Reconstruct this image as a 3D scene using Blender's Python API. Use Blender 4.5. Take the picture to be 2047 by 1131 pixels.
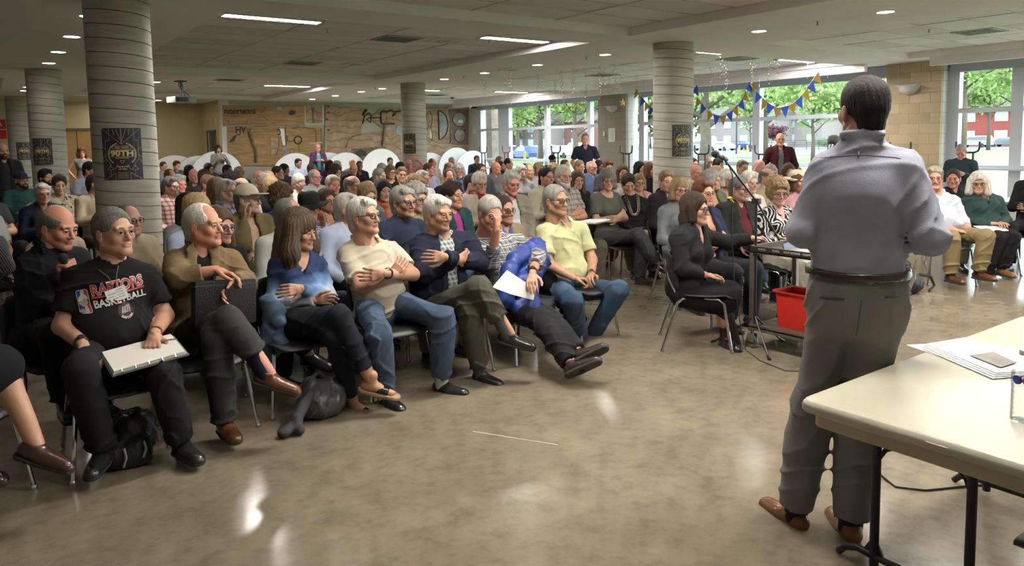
import bpy, bmesh, math, random
import numpy as np
from mathutils import Vector, Matrix

random.seed(7)
SC = bpy.context.scene
COL = SC.collection
for o in list(bpy.data.objects):
    bpy.data.objects.remove(o)

# ------------------------------------------------------------------ camera
FPX, PX, PY, EYE = 1478.0, 1023.5, 416.0, 1.6      # focal length and principal point of the 2047 x 1131 frame
def _n(a):
    a = np.array(a, float); return a/np.linalg.norm(a)
def _dc(u, v): return np.array([(u-PX)/FPX, -(v-PY)/FPX, -1.0])
_Y = _n(_dc(-54, 301.5)); _X = _dc(3080, 249); _X = _n(_X-_Y*_X.dot(_Y)); _Z = np.cross(_X, _Y)
RW = np.array([_X, _Y, _Z]); CAM = np.array([0, 0, EYE])
def ray(u, v): return RW @ _dc(u, v)
def at_z(u, v, z): d = ray(u, v); return CAM+d*((z-EYE)/d[2])
def at_y(u, v, y): d = ray(u, v); return CAM+d*(y/d[1])
def at_x(u, v, x): d = ray(u, v); return CAM+d*(x/d[0])
def at_d(u, v, d): return CAM+d*ray(u, v)
def at_plane(u, v, p, n):
    d = ray(u, v); return CAM+d*(np.dot(np.array(p)-CAM, n)/np.dot(d, n))
def pix(p):
    c = RW.T @ (np.array(p, float)-CAM); return PX-FPX*c[0]/c[2], PY+FPX*c[1]/c[2], -c[2]
cd = bpy.data.cameras.new('camera'); cam = bpy.data.objects.new('camera', cd); COL.objects.link(cam)
cd.sensor_fit = 'HORIZONTAL'; cd.sensor_width = 36.0; cd.lens = 36.0*FPX/2047
cd.shift_x = 0.0; cd.shift_y = -(565.5-PY)/2047; cd.clip_start = .05; cd.clip_end = 600
M4 = np.eye(4); M4[:3, :3] = RW; M4[:3, 3] = CAM
cam.matrix_world = Matrix(M4.tolist()); SC.camera = cam

# ------------------------------------------------------------------ world, daylight, exposure
SC.view_settings.view_transform = 'Standard'; SC.view_settings.look = 'None'
SC.view_settings.gamma = 1.0; SC.view_settings.use_curve_mapping = False
SC.view_settings.exposure = 0.0
SC.cycles.max_bounces = 8; SC.cycles.diffuse_bounces = 4; SC.cycles.glossy_bounces = 3
SC.cycles.transmission_bounces = 4; SC.cycles.transparent_max_bounces = 12
SC.cycles.sample_clamp_indirect = 6.0; SC.cycles.use_denoising = True; SC.cycles.caustics_reflective = False
W = bpy.data.worlds.new('sky'); SC.world = W; W.use_nodes = True
nt = W.node_tree; nt.nodes.clear()
bg = nt.nodes.new('ShaderNodeBackground'); wo = nt.nodes.new('ShaderNodeOutputWorld')
bg.inputs[0].default_value = (0.78, 0.90, 1.0, 1); bg.inputs[1].default_value = 9.0     # bright, even evening overcast
nt.links.new(bg.outputs[0], wo.inputs[0])
def area(name, loc, rot, sx, sy, power, col=(1, 1, 1), portal=False):
    l = bpy.data.lights.new(name, 'AREA'); l.shape = 'RECTANGLE'; l.size = sx; l.size_y = sy; l.energy = power; l.color = col
    o = bpy.data.objects.new(name, l); o.location = loc; o.rotation_euler = rot; COL.objects.link(o)
    l.cycles.is_portal = portal
    return o
for (y0, y1) in ((16.7, 23.4), (7.95, 15.1), (-4.0, 6.75)):      # sky portals in the three window bays
    area('window_portal', (15.75, (y0+y1)/2, 1.65), (0, math.radians(90), 0), 2.6, y1-y0, 1, portal=True)
TROFFER_EMIT, DOWN_EMIT, COVE = 185.0, 80.0, (1.0, 0.86, 0.68)
sun = bpy.data.lights.new('sun', 'SUN'); sun.energy = 2.5; sun.angle = math.radians(12); sun.color = (1, .97, .9)
so = bpy.data.objects.new('sun', sun); so.rotation_euler = (math.radians(38), math.radians(-28), 0); COL.objects.link(so)

# ------------------------------------------------------------------ materials
MATS = {}
def mat(name, col=(.5, .5, .5), rough=.6, metal=0., spec=.5, bump=0., bscale=200., var=0., vscale=6., obcol=False, sheen=0., emit=None, alpha=None):
    """a Principled material with optional noise relief and colour variation; obcol multiplies in the object's own colour"""
    if name in MATS: return MATS[name]
    m = bpy.data.materials.new(name); m.use_nodes = True; t = m.node_tree; b = t.nodes['Principled BSDF']
    b.inputs['Roughness'].default_value = rough; b.inputs['Metallic'].default_value = metal
    b.inputs['Specular IOR Level'].default_value = spec
    if sheen: b.inputs['Sheen Weight'].default_value = sheen
    b.inputs['Base Color'].default_value = (*col, 1)
    src = None
    if obcol:
        oi = t.nodes.new('ShaderNodeObjectInfo'); src = oi.outputs['Color']
    if var or bump:
        tc = t.nodes.new('ShaderNodeTexCoord')
    if var:
        n = t.nodes.new('ShaderNodeTexNoise'); n.inputs['Scale'].default_value = vscale; n.inputs['Detail'].default_value = 5
        t.links.new(tc.outputs['Object'], n.inputs['Vector'])
        r = t.nodes.new('ShaderNodeMapRange'); r.inputs[1].default_value = .3; r.inputs[2].default_value = .7
        r.inputs[3].default_value = 1-var; r.inputs[4].default_value = 1+var
        t.links.new(n.outputs[0], r.inputs[0])
        x = t.nodes.new('ShaderNodeVectorMath'); x.operation = 'SCALE'; t.links.new(r.outputs[0], x.inputs['Scale'])
        if src: t.links.new(src, x.inputs[0])
        else: x.inputs[0].default_value = col
        src = x.outputs[0]
    if src: t.links.new(src, b.inputs['Base Color'])
    if bump:
        n2 = t.nodes.new('ShaderNodeTexNoise'); n2.inputs['Scale'].default_value = bscale; n2.inputs['Detail'].default_value = 3
        t.links.new(tc.outputs['Object'], n2.inputs['Vector'])
        bu = t.nodes.new('ShaderNodeBump'); bu.inputs['Strength'].default_value = bump; bu.inputs['Distance'].default_value = .01
        t.links.new(n2.outputs[0], bu.inputs['Height']); t.links.new(bu.outputs[0], b.inputs['Normal'])
    if emit:
        b.inputs['Emission Color'].default_value = (*emit[0], 1); b.inputs['Emission Strength'].default_value = emit[1]
    if alpha is not None: b.inputs['Alpha'].default_value = alpha
    MATS[name] = m
    return m
def glassy(name, col=(1, 1, 1), refl=.1, rough=.02):
    if name in MATS: return MATS[name]
    m = bpy.data.materials.new(name); m.use_nodes = True; t = m.node_tree; t.nodes.clear()
    o = t.nodes.new('ShaderNodeOutputMaterial'); mx = t.nodes.new('ShaderNodeMixShader'); tr = t.nodes.new('ShaderNodeBsdfTransparent'); g = t.nodes.new('ShaderNodeBsdfGlossy')
    tr.inputs[0].default_value = (*col, 1); g.inputs['Roughness'].default_value = rough
    sc = t.nodes.new('ShaderNodeMath'); sc.operation = 'MULTIPLY'; sc.inputs[1].default_value = .45
    fr = t.nodes.new('ShaderNodeLayerWeight'); fr.inputs[0].default_value = refl
    t.links.new(fr.outputs['Fresnel'], sc.inputs[0]); t.links.new(sc.outputs[0], mx.inputs[0]); t.links.new(tr.outputs[0], mx.inputs[1]); t.links.new(g.outputs[0], mx.inputs[2]); t.links.new(mx.outputs[0], o.inputs[0])
    MATS[name] = m
    return m
def nodes_of(m): return m.node_tree, m.node_tree.nodes['Principled BSDF']
def mathn(t, op, a, b=None, c=None):
    n = t.nodes.new('ShaderNodeMath'); n.operation = op
    for i, v in enumerate((a, b, c)):
        if v is None: continue
        if isinstance(v, (int, float)): n.inputs[i].default_value = v
        else: t.links.new(v, n.inputs[i])
    return n.outputs[0]
def mixc(t, f, a, b):
    n = t.nodes.new('ShaderNodeMix'); n.data_type = 'RGBA'
    for i, v in ((0, f), (6, a), (7, b)):
        if isinstance(v, (int, float)): n.inputs[i].default_value = v
        elif isinstance(v, tuple): n.inputs[i].default_value = (*v, 1)
        else: t.links.new(v, n.inputs[i])
    return n.outputs[2]
def noise(t, scale, detail=4, vec=None, rough=.5):
    n = t.nodes.new('ShaderNodeTexNoise'); n.inputs['Scale'].default_value = scale; n.inputs['Detail'].default_value = detail; n.inputs['Roughness'].default_value = rough
    if vec: t.links.new(vec, n.inputs['Vector'])
    return n.outputs[0]
def ramp(t, f, stops):
    n = t.nodes.new('ShaderNodeValToRGB'); e = n.color_ramp.elements
    while len(e) < len(stops): e.new(.5)
    for i, (p, c) in enumerate(stops): e[i].position = p; e[i].color = (*c, 1)
    t.links.new(f, n.inputs[0]); return n.outputs[0]
def tcoord(t, kind='Object'): return t.nodes.new('ShaderNodeTexCoord').outputs[kind]

# ------------------------------------------------------------------ object helpers
def link(name, me, parent=None, loc=None, color=None):
    o = bpy.data.objects.new(name, me); COL.objects.link(o)
    if parent is not None: o.parent = parent
    if loc is not None: o.location = loc
    if color is not None: o.color = (*color, 1)
    return o
def tag(o, label=None, cat=None, group=None, kind=None):
    if label: o['label'] = label
    if cat: o['category'] = cat
    if group: o['group'] = group
    if kind: o['kind'] = kind
    return o
def thing(name, label, cat, loc=(0, 0, 0), rz=0., group=None):
    o = bpy.data.objects.new(name, None); o.empty_display_size = .1; COL.objects.link(o)
    o.location = loc; o.rotation_euler = (0, 0, rz)
    return tag(o, label, cat, group)
def copy_tree(o, parent=None):
    c = o.copy(); COL.objects.link(c)
    if parent is not None: c.parent = parent
    for ch in o.children: copy_tree(ch, c)
    return c
def pymesh(name, verts, faces, mats=(), mi=None, smooth=False):
    """mesh from arrays; faces (n,4) or (n,3) arrays or a list of index tuples"""
    me = bpy.data.meshes.new(name)
    verts = np.asarray(verts, np.float32).reshape(-1, 3)
    if isinstance(faces, np.ndarray):
        n, k = faces.shape
        me.vertices.add(len(verts)); me.vertices.foreach_set('co', verts.ravel())
        me.loops.add(n*k); me.loops.foreach_set('vertex_index', faces.astype(np.int32).ravel())
        me.polygons.add(n); me.polygons.foreach_set('loop_start', np.arange(0, n*k, k, dtype=np.int32))
        me.update(calc_edges=True)
    else:
        me.from_pydata([tuple(map(float, v)) for v in verts], [], [tuple(map(int, f)) for f in faces])
    for m in mats: me.materials.append(m)
    if mi is not None: me.polygons.foreach_set('material_index', np.asarray(mi, np.int32))
    if smooth: me.polygons.foreach_set('use_smooth', np.ones(len(me.polygons), bool))
    me.update()
    return me
class MB:
    """collects boxes, tubes, discs, lathes and sheets into ONE mesh"""
    def __init__(s): s.v = []; s.f = []; s.m = []
    def add(s, vs, fs, mi=0, M=None):
        b = len(s.v)
        for v in vs:
            s.v.append(tuple(M @ Vector(v)) if M is not None else tuple(v))
        for f in fs: s.f.append(tuple(b+i for i in f)); s.m.append(mi)
        return s
    def box(s, lo, hi, mi=0, M=None, bev=0.):
        x0, y0, z0 = lo; x1, y1, z1 = hi
        if bev:
            bm = bmesh.new(); bmesh.ops.create_cube(bm, size=1)
            for v in bm.verts: v.co = Vector(((x0+x1)/2+v.co.x*(x1-x0), (y0+y1)/2+v.co.y*(y1-y0), (z0+z1)/2+v.co.z*(z1-z0)))
            bmesh.ops.bevel(bm, geom=bm.edges[:], offset=bev, segments=2, affect='EDGES', profile=.6)
            bm.verts.index_update()
            s.add([v.co.copy() for v in bm.verts], [[v.index for v in f.verts] for f in bm.faces], mi, M); bm.free(); return s
        return s.add([(x0, y0, z0), (x1, y0, z0), (x1, y1, z0), (x0, y1, z0), (x0, y0, z1), (x1, y0, z1), (x1, y1, z1), (x0, y1, z1)],
                     [(0, 3, 2, 1), (4, 5, 6, 7), (0, 1, 5, 4), (1, 2, 6, 5), (2, 3, 7, 6), (3, 0, 4, 7)], mi, M)
    def tube(s, pts, r, seg=8, mi=0, M=None, cap=True, closed=False, flat=None):
        pts = [np.array(p, float) for p in pts]; n = len(pts); rs = r if isinstance(r, (list, tuple)) else [r]*n
        vs = []; fs = []; prev = None
        for i, p in enumerate(pts):
            a = pts[(i-1) % n] if (closed or i > 0) else p; b = pts[(i+1) % n] if (closed or i < n-1) else p
            d = _n(b-a)
            if prev is None:
                u = np.cross(d, (0, 0, 1.)) if abs(d[2]) < .9 else np.cross(d, (1., 0, 0))
            else: u = prev-d*np.dot(prev, d)
            u = _n(u); prev = u; w = np.cross(d, u)
            for k in range(seg):
                t = 2*math.pi*k/seg; vs.append(p+rs[i]*(u*math.cos(t)+w*math.sin(t)))
        for i in range(n if closed else n-1):
            for k in range(seg):
                a = i*seg+k; b = i*seg+(k+1) % seg; c = ((i+1) % n)*seg+(k+1) % seg; d = ((i+1) % n)*seg+k
                fs.append((a, b, c, d))
        if cap and not closed:
            fs.append(tuple(range(seg-1, -1, -1))); fs.append(tuple((n-1)*seg+k for k in range(seg)))
        return s.add(vs, fs, mi, M)
    def lathe(s, prof, seg=24, mi=0, M=None, cap=True):
        vs = []; fs = []; n = len(prof)
        for (r, z) in prof:
            for k in range(seg):
                t = 2*math.pi*k/seg; vs.append((r*math.cos(t), r*math.sin(t), z))
        for i in range(n-1):
            for k in range(seg): fs.append((i*seg+k, i*seg+(k+1) % seg, (i+1)*seg+(k+1) % seg, (i+1)*seg+k))
        if cap: fs.append(tuple(range(seg-1, -1, -1))); fs.append(tuple((n-1)*seg+k for k in range(seg)))
        return s.add(vs, fs, mi, M)
    def prism(s, poly, h, mi=0, M=None):
        """closed outline in x,y extruded from z=0 to z=h"""
        n = len(poly); vs = [(x, y, 0) for x, y in poly]+[(x, y, h) for x, y in poly]
        return s.add(vs, [tuple(range(n-1, -1, -1)), tuple(range(n, 2*n))]+[(i, (i+1) % n, n+(i+1) % n, n+i) for i in range(n)], mi, M)
    def mesh(s, name, mats, smooth=False):
        me = pymesh(name, s.v, s.f, mats, s.m)
        if smooth:
            me.polygons.foreach_set('use_smooth', np.ones(len(me.polygons), bool))
            if smooth != 'all': me.set_sharp_from_angle(angle=math.radians(40))
        return me
    def build(s, name, mats, parent=None, loc=None, smooth=False, color=None):
        return link(name, s.mesh(name, mats if isinstance(mats, (list, tuple)) else [mats], smooth), parent, loc, color)
def TR(x=0, y=0, z=0, rx=0, ry=0, rz=0):
    return Matrix.Translation((x, y, z)) @ Matrix.Rotation(rz, 4, 'Z') @ Matrix.Rotation(ry, 4, 'Y') @ Matrix.Rotation(rx, 4, 'X')
def text_mesh(s, size, extrude=.0, font=None, bold=0., align='CENTER'):
    """flat lettering as mesh arrays in the x,y plane (numpy verts, face list)"""
    cu = bpy.data.curves.new('lettering', 'FONT'); cu.body = s; cu.size = size; cu.align_x = align; cu.align_y = 'CENTER'; cu.offset = bold; cu.extrude = extrude; cu.resolution_u = 3
    o = bpy.data.objects.new('lettering', cu); COL.objects.link(o)
    dg = bpy.context.evaluated_depsgraph_get(); me = bpy.data.meshes.new_from_object(o.evaluated_get(dg))
    v = np.array([tuple(x.co) for x in me.vertices]).reshape(-1, 3); f = [tuple(p.vertices) for p in me.polygons]
    bpy.data.objects.remove(o); bpy.data.curves.remove(cu); bpy.data.meshes.remove(me)
    return v, f
chrome = mat('chrome', (.62, .62, .63), .18, 1.0)
black_plastic = mat('black_plastic', (.018, .018, .02), .38)
black_metal = mat('black_metal', (.02, .02, .022), .35, .3)
# ------------------------------------------------------------------ the room shell
CEIL = 3.05
mfloor = mat('polished_floor', (.4, .33, .25), .2)
t, b = nodes_of(mfloor); oc = tcoord(t)
n1 = noise(t, 2.3, 7, oc, .66); n2 = noise(t, 9, 6, oc, .7); n3 = noise(t, 60, 3, oc)
c = ramp(t, n1, [(.3, (.165, .136, .096)), (.5, (.200, .167, .118)), (.7, (.238, .200, .144))])
c2 = ramp(t, n2, [(.35, (.78, .77, .75)), (.5, (1, 1, 1)), (.68, (1.16, 1.14, 1.1))])
mx = t.nodes.new('ShaderNodeMix'); mx.data_type = 'RGBA'; mx.blend_type = 'MULTIPLY'; mx.inputs[0].default_value = .85
t.links.new(c, mx.inputs[6]); t.links.new(c2, mx.inputs[7]); t.links.new(mx.outputs[2], b.inputs['Base Color'])
rg = mathn(t, 'MULTIPLY_ADD', n2, .08, .13); t.links.new(rg, b.inputs['Roughness'])
bu = t.nodes.new('ShaderNodeBump'); bu.inputs['Strength'].default_value = .004; bu.inputs['Distance'].default_value = .004
t.links.new(n2, bu.inputs['Height']); t.links.new(bu.outputs[0], b.inputs['Normal']); b.inputs['Specular IOR Level'].default_value = .5
mceil = mat('painted_ceiling', (.93, .915, .89), .9, var=.03, vscale=2)
mtile = mat('ceiling_tile', (.90, .88, .85), .95, bump=.4, bscale=60, var=.05, vscale=1.5)
mtile2 = mat('ceiling_tile_stained', (.80, .78, .75), .95, bump=.4, bscale=60, var=.07, vscale=1.2)
mgrid = mat('ceiling_grid', (.60, .59, .56), .5)
mdark = mat('dark_gap', (.02, .02, .02), .8)
mwall = mat('cream_wall', (.62, .52, .30), .85, var=.03, vscale=1)
mgrey = mat('grey_green_wall', (.42, .42, .35), .85, var=.03, vscale=1)
mwhitewall = mat('off_white_wall', (.70, .685, .64), .85, var=.03)
def struct(name, mb, m, smooth=False, parent=None):
    o = mb.build(name, m, parent, smooth=smooth)
    if parent is None: o['kind'] = 'structure'
    return o
struct('floor', MB().box((-6, -5, -.12), (15.9, 27, 0)), mfloor)
sl = MB().box((-.0, -.004, .0005), (2.4, .004, .001)); fj = sl.build('floor_joint', mat('floor_joint', (.42, .36, .27), .4), bpy.data.objects['floor'])
p0 = at_z(945, 862, 0); p1 = at_z(1115, 889, 0); dd = p1-p0
fj.location = p0; fj.rotation_euler = (0, 0, math.atan2(dd[1], dd[0])); fj.scale = (np.linalg.norm(dd)/2.4, 1, 1)

# ceiling: flat bulkhead at 3.05 m with raised coffers of lay-in tiles
XL = [(-5.2, .0), (2.28, 7.55), (9.98, 14.55)]
YL = [(-4.2, -.8), (-.2, 7.55), (8.38, 15.64), (16.6, 23.6)]
COF = [(x0, x1, y0, y1) for i, (x0, x1) in enumerate(XL) for (y0, y1) in YL if not (i == 0)]
COF = [(x0, x1, (y0 if y1 < 7 or x0 < 8 else y0), (y1-.45 if x0 > 8 and y1 < 8 else y1)) for x0, x1, y0, y1 in COF]
COF += [(-.2, .62, 18.2, 21.4)]
xs = sorted({-6, 15.9, *[c[0] for c in COF], *[c[1] for c in COF]}); ys = sorted({-5, 27, *[c[2] for c in COF], *[c[3] for c in COF]})
mb = MB()
def in_cof(x, y): return any(a < x < b_ and c_ < y < d for a, b_, c_, d in COF)
for i in range(len(xs)-1):
    for j in range(len(ys)-1):
        if not in_cof((xs[i]+xs[i+1])/2, (ys[j]+ys[j+1])/2):
            mb.box((xs[i], ys[j], CEIL), (xs[i+1], ys[j+1], CEIL+.22))
ceiling = struct('ceiling', mb, mceil)
CH = .125
def tile_mesh(sx, sy, m):
    g = .006
    return MB().box((g, g, -.004), (sx-g, sy-g, .016)).mesh('ceiling_tile', [m])
TC = {}
rng = random.Random(3)
ntile = 0
for ci, (x0, x1, y0, y1) in enumerate(COF):
    z = CEIL+CH
    lid = MB().box((x0-.02, y0-.02, z+.03), (x1+.02, y1+.02, z+.06))
    nx = max(1, round((x1-x0)/1.22)); ny = max(1, round((y1-y0)/.61)); sx = (x1-x0)/nx; sy = (y1-y0)/ny
    gb = MB()
    for i in range(1, nx): gb.box((x0+i*sx-.012, y0, z-.012), (x0+i*sx+.012, y1, z+.03))
    for j in range(1, ny): gb.box((x0, y0+j*sy-.012, z-.012), (x1, y0+j*sy+.012, z+.03))
    lid.build('coffer_lid', mdark, ceiling); gb.build('grid_rail', mgrid, ceiling)
    if y1 < 1.0: 
        MB().box((x0, y0, z+.0), (x1, y1, z+.012)).build('tile_field', mtile, ceiling); continue
    for i in range(nx):
        for j in range(ny):
            key = (round(sx, 3), round(sy, 3), rng.random() < .3)
            if key not in TC: TC[key] = tile_mesh(sx, sy, mtile2 if key[2] else mtile)
            o = link('ceiling_tile', TC[key], ceiling, (x0+i*sx, y0+j*sy, z-.004+.004*rng.random())); ntile += 1
            o.rotation_euler = (rng.uniform(-.004, .004), rng.uniform(-.004, .004), 0)
# bulkhead drop along the windows
struct('trim_1', MB().box((14.62, 8.0, CEIL-.16), (14.72, 23.9, CEIL-.001)), mceil)
struct('trim_2', MB().box((14.62, -4.9, CEIL-.16), (14.72, 6.75, CEIL-.001)), mceil)

# walls
struct('wall_mural', MB().box((6.42, 24.3, 0), (15.9, 24.5, CEIL)), mgrey)
wr = struct('wall_recess', MB().box((6.3, 24.3, 0), (6.42, 24.72, CEIL)).box((6.3, 25.75, 0), (6.42, 26.4, CEIL)).box((6.3, 24.72, 2.1), (6.42, 25.75, CEIL)), mwall)
MB().box((6.36, 24.28, 2.62), (6.62, 24.32, CEIL)).box((6.36, 24.27, 0), (6.56, 24.31, 2.62)).build('corner_post', mwhitewall, bpy.data.objects['wall_mural'])
struct('wall_north', MB().box((-6, 26.4, 0), (1.9, 26.6, CEIL)).box((4.7, 26.4, 0), (6.42, 26.6, CEIL)).box((1.9, 26.4, 2.2), (4.7, 26.6, CEIL)), mwall)
struct('wall_west', MB().box((-6.1, -5, 0), (-5.95, 26.6, CEIL)), mat('white_wall', (.82, .81, .78), .8))
struct('wall_south', MB().box((-6, -5.1, 0), (15.9, -4.95, CEIL)), MATS['white_wall'])
mdoor = mat('oak_door', (.50, .29, .09), .45, var=.12, vscale=3)
dk = MB()
for i in range(4): dk.box((1.93+i*.69, 26.42, 0.01), (2.60+i*.69, 26.47, 2.17), i % 1)
d1 = struct('door_1', MB().box((1.9, 26.44, 0), (4.7, 26.5, 2.2)), mdark)
for i in range(4): MB().box((1.93+i*.69, 26.39, .01), (2.605+i*.69, 26.44, 2.16), bev=.006).build('door_leaf', mdoor, d1)
MB().box((1.84, 26.36, 2.16), (4.76, 26.42, 2.24)).box((1.84, 26.36, 0), (1.92, 26.42, 2.2)).box((4.68, 26.36, 0), (4.76, 26.42, 2.2)).build('door_frame', mat('door_frame', (.12, .11, .10), .5), d1)
d2 = struct('door_2', MB().box((6.30, 24.74, 0), (6.34, 25.25, 2.08)), mat('dark_door', (.035, .035, .03), .4))
MB().box((6.31, 25.25, 0), (6.33, 25.6, 2.08)).build('door_pane', mat('door_pane', (.02, .022, .02), .1), d2)
MB().box((6.27, 24.68, 0), (6.31, 24.75, 2.14)).box((6.27, 25.72, 0), (6.31, 25.79, 2.14)).box((6.27, 24.68, 2.08), (6.31, 25.79, 2.14)).build('door_frame', mat('door_frame', (.12, .11, .10), .5), d2)
struct('wall_corridor', MB().box((6.9, 24.6, 0), (7.0, 26.4, CEIL)), mwall)
n1b = MB().box((6.27, 25.0, 2.33), (6.30, 25.26, 2.55), bev=.004).build('notice', mat('pale_notice', (.75, .52, .33), .7)); tag(n1b, 'small pale notice on the cream wall above the dark doorway', 'notice')
n2b = MB().box((6.27, 24.55, 2.3), (6.3, 24.64, 2.52), bev=.004).build('wall_switch', mat('switch_plate', (.8, .75, .6), .5)); tag(n2b, 'cream switch plate beside the dark doorway and pale notice', 'switch')

# window wall: frames, panes, block pillars
malu = mat('window_frame_paint', (.60, .64, .70), .45)
mdkf = mat('blind_cassette', (.36, .39, .44), .5)
WX = 15.65
bays = [('window_1', 16.62, 23.55, [16.62, 17.35, 19.5, 21.68, 22.2, 23.5], [21.68, 22.2]),
        ('window_2', 7.92, 15.12, [7.95, 8.6, 11.24, 13.9, 15.1], []),
        ('window_3', -4.9, 6.78, [-4.85, -2, .6, 3.2, 5.62, 6.72], [])]
mpane = glassy('window_glass', (.97, .99, .99), .06, .0)
for (nm, y0, y1, muls, wide) in bays:
    f = MB()
    for k, y in enumerate(muls):
        w = .10 if nm != 'window_1' else .07
        f.box((WX-.07, y-w, 0), (WX+.09, y+w, 2.93))
    if nm == 'window_1': f.box((WX-.06, 21.68, 0), (WX+.05, 22.2, 2.95))
    if nm == 'window_2': f.box((WX-.08, 8.42, 0), (WX+.05, 8.72, 2.95))
    for z in (.04, .96, 2.06, 2.86):
        f.box((WX-.05, y0, z-.045), (WX+.07, y1, z+.045))
    w_ = struct(nm, f, malu)
    MB().box((WX-.14, y0, 2.80), (WX-.04, y1, 3.04)).build('blind_cassette', mdkf, w_)
    MB().box((WX-.18, y0, .915), (WX-.02, y1, .955)).build('window_ledge', malu, w_)
    for a, b_ in zip(muls[:-1], muls[1:]):
        if nm == 'window_1' and a == 21.68: continue
        for (za, zb) in ((.085, .915), (1.005, 2.015), (2.105, 2.815)):
            MB().box((WX+.005, a+.05, za), (WX+.017, b_-.05, zb)).build('window_pane', mpane, w_)
struct('wall_windows', MB().box((WX-.05, -5, 2.9), (WX+.25, 24.4, 3.4)).box((WX-.05, 23.55, 0), (WX+.25, 24.4, 3)), mwhitewall)
mblock = mat('buff_block', (.48, .385, .25), .9, bump=.5, bscale=40, var=.10, vscale=2.5)
mblock2 = mat('buff_block_dark', (.43, .34, .215), .9, bump=.5, bscale=40, var=.10, vscale=2.5)
mblockg = mat('grey_block', (.33, .30, .255), .9, bump=.5, bscale=40, var=.08, vscale=2.5)
mmortar = mat('mortar', (.25, .21, .16), .95)
mpaint = mat('painted_block', (.60, .585, .55), .7, bump=.3, bscale=40)
def pillar(nm, xf, y0, y1, ma, mb_):
    w_ = struct(nm, MB().box((xf+.012, y0+.012, 0), (WX+.12, y1-.012, CEIL)), mmortar)
    ch = CEIL/15
    bl, g = .4, .006
    rr = random.Random(nm)
    for r in range(15):
        z0 = r*ch+g/2; z1 = (r+1)*ch-g/2
        y = y0-(bl/2 if r % 2 else 0)
        while y < y1-.01:
            a = max(y, y0); b_ = min(y+bl, y1)
            if b_-a > .03:
                MB().box((xf+rr.uniform(0, .003), a+g/2 if a > y0 else a, z0), (xf+.09, b_-g/2 if b_ < y1 else b_, z1)).build('block', ma if rr.random() < .65 else mb_, w_)
            y += bl
        for yy, s in ((y0, 1), (y1, -1)):      # painted return faces
            xs_ = [xf+.0905, xf+.25, WX+.12] if r % 2 else [xf+.0905, WX+.12]
            for a, b_ in zip(xs_[:-1], xs_[1:]):
                MB().box((a+g/2, min(yy, yy+s*.05), z0), (b_-g/2, max(yy, yy+s*.05), z1)).build('block', mpaint, w_)
    return w_
pillar('wall_pier_1', 15.28, 6.82, 7.9, mblock, mblock2)
pillar('wall_pier_2', 15.28, 15.42, 16.6, mblockg, mblockg)
def sconce(y, label):
    prof = [(0.001, -.17), (.06, -.165), (.13, -.13), (.19, -.07), (.215, 0)]
    s = MB(); seg = 16; vs = []; fs = []
    for (r, z) in prof:
        for k in range(seg+1):
            t_ = math.pi*k/seg; vs.append((-r*.8*math.sin(t_), r*math.cos(t_), z))
    for i in range(len(prof)-1):
        for k in range(seg): a = i*(seg+1)+k; fs.append((a, a+1, a+seg+2, a+seg+1))
    r_ = thing('wall_sconce', label, 'lamp', (15.27, y, 2.58))
    s.add(vs, fs); s.build('lamp_shade', mat('sconce_shade', (.62, .64, .68), .35), r_, smooth='all')
    MB().box((-.012, -.19, -.12), (.008, .19, -.005)).build('back_plate', mat('sconce_plate', (.4, .4, .4), .4), r_)
    MB().box((-.17, -.212, -.004), (0, .212, .012), bev=.003).build('rim', mat('sconce_shade', (.62, .64, .68), .35), r_)
sconce(7.42, 'white half-bowl wall sconce on the buff block pillar behind the speaker')
sconce(15.95, 'grey half-bowl wall sconce on the grey block pillar behind gold stars')
n_ = MB().box((15.26, 15.85, 1.55), (15.278, 16.12, 1.95)).build('paper_notice', mat('paper', (.8, .8, .78), .7)); tag(n_, 'white paper notice taped to the grey block pillar between windows', 'notice')
lv = MB()
for k in range(9): lv.box((15.257, 15.88, 1.9-k*.037), (15.2595, 16.08-.03*(k % 3), 1.908-k*.037))
lv.build('print_lines', mat('grey_print', (.35, .35, .35), .7), n_)
tb = MB().box((15.25, 16.28, 1.72), (15.28, 16.35, 1.86), bev=.005).build('thermostat', mat('switch_plate', (.8, .75, .6), .5)); tag(tb, 'small pale thermostat on the grey block pillar left of the paper notice', 'thermostat')
fa = MB().box((15.3, 24.24, 1.95), (15.42, 24.3, 2.12), bev=.008).build('fire_alarm', mat('alarm_red', (.5, .12, .08), .5)); tag(fa, 'small red fire alarm box at the right end of the mural wall', 'alarm')
fb = MB().box((15.56, 23.85, 1.95), (15.6, 23.98, 2.12), bev=.008).build('wall_box', mat('switch_plate', (.8, .75, .6), .5)); tag(fb, 'small grey box on the white wall end left of the windows', 'box')

# concrete columns, cast against spiral-wound forms
mconc = mat('board_concrete', (.4, .38, .32), .85)
t, b = nodes_of(mconc); oc = tcoord(t)
sp = t.nodes.new('ShaderNodeSeparateXYZ'); t.links.new(oc, sp.inputs[0])
n1 = noise(t, 3, 6, oc, .6); n2 = noise(t, 25, 4, oc)
mp = t.nodes.new('ShaderNodeMapping'); mp.inputs['Scale'].default_value = (1.2, 1.2, 14); t.links.new(oc, mp.inputs[0]); n3 = noise(t, 1.2, 5, mp.outputs[0], .7)
c = ramp(t, n3, [(.3, (.30, .285, .235)), (.5, (.43, .41, .345)), (.72, (.53, .505, .43))])
c2 = mixc(t, mathn(t, 'MULTIPLY', n1, .5), c, (.39, .375, .315)); t.links.new(c2, b.inputs['Base Color'])
bu = t.nodes.new('ShaderNodeBump'); bu.inputs['Strength'].default_value = .3; bu.inputs['Distance'].default_value = .01; t.links.new(n2, bu.inputs['Height']); t.links.new(bu.outputs[0], b.inputs['Normal'])
mjoint = mat('column_joint', (.10, .095, .075), .95)
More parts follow.
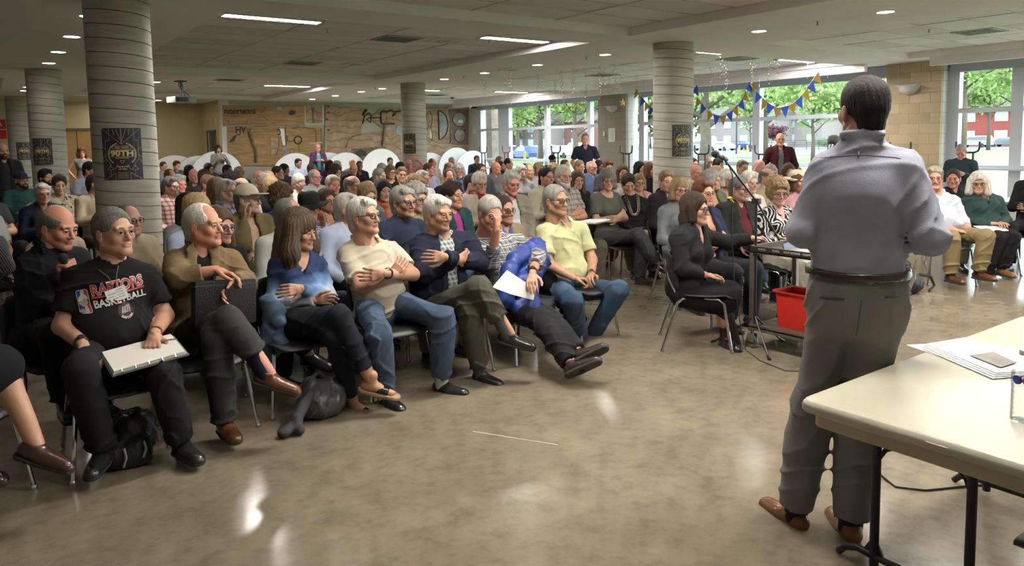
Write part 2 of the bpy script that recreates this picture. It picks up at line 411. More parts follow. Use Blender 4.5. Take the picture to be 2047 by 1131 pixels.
def col_band(r, h, pitch, seg=48):
    """one helical board band: a strip with its edges recessed, built once and shared"""
    return None
def column(x, y, r, label_n):
    core = MB().lathe([(r-.008, 0), (r-.008, CEIL)], 48)
    w_ = struct('trim_%d' % label_n, core, mjoint, smooth=True)
    w_.location = (x, y, 0); pitch = .135; seg = 48; g = .0028
    w_.rotation_euler = (0, 0, 2.4)
    nt_ = int(CEIL/pitch)+2
    for k in range(-1, nt_):
        vs = []; fs = []
        for i in range(seg+1):
            t_ = 2*math.pi*i/seg; za = (k+i/seg)*pitch+g; zb = (k+1+i/seg)*pitch-g
            za_, zb_ = min(max(za, 0), CEIL), min(max(zb, 0), CEIL)
            c_, s_ = math.cos(-t_), math.sin(-t_)
            for rr, zz in ((r-.01, za_), (r, za_+(.002 if za_ > 0 else 0)), (r, zb_-(.002 if zb_ < CEIL else 0)), (r-.01, zb_)): vs.append((rr*c_, rr*s_, zz))
        for i in range(seg):
            for q in range(3):
                a = i*4+q
                if abs(vs[a][2]-vs[a+1][2]) > 1e-5 or q != 1 or True: fs.append((a+1, a+5, a+4, a))
        m_ = MB().add(vs, fs); m_.build('form_band', mconc, w_, smooth=True)
    return w_
COLS = [(1.25, 8.39, .298), (8.74, 7.8, .305), (1.13, 16.05, .288), (8.74, 16.08, .30), (1.1, 24.3, .32)]
for i, (x, y, r) in enumerate(COLS): column(x, y, r, i+3)
# ------------------------------------------------------------------ implicit surfaces -> meshes (people, bags, coats)
def nz(a): return np.asarray(a, float)
def norm(a): a = np.asarray(a, float); return a/max(np.linalg.norm(a), 1e-9)
def lerp(a, b, t): return nz(a)*(1-t)+nz(b)*t
class Vox:
    def __init__(s, lo, hi, h):
        s.ax = [np.arange(l-h, u+2*h, h) for l, u in zip(lo, hi)]; s.h = h
        s.f = np.full([len(a) for a in s.ax], .2, np.float32)
    def region(s, lo, hi):
        sl = [];
        for a, l, u in zip(s.ax, lo, hi):
            i = max(int(np.searchsorted(a, l))-1, 0); j = min(int(np.searchsorted(a, u))+1, len(a)); sl.append(slice(i, j))
            if i >= j: return None
        P = [s.ax[0][sl[0]][:, None, None].astype(np.float32), s.ax[1][sl[1]][None, :, None].astype(np.float32), s.ax[2][sl[2]][None, None, :].astype(np.float32)]
        return tuple(sl), P
    def comb(s, sl, d, k, op):
        a = s.f[sl]
        if op == 'add':
            if k > 0:
                h = np.maximum(k-np.abs(a-d), 0)/k; s.f[sl] = np.minimum(a, d)-h*h*k*.25
            else: s.f[sl] = np.minimum(a, d)
        elif op == 'sub':
            d = -d
            if k > 0:
                h = np.maximum(k-np.abs(a-d), 0)/k; s.f[sl] = np.maximum(a, d)+h*h*k*.25
            else: s.f[sl] = np.maximum(a, d)
    def cone(s, a, b, ra, rb, k=.02, op='add', flat=None, cap='', bulge=0.):
        a = nz(a); b = nz(b); R = max(ra, rb)*1.15+max(k, s.h)*1.5+.01
        r = s.region(np.minimum(a, b)-R, np.maximum(a, b)+R)
        if r is None: return s
        sl, (X, Y, Z) = r; ab = b-a; L2 = max(float(ab@ab), 1e-9)
        px, py, pz = X-a[0], Y-a[1], Z-a[2]
        t = np.clip((px*ab[0]+py*ab[1]+pz*ab[2])/L2, 0, 1)
        dx, dy, dz = px-t*ab[0], py-t*ab[1], pz-t*ab[2]; q = dx*dx+dy*dy+dz*dz
        if flat is not None:
            n, f = flat; c = dx*n[0]+dy*n[1]+dz*n[2]; q = q+(f*f-1)*c*c
        rad = ra+(rb-ra)*t
        if bulge: rad = rad+bulge*4*t*(1-t)
        d = np.sqrt(q)-rad
        u = ab/math.sqrt(L2)
        if 'b' in cap: d = np.maximum(d, (X-b[0])*u[0]+(Y-b[1])*u[1]+(Z-b[2])*u[2])
        if 'a' in cap: d = np.maximum(d, -((X-a[0])*u[0]+(Y-a[1])*u[1]+(Z-a[2])*u[2]))
        s.comb(sl, d, k, op); return s
    def ell(s, c, r, k=.02, op='add', F=None, p=2):
        """ellipsoid; F rows are its axes; p > 2 squares it off"""
        c = nz(c); r = nz(r); R = max(r)*1.05+max(k, s.h)*1.5+.01
        g = s.region(c-R, c+R)
        if g is None: return s
        sl, (X, Y, Z) = g; px, py, pz = X-c[0], Y-c[1], Z-c[2]
        if F is not None: px, py, pz = [px*F[i][0]+py*F[i][1]+pz*F[i][2] for i in range(3)]
        if p == 2:
            k0 = np.sqrt((px/r[0])**2+(py/r[1])**2+(pz/r[2])**2)
        else: k0 = (np.abs(px/r[0])**p+np.abs(py/r[1])**p+np.abs(pz/r[2])**p)**(1/p)
        k1 = np.sqrt((px/r[0]**2)**2+(py/r[1]**2)**2+(pz/r[2]**2)**2)+1e-6
        s.comb(sl, k0*(k0-1)/k1 if p == 2 else (k0-1)*min(r), k, op); return s
    def half(s, c, n, k=.0):
        """cut away the side that n points to"""
        n = norm(n); X, Y, Z = s.ax[0][:, None, None], s.ax[1][None, :, None], s.ax[2][None, None, :]
        d = ((X-c[0])*n[0]+(Y-c[1])*n[1]+(Z-c[2])*n[2]).astype(np.float32)
        s.f = np.maximum(s.f, d); return s
    def fn(s, f, op='add', k=0.):
        X, Y, Z = s.ax[0][:, None, None].astype(np.float32), s.ax[1][None, :, None].astype(np.float32), s.ax[2][None, None, :].astype(np.float32)
        d = f(X, Y, Z)
        if op == 'disp': s.f = s.f+d.astype(np.float32)
        else: s.comb((slice(None),)*3, np.broadcast_to(d, s.f.shape).astype(np.float32), k, op)
        return s
    def folds(s, amp, fq=34., seed=0.):
        def f(X, Y, Z):
            w = 2.2*np.sin(9*X+7*Y+seed)+1.7*np.sin(11*Z-6*X+2*seed)
            m1 = .55+.45*np.sin(7*X+5*Y+8*Z+seed+.6*w); m2 = .5+.5*np.sin(6*Z-8*X+4*Y+2*seed)
            r1 = 1-np.abs(np.sin(fq*.5*(.45*X+.4*Y+.95*Z)+w+seed)); r2 = 1-np.abs(np.sin(fq*.42*(X-.7*Y-.55*Z)+1.3*w))
            return amp*(.35-r1*r1*r1*m1*1.5-r2*r2*r2*m2*1.2)
        return s.fn(f, 'disp')
    def nets(s):
        f = s.f; g = f < 0
        c = g[:-1, :-1, :-1].astype(np.int8)
        for dx in (0, 1):
            for dy in (0, 1):
                for dz in (0, 1):
                    if dx or dy or dz: c = c+g[dx:g.shape[0]-1+dx, dy:g.shape[1]-1+dy, dz:g.shape[2]-1+dz]
        act = (c > 0) & (c < 8); I = np.argwhere(act)
        if len(I) == 0: return np.zeros((0, 3)), np.zeros((0, 4), int)
        idm = np.full(act.shape, -1, np.int32); idm[act] = np.arange(len(I))
        co = [(x, y, z) for x in (0, 1) for y in (0, 1) for z in (0, 1)]
        V = [f[I[:, 0]+x, I[:, 1]+y, I[:, 2]+z] for x, y, z in co]
        P = np.zeros((len(I), 3)); n = np.zeros(len(I))
        for i in range(8):
            for j in range(i+1, 8):
                df = [co[j][q]-co[i][q] for q in range(3)]
                if sum(abs(x) for x in df) != 1: continue
                q = df.index(1); m = (V[i] < 0) != (V[j] < 0)
                t = np.where(m, V[i]/(V[i]-V[j]+1e-12), 0)
                for a in range(3): P[:, a] += np.where(m, co[i][a]+(t if a == q else 0), 0)
                n += m
        P /= n[:, None]
        out = np.stack([s.ax[a][I[:, a]]+P[:, a]*s.h for a in range(3)], 1)
        Q = []
        for q in range(3):
            sa = [slice(None)]*3; sb = [slice(None)]*3; sa[q] = slice(0, -1); sb[q] = slice(1, None)
            m = g[tuple(sa)] != g[tuple(sb)]
            E_ = np.argwhere(m); o1, o2 = [(1, 2), (2, 0), (0, 1)][q]
            ok = (E_[:, o1] > 0) & (E_[:, o2] > 0) & (E_[:, o1] < f.shape[o1]-1) & (E_[:, o2] < f.shape[o2]-1); E_ = E_[ok]
            def cell(d1, d2):
                c_ = E_.copy(); c_[:, o1] -= d1; c_[:, o2] -= d2; return idm[c_[:, 0], c_[:, 1], c_[:, 2]]
            a, b_, c_, d = cell(1, 1), cell(0, 1), cell(0, 0), cell(1, 0)
            ins = g[E_[:, 0], E_[:, 1], E_[:, 2]]
            Q.append(np.where(ins[:, None], np.stack([a, b_, c_, d], 1), np.stack([d, c_, b_, a], 1)))
        return out, np.concatenate(Q)
def smooth_vq(v, q, it=1, w=.5):
    for _ in range(it):
        acc = np.zeros_like(v); n = np.zeros(len(v))
        for a, b in ((0, 1), (1, 2), (2, 3), (3, 0)):
            np.add.at(acc, q[:, a], v[q[:, b]]); np.add.at(acc, q[:, b], v[q[:, a]]); np.add.at(n, q[:, a], 1); np.add.at(n, q[:, b], 1)
        v = v*(1-w)+w*acc/np.maximum(n, 1)[:, None]
    return v
class Parts:
    """several (verts, quads, material index) sets joined into one mesh"""
    def __init__(s): s.v = []; s.q = []; s.m = []; s.n = 0
    def add(s, v, q, m=0):
        s.v.append(v); s.q.append(q+s.n); s.m.append(np.full(len(q), m) if np.isscalar(m) else m); s.n += len(v); return s
    def mesh(s, name, mats, off=None):
        v = np.concatenate(s.v)
        if off is not None: v = v-nz(off)
        return pymesh(name, v, np.concatenate(s.q), mats, np.concatenate(s.m), True)

# ------------------------------------------------------------------ heads, hands, hair (local frame: face to -y, z up, +x = the person's left)
def head_mesh(h, jaw=1., nose=1., lips=1., age=0., fem=False):
    V = Vox((-.1, -.135, -.2), (.1, .125, .14), h)
    V.ell((0, .014, .042), (.0755, .096, .083), .01)
    V.ell((0, -.022, -.03), (.0585*jaw**.5, .068, .088), .03)
    for s in (-1, 1):
        V.cone((s*.052*jaw, .005, -.055), (s*.014, -.066, -.096), .020, .017, .03)
        V.ell((s*.043, -.062, -.022), (.023, .022, .022), .025)
    V.ell((0, -.078, -.097), (.022*jaw, .016, .017), .025)
    V.cone((-.042, -.078, .026), (.042, -.078, .026), .0125, .0125, .015)
    V.cone((0, -.084, .018), (0, -.110*(.5+.5*nose), -.031), .0075, .0115*nose, .010)
    for s in (-1, 1): V.ell((s*.0125*nose, -.096, -.035), (.0080, .010, .0075), .007)
    for s in (-1, 1): V.ell((s*.031, -.100, .004), (.0185, .0165, .0115), .010, 'sub')
    V.ell((0, -.0885, -.0565), (.026, .0098, .005*lips), .008); V.ell((0, -.087, -.0675), (.023, .0098, .0062*lips), .008)
    V.cone((-.026, -.0965, -.0618), (.026, -.0965, -.0618), .002, .002, .004, 'sub')
    if age:
        for s in (-1, 1): V.cone((s*.018, -.100, -.034), (s*.035, -.088, -.066), .002, .002, .007*age, 'sub')
    for s in (-1, 1):
        V.ell((s*.079, .014, -.006), (.009, .020, .031), .006); V.ell((s*.0885, .008, -.003), (.006, .011, .018), .004, 'sub')
        V.ell((s*.074, .012, -.03), (.008, .010, .012), .006)
    V.cone((0, .026, -.05), (0, .040, -.185), .050 if fem else .056, .054 if fem else .062, .03, cap='b')
    V.ell((0, -.033, -.128), (.012, .012, .014), .02)
    v, q = V.nets()
    c = v[q].mean(1)
    lip = (((c[:, 0]/.026)**2+((c[:, 2]+.0618)/(.0105*lips))**2) < 1) & (c[:, 1] < -.084)
    m = np.where(lip, 1, 0)
    P = Parts().add(v, q, m)
    for s in (-1, 1):           # eyeballs and lids
        vs, qs, ms = eye_geo(.0125, 12 if h < .006 else 8); P.add(vs+nz((s*.031, -.0805, .0035)), qs, ms)
        w = MB().tube([(s*x, -.083-.0095*math.cos((x-.031)/.0155*1.35), .0085+.0035*math.cos((x-.031)/.0155*1.5)) for x in (.0165, .022, .031, .040, .0455)], [.0025, .0036, .0042, .0036, .0025], 6, cap=False)
        P.add(nz(w.v), np.array(w.f))
        w = MB().tube([(s*x, -.083-.0085*math.cos((x-.031)/.0155*1.35), -.0035-.003*math.cos((x-.031)/.0155*1.5)) for x in (.0165, .022, .031, .040, .0455)], [.002, .003, .0032, .003, .002], 6, cap=False)
        P.add(nz(w.v), np.array(w.f))
    return np.concatenate(P.v), np.concatenate(P.q), np.concatenate(P.m)
def eye_geo(r, seg):
    vs = []; qs = []; ms = []
    n = seg//2+1
    for i in range(n):
        a = .12+(math.pi*.62-.12)*i/(n-1) if i else 1e-3
        for k in range(seg):
            t = 2*math.pi*k/seg; vs.append((r*math.sin(a)*math.cos(t), -r*math.cos(a), r*math.sin(a)*math.sin(t)))
    for i in range(n-1):
        for k in range(seg):
            qs.append((i*seg+k, i*seg+(k+1) % seg, (i+1)*seg+(k+1) % seg, (i+1)*seg+k)); ms.append(4 if i == 0 else 3 if i == 1 else 2)
    return nz(vs), np.array(qs), np.array(ms)
def hand_mesh(h, pose='relaxed'):
    """left hand: wrist at the origin, fingers to +x, palm faces -z, thumb at +y side"""
    V = Vox((-.04, -.07, -.09), (.21, .09, .05), h)
    V.cone((-.02, 0, 0), (.03, 0, 0), .027, .030, .012, flat=((0, 0, 1), 1.35))
    for i in range(4):
        y = .030-.0205*i; V.cone((.015, y*.55, 0), (.088-.004*abs(i-1), y*1.05, .002), .0135, .0115, .010)
    V.ell((.03, .022, -.008), (.026, .016, .013), .01)
    curl = {'relaxed': (.35, .5, .35), 'flat': (.08, .1, .08), 'fist': (1.25, 1.5, .9), 'grip': (.8, 1.0, .7), 'cup': (.5, .75, .5)}[pose]
    ln = [(.043, .026, .021), (.047, .030, .022), (.044, .028, .021), (.035, .020, .019)]
    for i in range(4):
        p = nz((.088-.004*abs(i-1), (.030-.0205*i)*1.05, .002)); a = 0; sp = (.10-.075*i)
        for j in range(3):
            a += curl[j]*(1+.08*i); d = nz((math.cos(a)*math.cos(sp), math.cos(a)*math.sin(sp)*1.0, -math.sin(a))); q = p+d*ln[i][j]
            V.cone(p, q, (.0093, .0085, .0078)[j], (.0085, .0078, .0066)[j], .004); p = q
    if pose in ('fist', 'grip'): T = [(.02, .03, -.006), (.05, .050, -.022), (.078, .042, -.042), (.096, .022, -.050)]
    else: T = [(.018, .028, -.006), (.045, .056, -.018), (.078, .068, -.026), (.103, .068, -.030)]
    for j in range(3): V.cone(T[j], T[j+1], (.014, .0115, .0098)[j], (.0115, .0098, .0078)[j], .006)
    V.half((-.018, 0, 0), (-1, 0, 0))
    return V.nets()
GEO = {}
def geo(key, fn):
    if key not in GEO: GEO[key] = fn()
    return GEO[key]
def strand(X, Y, Z, fq=1.):
    a = np.arctan2(X, Y+.001)
    return np.sin(60*fq*a+5*np.sin(30*Z)+3*np.sin(40*X))*.5+np.sin(34*fq*a-25*Z+2*np.sin(50*Y))*.5
def hair_mesh(kind, h):
    lo, hi = (-.13, -.15, -.14), (.13, .17, .19)
    if kind in ('long', 'longfull', 'bobfull'): lo, hi = (-.19, -.15, -.34), (.19, .21, .19)
    if kind in ('afro', 'curly'): lo, hi = (-.18, -.17, -.25), (.18, .2, .21)
    V = Vox(lo, hi, h)
    n = .0035
    def base(dr=.0, up=.0, back=0.):
        V.ell((0, .020+back*.5, .046+up*.5), (.080+dr, .101+dr+back*.5, .085+dr*.8+up*.5), .01)
    def face(zt=.060, w=.066, depth=.07, k=.02):
        V.ell((0, -.105, zt-.085), (w, depth, .085), k, 'sub')
    def nape(z, k=.01): V.half((0, .0, z), (0, -.35, -1.))
    def sides(z):       # hair above and behind the ears only
        V.fn(lambda X, Y, Z: np.maximum(np.maximum(Z-z, Y-.016), -.2)+0*X, 'sub', .012)
    if kind == 'short':
        base(.005, .006); face(.084, .070); sides(.006); V.cone((0, .07, .0), (0, .07, -.06), .062, .05, .03); nape(-.072); n = .004
    elif kind == 'shortfull':
        base(.011, .016); face(.078, .068); sides(-.004); V.cone((0, .07, .0), (0, .07, -.06), .066, .056, .03); nape(-.075); n = .007
        V.ell((.02, -.055, .115), (.05, .035, .022), .03)
    elif kind == 'crop':
        base(.000, .002); face(.084, .071); sides(.014); V.cone((0, .065, 0), (0, .068, -.055), .060, .05, .03); nape(-.066); n = .002
    elif kind == 'receding':
        base(.004, .003); face(.085, .07); sides(.008); V.ell((0, -.095, .105), (.062, .085, .07), .02, 'sub'); V.cone((0, .07, .0), (0, .07, -.055), .062, .05, .03); nape(-.07); n = .004
    elif kind == 'fringe':
        base(.005, 0); face(.085, .072); sides(.004); V.ell((0, -.02, .125), (.082, .115, .078), .012, 'sub'); V.cone((0, .07, .0), (0, .07, -.055), .062, .05, .03); nape(-.07); n = .004
    elif kind == 'side':            # swept side parting
        base(.006, .008); face(.084, .068); sides(-.002); V.cone((-.045, -.06, .105), (.06, -.05, .085), .022, .018, .03); V.cone((0, .07, .0), (0, .07, -.06), .064, .054, .03); nape(-.074); n = .0055
    elif kind == 'bob':
        base(.014, .014)
        for s in (-1, 1): V.cone((s*.075, .0, .04), (s*.082, -.018, -.075), .036, .030, .03); V.cone((s*.05, .06, .0), (s*.055, .055, -.085), .05, .045, .03)
        face(.066, .060, .085); nape(-.10); n = .005
    elif kind == 'bangs':
        base(.015, .014)
        for s in (-1, 1): V.cone((s*.077, -.005, .04), (s*.086, -.02, -.08), .036, .034, .03); V.cone((s*.05, .06, .0), (s*.058, .055, -.09), .05, .048, .03)
        V.ell((0, -.105, -.062), (.060, .085, .095), .015, 'sub'); nape(-.115); n = .006
    elif kind == 'bobfull':
        base(.020, .020)
        for s in (-1, 1): V.cone((s*.08, .0, .04), (s*.098, -.012, -.10), .045, .046, .03); V.cone((s*.05, .07, .0), (s*.06, .07, -.11), .06, .055, .03)
        face(.064, .060, .085); nape(-.15); n = .007
    elif kind == 'long':
        base(.014, .012)
        for s in (-1, 1): V.cone((s*.078, .005, .04), (s*.10, -.005, -.20), .036, .040, .03); V.cone((s*.04, .07, .0), (s*.06, .085, -.23), .055, .052, .03)
        face(.070, .060, .085); V.ell((0, -.12, -.17), (.062, .095, .13), .02, 'sub'); nape(-.27); n = .006
    elif kind == 'longfull':        # shaggy, wide at the jaw, heavy bangs
        base(.026, .022)
        for s in (-1, 1):
            V.cone((s*.085, -.005, .05), (s*.125, -.02, -.13), .046, .058, .03); V.cone((s*.12, -.02, -.1), (s*.115, -.015, -.24), .052, .042, .03); V.cone((s*.05, .08, .0), (s*.07, .10, -.24), .065, .06, .03)
        V.ell((0, -.115, -.055), (.056, .085, .090), .015, 'sub'); V.ell((0, -.13, -.19), (.070, .105, .14), .02, 'sub'); nape(-.31); n = .008
    elif kind == 'curly':
        base(.028, .024); V.ell((0, .04, -.02), (.115, .10, .10), .04)
        for s in (-1, 1): V.ell((s*.085, .01, -.06), (.05, .06, .10), .03)
        face(.068, .060, .085); nape(-.17); n = .013
    elif kind == 'afro':            # short airy perm
        base(.026, .026); V.ell((0, .03, .0), (.105, .10, .09), .04); face(.074, .064, .075); nape(-.075); n = .010
    elif kind == 'bun':
        base(.004, .004); face(.080, .068); sides(-.01); V.cone((0, .07, .0), (0, .07, -.05), .062, .05, .03); nape(-.07); V.ell((0, .115, .03), (.045, .04, .042), .015); n = .004
    elif kind == 'pony':
        base(.004, .004); face(.080, .068); sides(-.01); nape(-.06); V.cone((0, .105, .03), (0, .12, -.12), .03, .022, .015); n = .004
    elif kind == 'updo':
        base(.014, .03); face(.074, .064); V.ell((0, .06, .11), (.07, .06, .04), .03)
        for s in (-1, 1): V.cone((s*.07, -.02, .06), (s*.078, -.03, -.02), .024, .014, .02)
        V.cone((0, .07, .0), (0, .07, -.06), .066, .054, .03); nape(-.075); n = .008
    if kind in ('curly', 'afro'):
        V.fn(lambda X, Y, Z: n*(np.sin(75*X+3*np.sin(60*Y))*np.sin(70*Z+2*np.sin(65*X))*np.sin(72*Y+1)*1.3), 'disp')
    else: V.fn(lambda X, Y, Z: n*.55*strand(X, Y, Z), 'disp')
    v, q = V.nets(); P = Parts().add(v, q)
    for s in (-1, 1):       # eyebrows
        w = MB().tube([(s*x, y, z) for x, y, z in ((.013, -.0925, .0245), (.024, -.0935, .028), (.036, -.090, .0285), (.047, -.082, .0235))], [.0028, .0036, .0032, .0015], 5, cap=False)
        P.add(nz(w.v), np.array(w.f))
    return np.concatenate(P.v), np.concatenate(P.q)
def brows_mesh():
    P = Parts()
    for s in (-1, 1):
        w = MB().tube([(s*x, y, z) for x, y, z in ((.013, -.0925, .0245), (.024, -.0935, .028), (.036, -.090, .0285), (.047, -.082, .0235))], [.0025, .0034, .003, .0015], 5, cap=False)
        P.add(nz(w.v), np.array(w.f))
    return np.concatenate(P.v), np.concatenate(P.q)
def beard_mesh(kind, h):
    V = Vox((-.1, -.15, -.16), (.1, .05, .03), h)
    if kind in ('full', 'long'):
        for s in (-1, 1): V.cone((s*.062, -.005, -.035), (s*.018, -.070, -.092), .020, .026, .02)
        V.ell((0, -.078, -.100-(.02 if kind == 'long' else 0)), (.036, .024, .032 if kind == 'full' else .045), .02)
        V.cone((-.026, -.088, -.050), (.026, -.088, -.050), .010, .010, .01)
        V.ell((0, -.105, -.0615), (.019, .025, .0065), .004, 'sub')
    if kind == 'goatee':
        V.ell((0, -.083, -.094), (.023, .020, .026), .01); V.cone((-.026, -.090, -.050), (.026, -.090, -.050), .008, .008, .01)
        for s in (-1, 1): V.cone((s*.027, -.088, -.05), (s*.024, -.085, -.085), .007, .008, .01)
        V.ell((0, -.105, -.0615), (.018, .025, .0065), .004, 'sub')
    if kind == 'moustache':
        for s in (-1, 1): V.cone((s*.004, -.0995, -.046), (s*.030, -.089, -.055), .0085, .006, .008)
    V.fn(lambda X, Y, Z: .0014*np.sin(210*X+2*np.sin(90*Z))*np.sin(150*Z), 'disp')
    return V.nets()
def cap_mesh(kind, h):
    if kind == 'cap':
        V = Vox((-.12, -.24, -.02), (.12, .15, .19), h)
        V.ell((0, .018, .052), (.088, .110, .098), .01); V.half((0, 0, .042), (0, .12, -1))
        V.ell((0, -.105, .050), (.078, .088, .009), .006); V.ell((0, 0, .150), (.008, .008, .006), .003)
        return V.nets()
    if kind == 'fedora':
        V = Vox((-.19, -.21, -.02), (.19, .24, .20), h)
        V.ell((0, .012, .090), (.092, .112, .075), .01, p=3.2); V.half((0, 0, .045), (0, 0, -1))
        V.fn(lambda X, Y, Z: np.maximum(np.sqrt((X/.165)**2+((Y-.012)/.185)**2)*.17-.17, np.abs(Z-.050+.9*(Y-.02)**2)-.006), 'add', .006); V.ell((0, .012, .185), (.035, .075, .028), .03, 'sub')
        return V.nets()
    if kind == 'sun':
        V = Vox((-.22, -.24, -.04), (.22, .25, .19), h)
        V.ell((0, .015, .075), (.092, .112, .085), .02); V.half((0, 0, .03), (0, 0, -1))
        V.ell((0, .012, .040), (.195, .21, .010), .02); V.fn(lambda X, Y, Z: .01*np.sin(22*X)*np.sin(18*Y), 'disp')
        return V.nets()
    if kind == 'knit':
        V = Vox((-.12, -.13, -.04), (.12, .15, .19), h)
        V.ell((0, .018, .055), (.088, .108, .098), .01); V.half((0, 0, .02), (0, .2, -1)); V.fn(lambda X, Y, Z: .002*np.sin(300*np.arctan2(X, Y)/6), 'disp')
        return V.nets()
    if kind == 'veil':
        V = Vox((-.16, -.14, -.36), (.16, .2, .19), h)
        V.ell((0, .022, .048), (.093, .112, .100), .01)
        for s in (-1, 1): V.cone((s*.06, .02, .0), (s*.09, .05, -.22), .055, .07, .04)
        V.cone((0, .06, .0), (0, .09, -.25), .08, .085, .04); V.ell((0, -.105, -.02), (.062, .075, .088), .015, 'sub'); V.ell((0, -.12, -.2), (.06, .10, .12), .02, 'sub'); V.half((0, 0, -.32), (0, 0, -1)); V.folds(.004, 60)
        return V.nets()
def glasses_mesh(kind):
    r = .0016 if kind == 'wire' else .0026; w, hh = (.0235, .0175); B = MB()
    for s in (-1, 1):
        pts = []
        for k in range(14):
            t = 2*math.pi*k/14; cx, sz = math.cos(t), math.sin(t); e = 2/2.8
            pts.append((s*.0325+w*math.copysign(abs(cx)**e, cx), -.1035+.012*abs((s*.0325+w*cx)/.056)**2, .002+hh*math.copysign(abs(sz)**e, sz)))
        B.tube(pts, r, 5, closed=True); b0 = len(B.v)
        B.add(pts, [tuple(range(14))], 1)
        B.tube([(s*.056, -.092, .010), (s*.074, -.075, .012), (s*.083, .0, .011), (s*.083, .022, .008), (s*.080, .038, -.008)], r, 5)
    B.tube([(-.010, -.1035, .006), (0, -.107, .009), (.010, -.1035, .006)], r, 5)
    return B
# ------------------------------------------------------------------ people
mskin = mat('skin', obcol=True, rough=.48, bump=.12, bscale=260, var=.06, vscale=34)
b = mskin.node_tree.nodes['Principled BSDF']; b.inputs['Subsurface Weight'].default_value = .0
mlip = mat('lips', (.42, .17, .14), .4); meyew = mat('eye_white', (.62, .58, .54), .25); miris = mat('iris', (.07, .05, .035), .2); mpup = mat('pupil', (.01, .01, .01), .15)
mhair = mat('hair', obcol=True, rough=.62, spec=.25, bump=.5, bscale=300, var=.28, vscale=45)
t, b = nodes_of(mhair)
for n in [x for x in t.nodes if x.type == 'TEX_NOISE']:
    mp = t.nodes.new('ShaderNodeMapping'); mp.inputs['Scale'].default_value = (1, 1, .18)
    s_ = n.inputs['Vector'].links[0].from_socket; t.links.new(s_, mp.inputs[0]); t.links.new(mp.outputs[0], n.inputs['Vector'])
mcloth = mat('cloth', obcol=True, rough=.88, spec=.2, bump=.25, bscale=350, var=.10, vscale=9)
mleather = mat('leather', obcol=True, rough=.24, bump=.15, bscale=60, var=.12, vscale=8)
mdenim = mat('denim', obcol=True, rough=.9, spec=.15, bump=.3, bscale=420, var=.30, vscale=7)
mframe = mat('spectacle_frame', obcol=True, rough=.3); mlens = glassy('spectacle_lens', (.93, .93, .93), .18)
msole = mat('shoe_sole', (.03, .025, .02), .7)
def pattern(name, kind, sc=1., c2=(.7, .7, .7), c3=(.05, .05, .1)):
    if name in MATS: return MATS[name]
    m = mat(name, rough=.88, spec=.2); t, b = nodes_of(m); oc = tcoord(t); oi = t.nodes.new('ShaderNodeObjectInfo').outputs['Color']
    sp = t.nodes.new('ShaderNodeSeparateXYZ')
    wn = t.nodes.new('ShaderNodeTexNoise'); wn.inputs['Scale'].default_value = 5; t.links.new(oc, wn.inputs['Vector'])
    ad = t.nodes.new('ShaderNodeVectorMath'); ad.operation = 'MULTIPLY_ADD'; t.links.new(wn.outputs['Color'], ad.inputs[0]); ad.inputs[1].default_value = (.02, .02, .02); t.links.new(oc, ad.inputs[2])
    t.links.new(ad.outputs[0], sp.inputs[0]); x = mathn(t, 'ADD', sp.outputs[0], mathn(t, 'MULTIPLY', sp.outputs[1], .6)); z = sp.outputs[2]
    def band(v, per, w, ph=0.): return mathn(t, 'LESS_THAN', mathn(t, 'FRACT', mathn(t, 'MULTIPLY_ADD', v, 1/per, ph)), w)
    if kind == 'plaid':
        p = .055*sc; a = mathn(t, 'ADD', mathn(t, 'MULTIPLY', band(x, p, .5), .5), mathn(t, 'MULTIPLY', band(z, p, .5), .5))
        c = mixc(t, a, oi, c2); l = mathn(t, 'MAXIMUM', band(x, p, .09, .3), band(z, p, .09, .3)); c = mixc(t, l, c, c3)
    elif kind == 'gingham':
        p = .018*sc; a = mathn(t, 'ADD', mathn(t, 'MULTIPLY', band(x, p, .5), .5), mathn(t, 'MULTIPLY', band(z, p, .5), .5)); c = mixc(t, a, oi, c2)
    elif kind == 'stripes':
        c = mixc(t, band(z, .030*sc, .45), oi, c2)
    elif kind == 'vstripes':
        c = mixc(t, band(x, .016*sc, .4), oi, c2)
    elif kind == 'blotch':
        n = noise(t, 13*sc, 3, oc); f = mathn(t, 'GREATER_THAN', n, .52); c = mixc(t, f, oi, c2)
        n2 = noise(t, 22*sc, 2, oc); c = mixc(t, mathn(t, 'GREATER_THAN', n2, .62), c, c3)
    elif kind == 'swirl':
        wv = t.nodes.new('ShaderNodeTexWave'); wv.inputs['Scale'].default_value = 9*sc; wv.inputs['Distortion'].default_value = 14; wv.inputs['Detail'].default_value = 1.5; t.links.new(oc, wv.inputs[0])
        c = mixc(t, mathn(t, 'GREATER_THAN', wv.outputs[1], .62), oi, c2)
    elif kind == 'tweed':
        n = noise(t, 330, 2, oc); c = mixc(t, mathn(t, 'GREATER_THAN', n, .52), oi, c2)
    elif kind == 'dip':       # blouse dyed dark above and bleached towards the hem and cuffs
        n = mathn(t, 'MULTIPLY_ADD', noise(t, 6, 4, oc), .22, z); c = ramp(t, n, [(.72, c2), (.84, (.16, .28, .48)), (.93, c3)])
    t.links.new(c, b.inputs['Base Color'])
    n2 = noise(t, 350, 2, oc); bu = t.nodes.new('ShaderNodeBump'); bu.inputs['Strength'].default_value = .25; bu.inputs['Distance'].default_value = .01
    t.links.new(n2, bu.inputs['Height']); t.links.new(bu.outputs[0], b.inputs['Normal'])
    return m

def frame_of(yaw, pitch=0., roll=0.):
    """rows: the person's left, back, up for a figure that faces -y turned by yaw about z, chin raised by pitch"""
    M_ = Matrix.Rotation(yaw, 3, 'Z') @ Matrix.Rotation(-pitch, 3, 'X') @ Matrix.Rotation(roll, 3, 'Y')
    return np.array(M_).T
def tf(v, F, c, s=1.): return (v*s) @ F + nz(c)

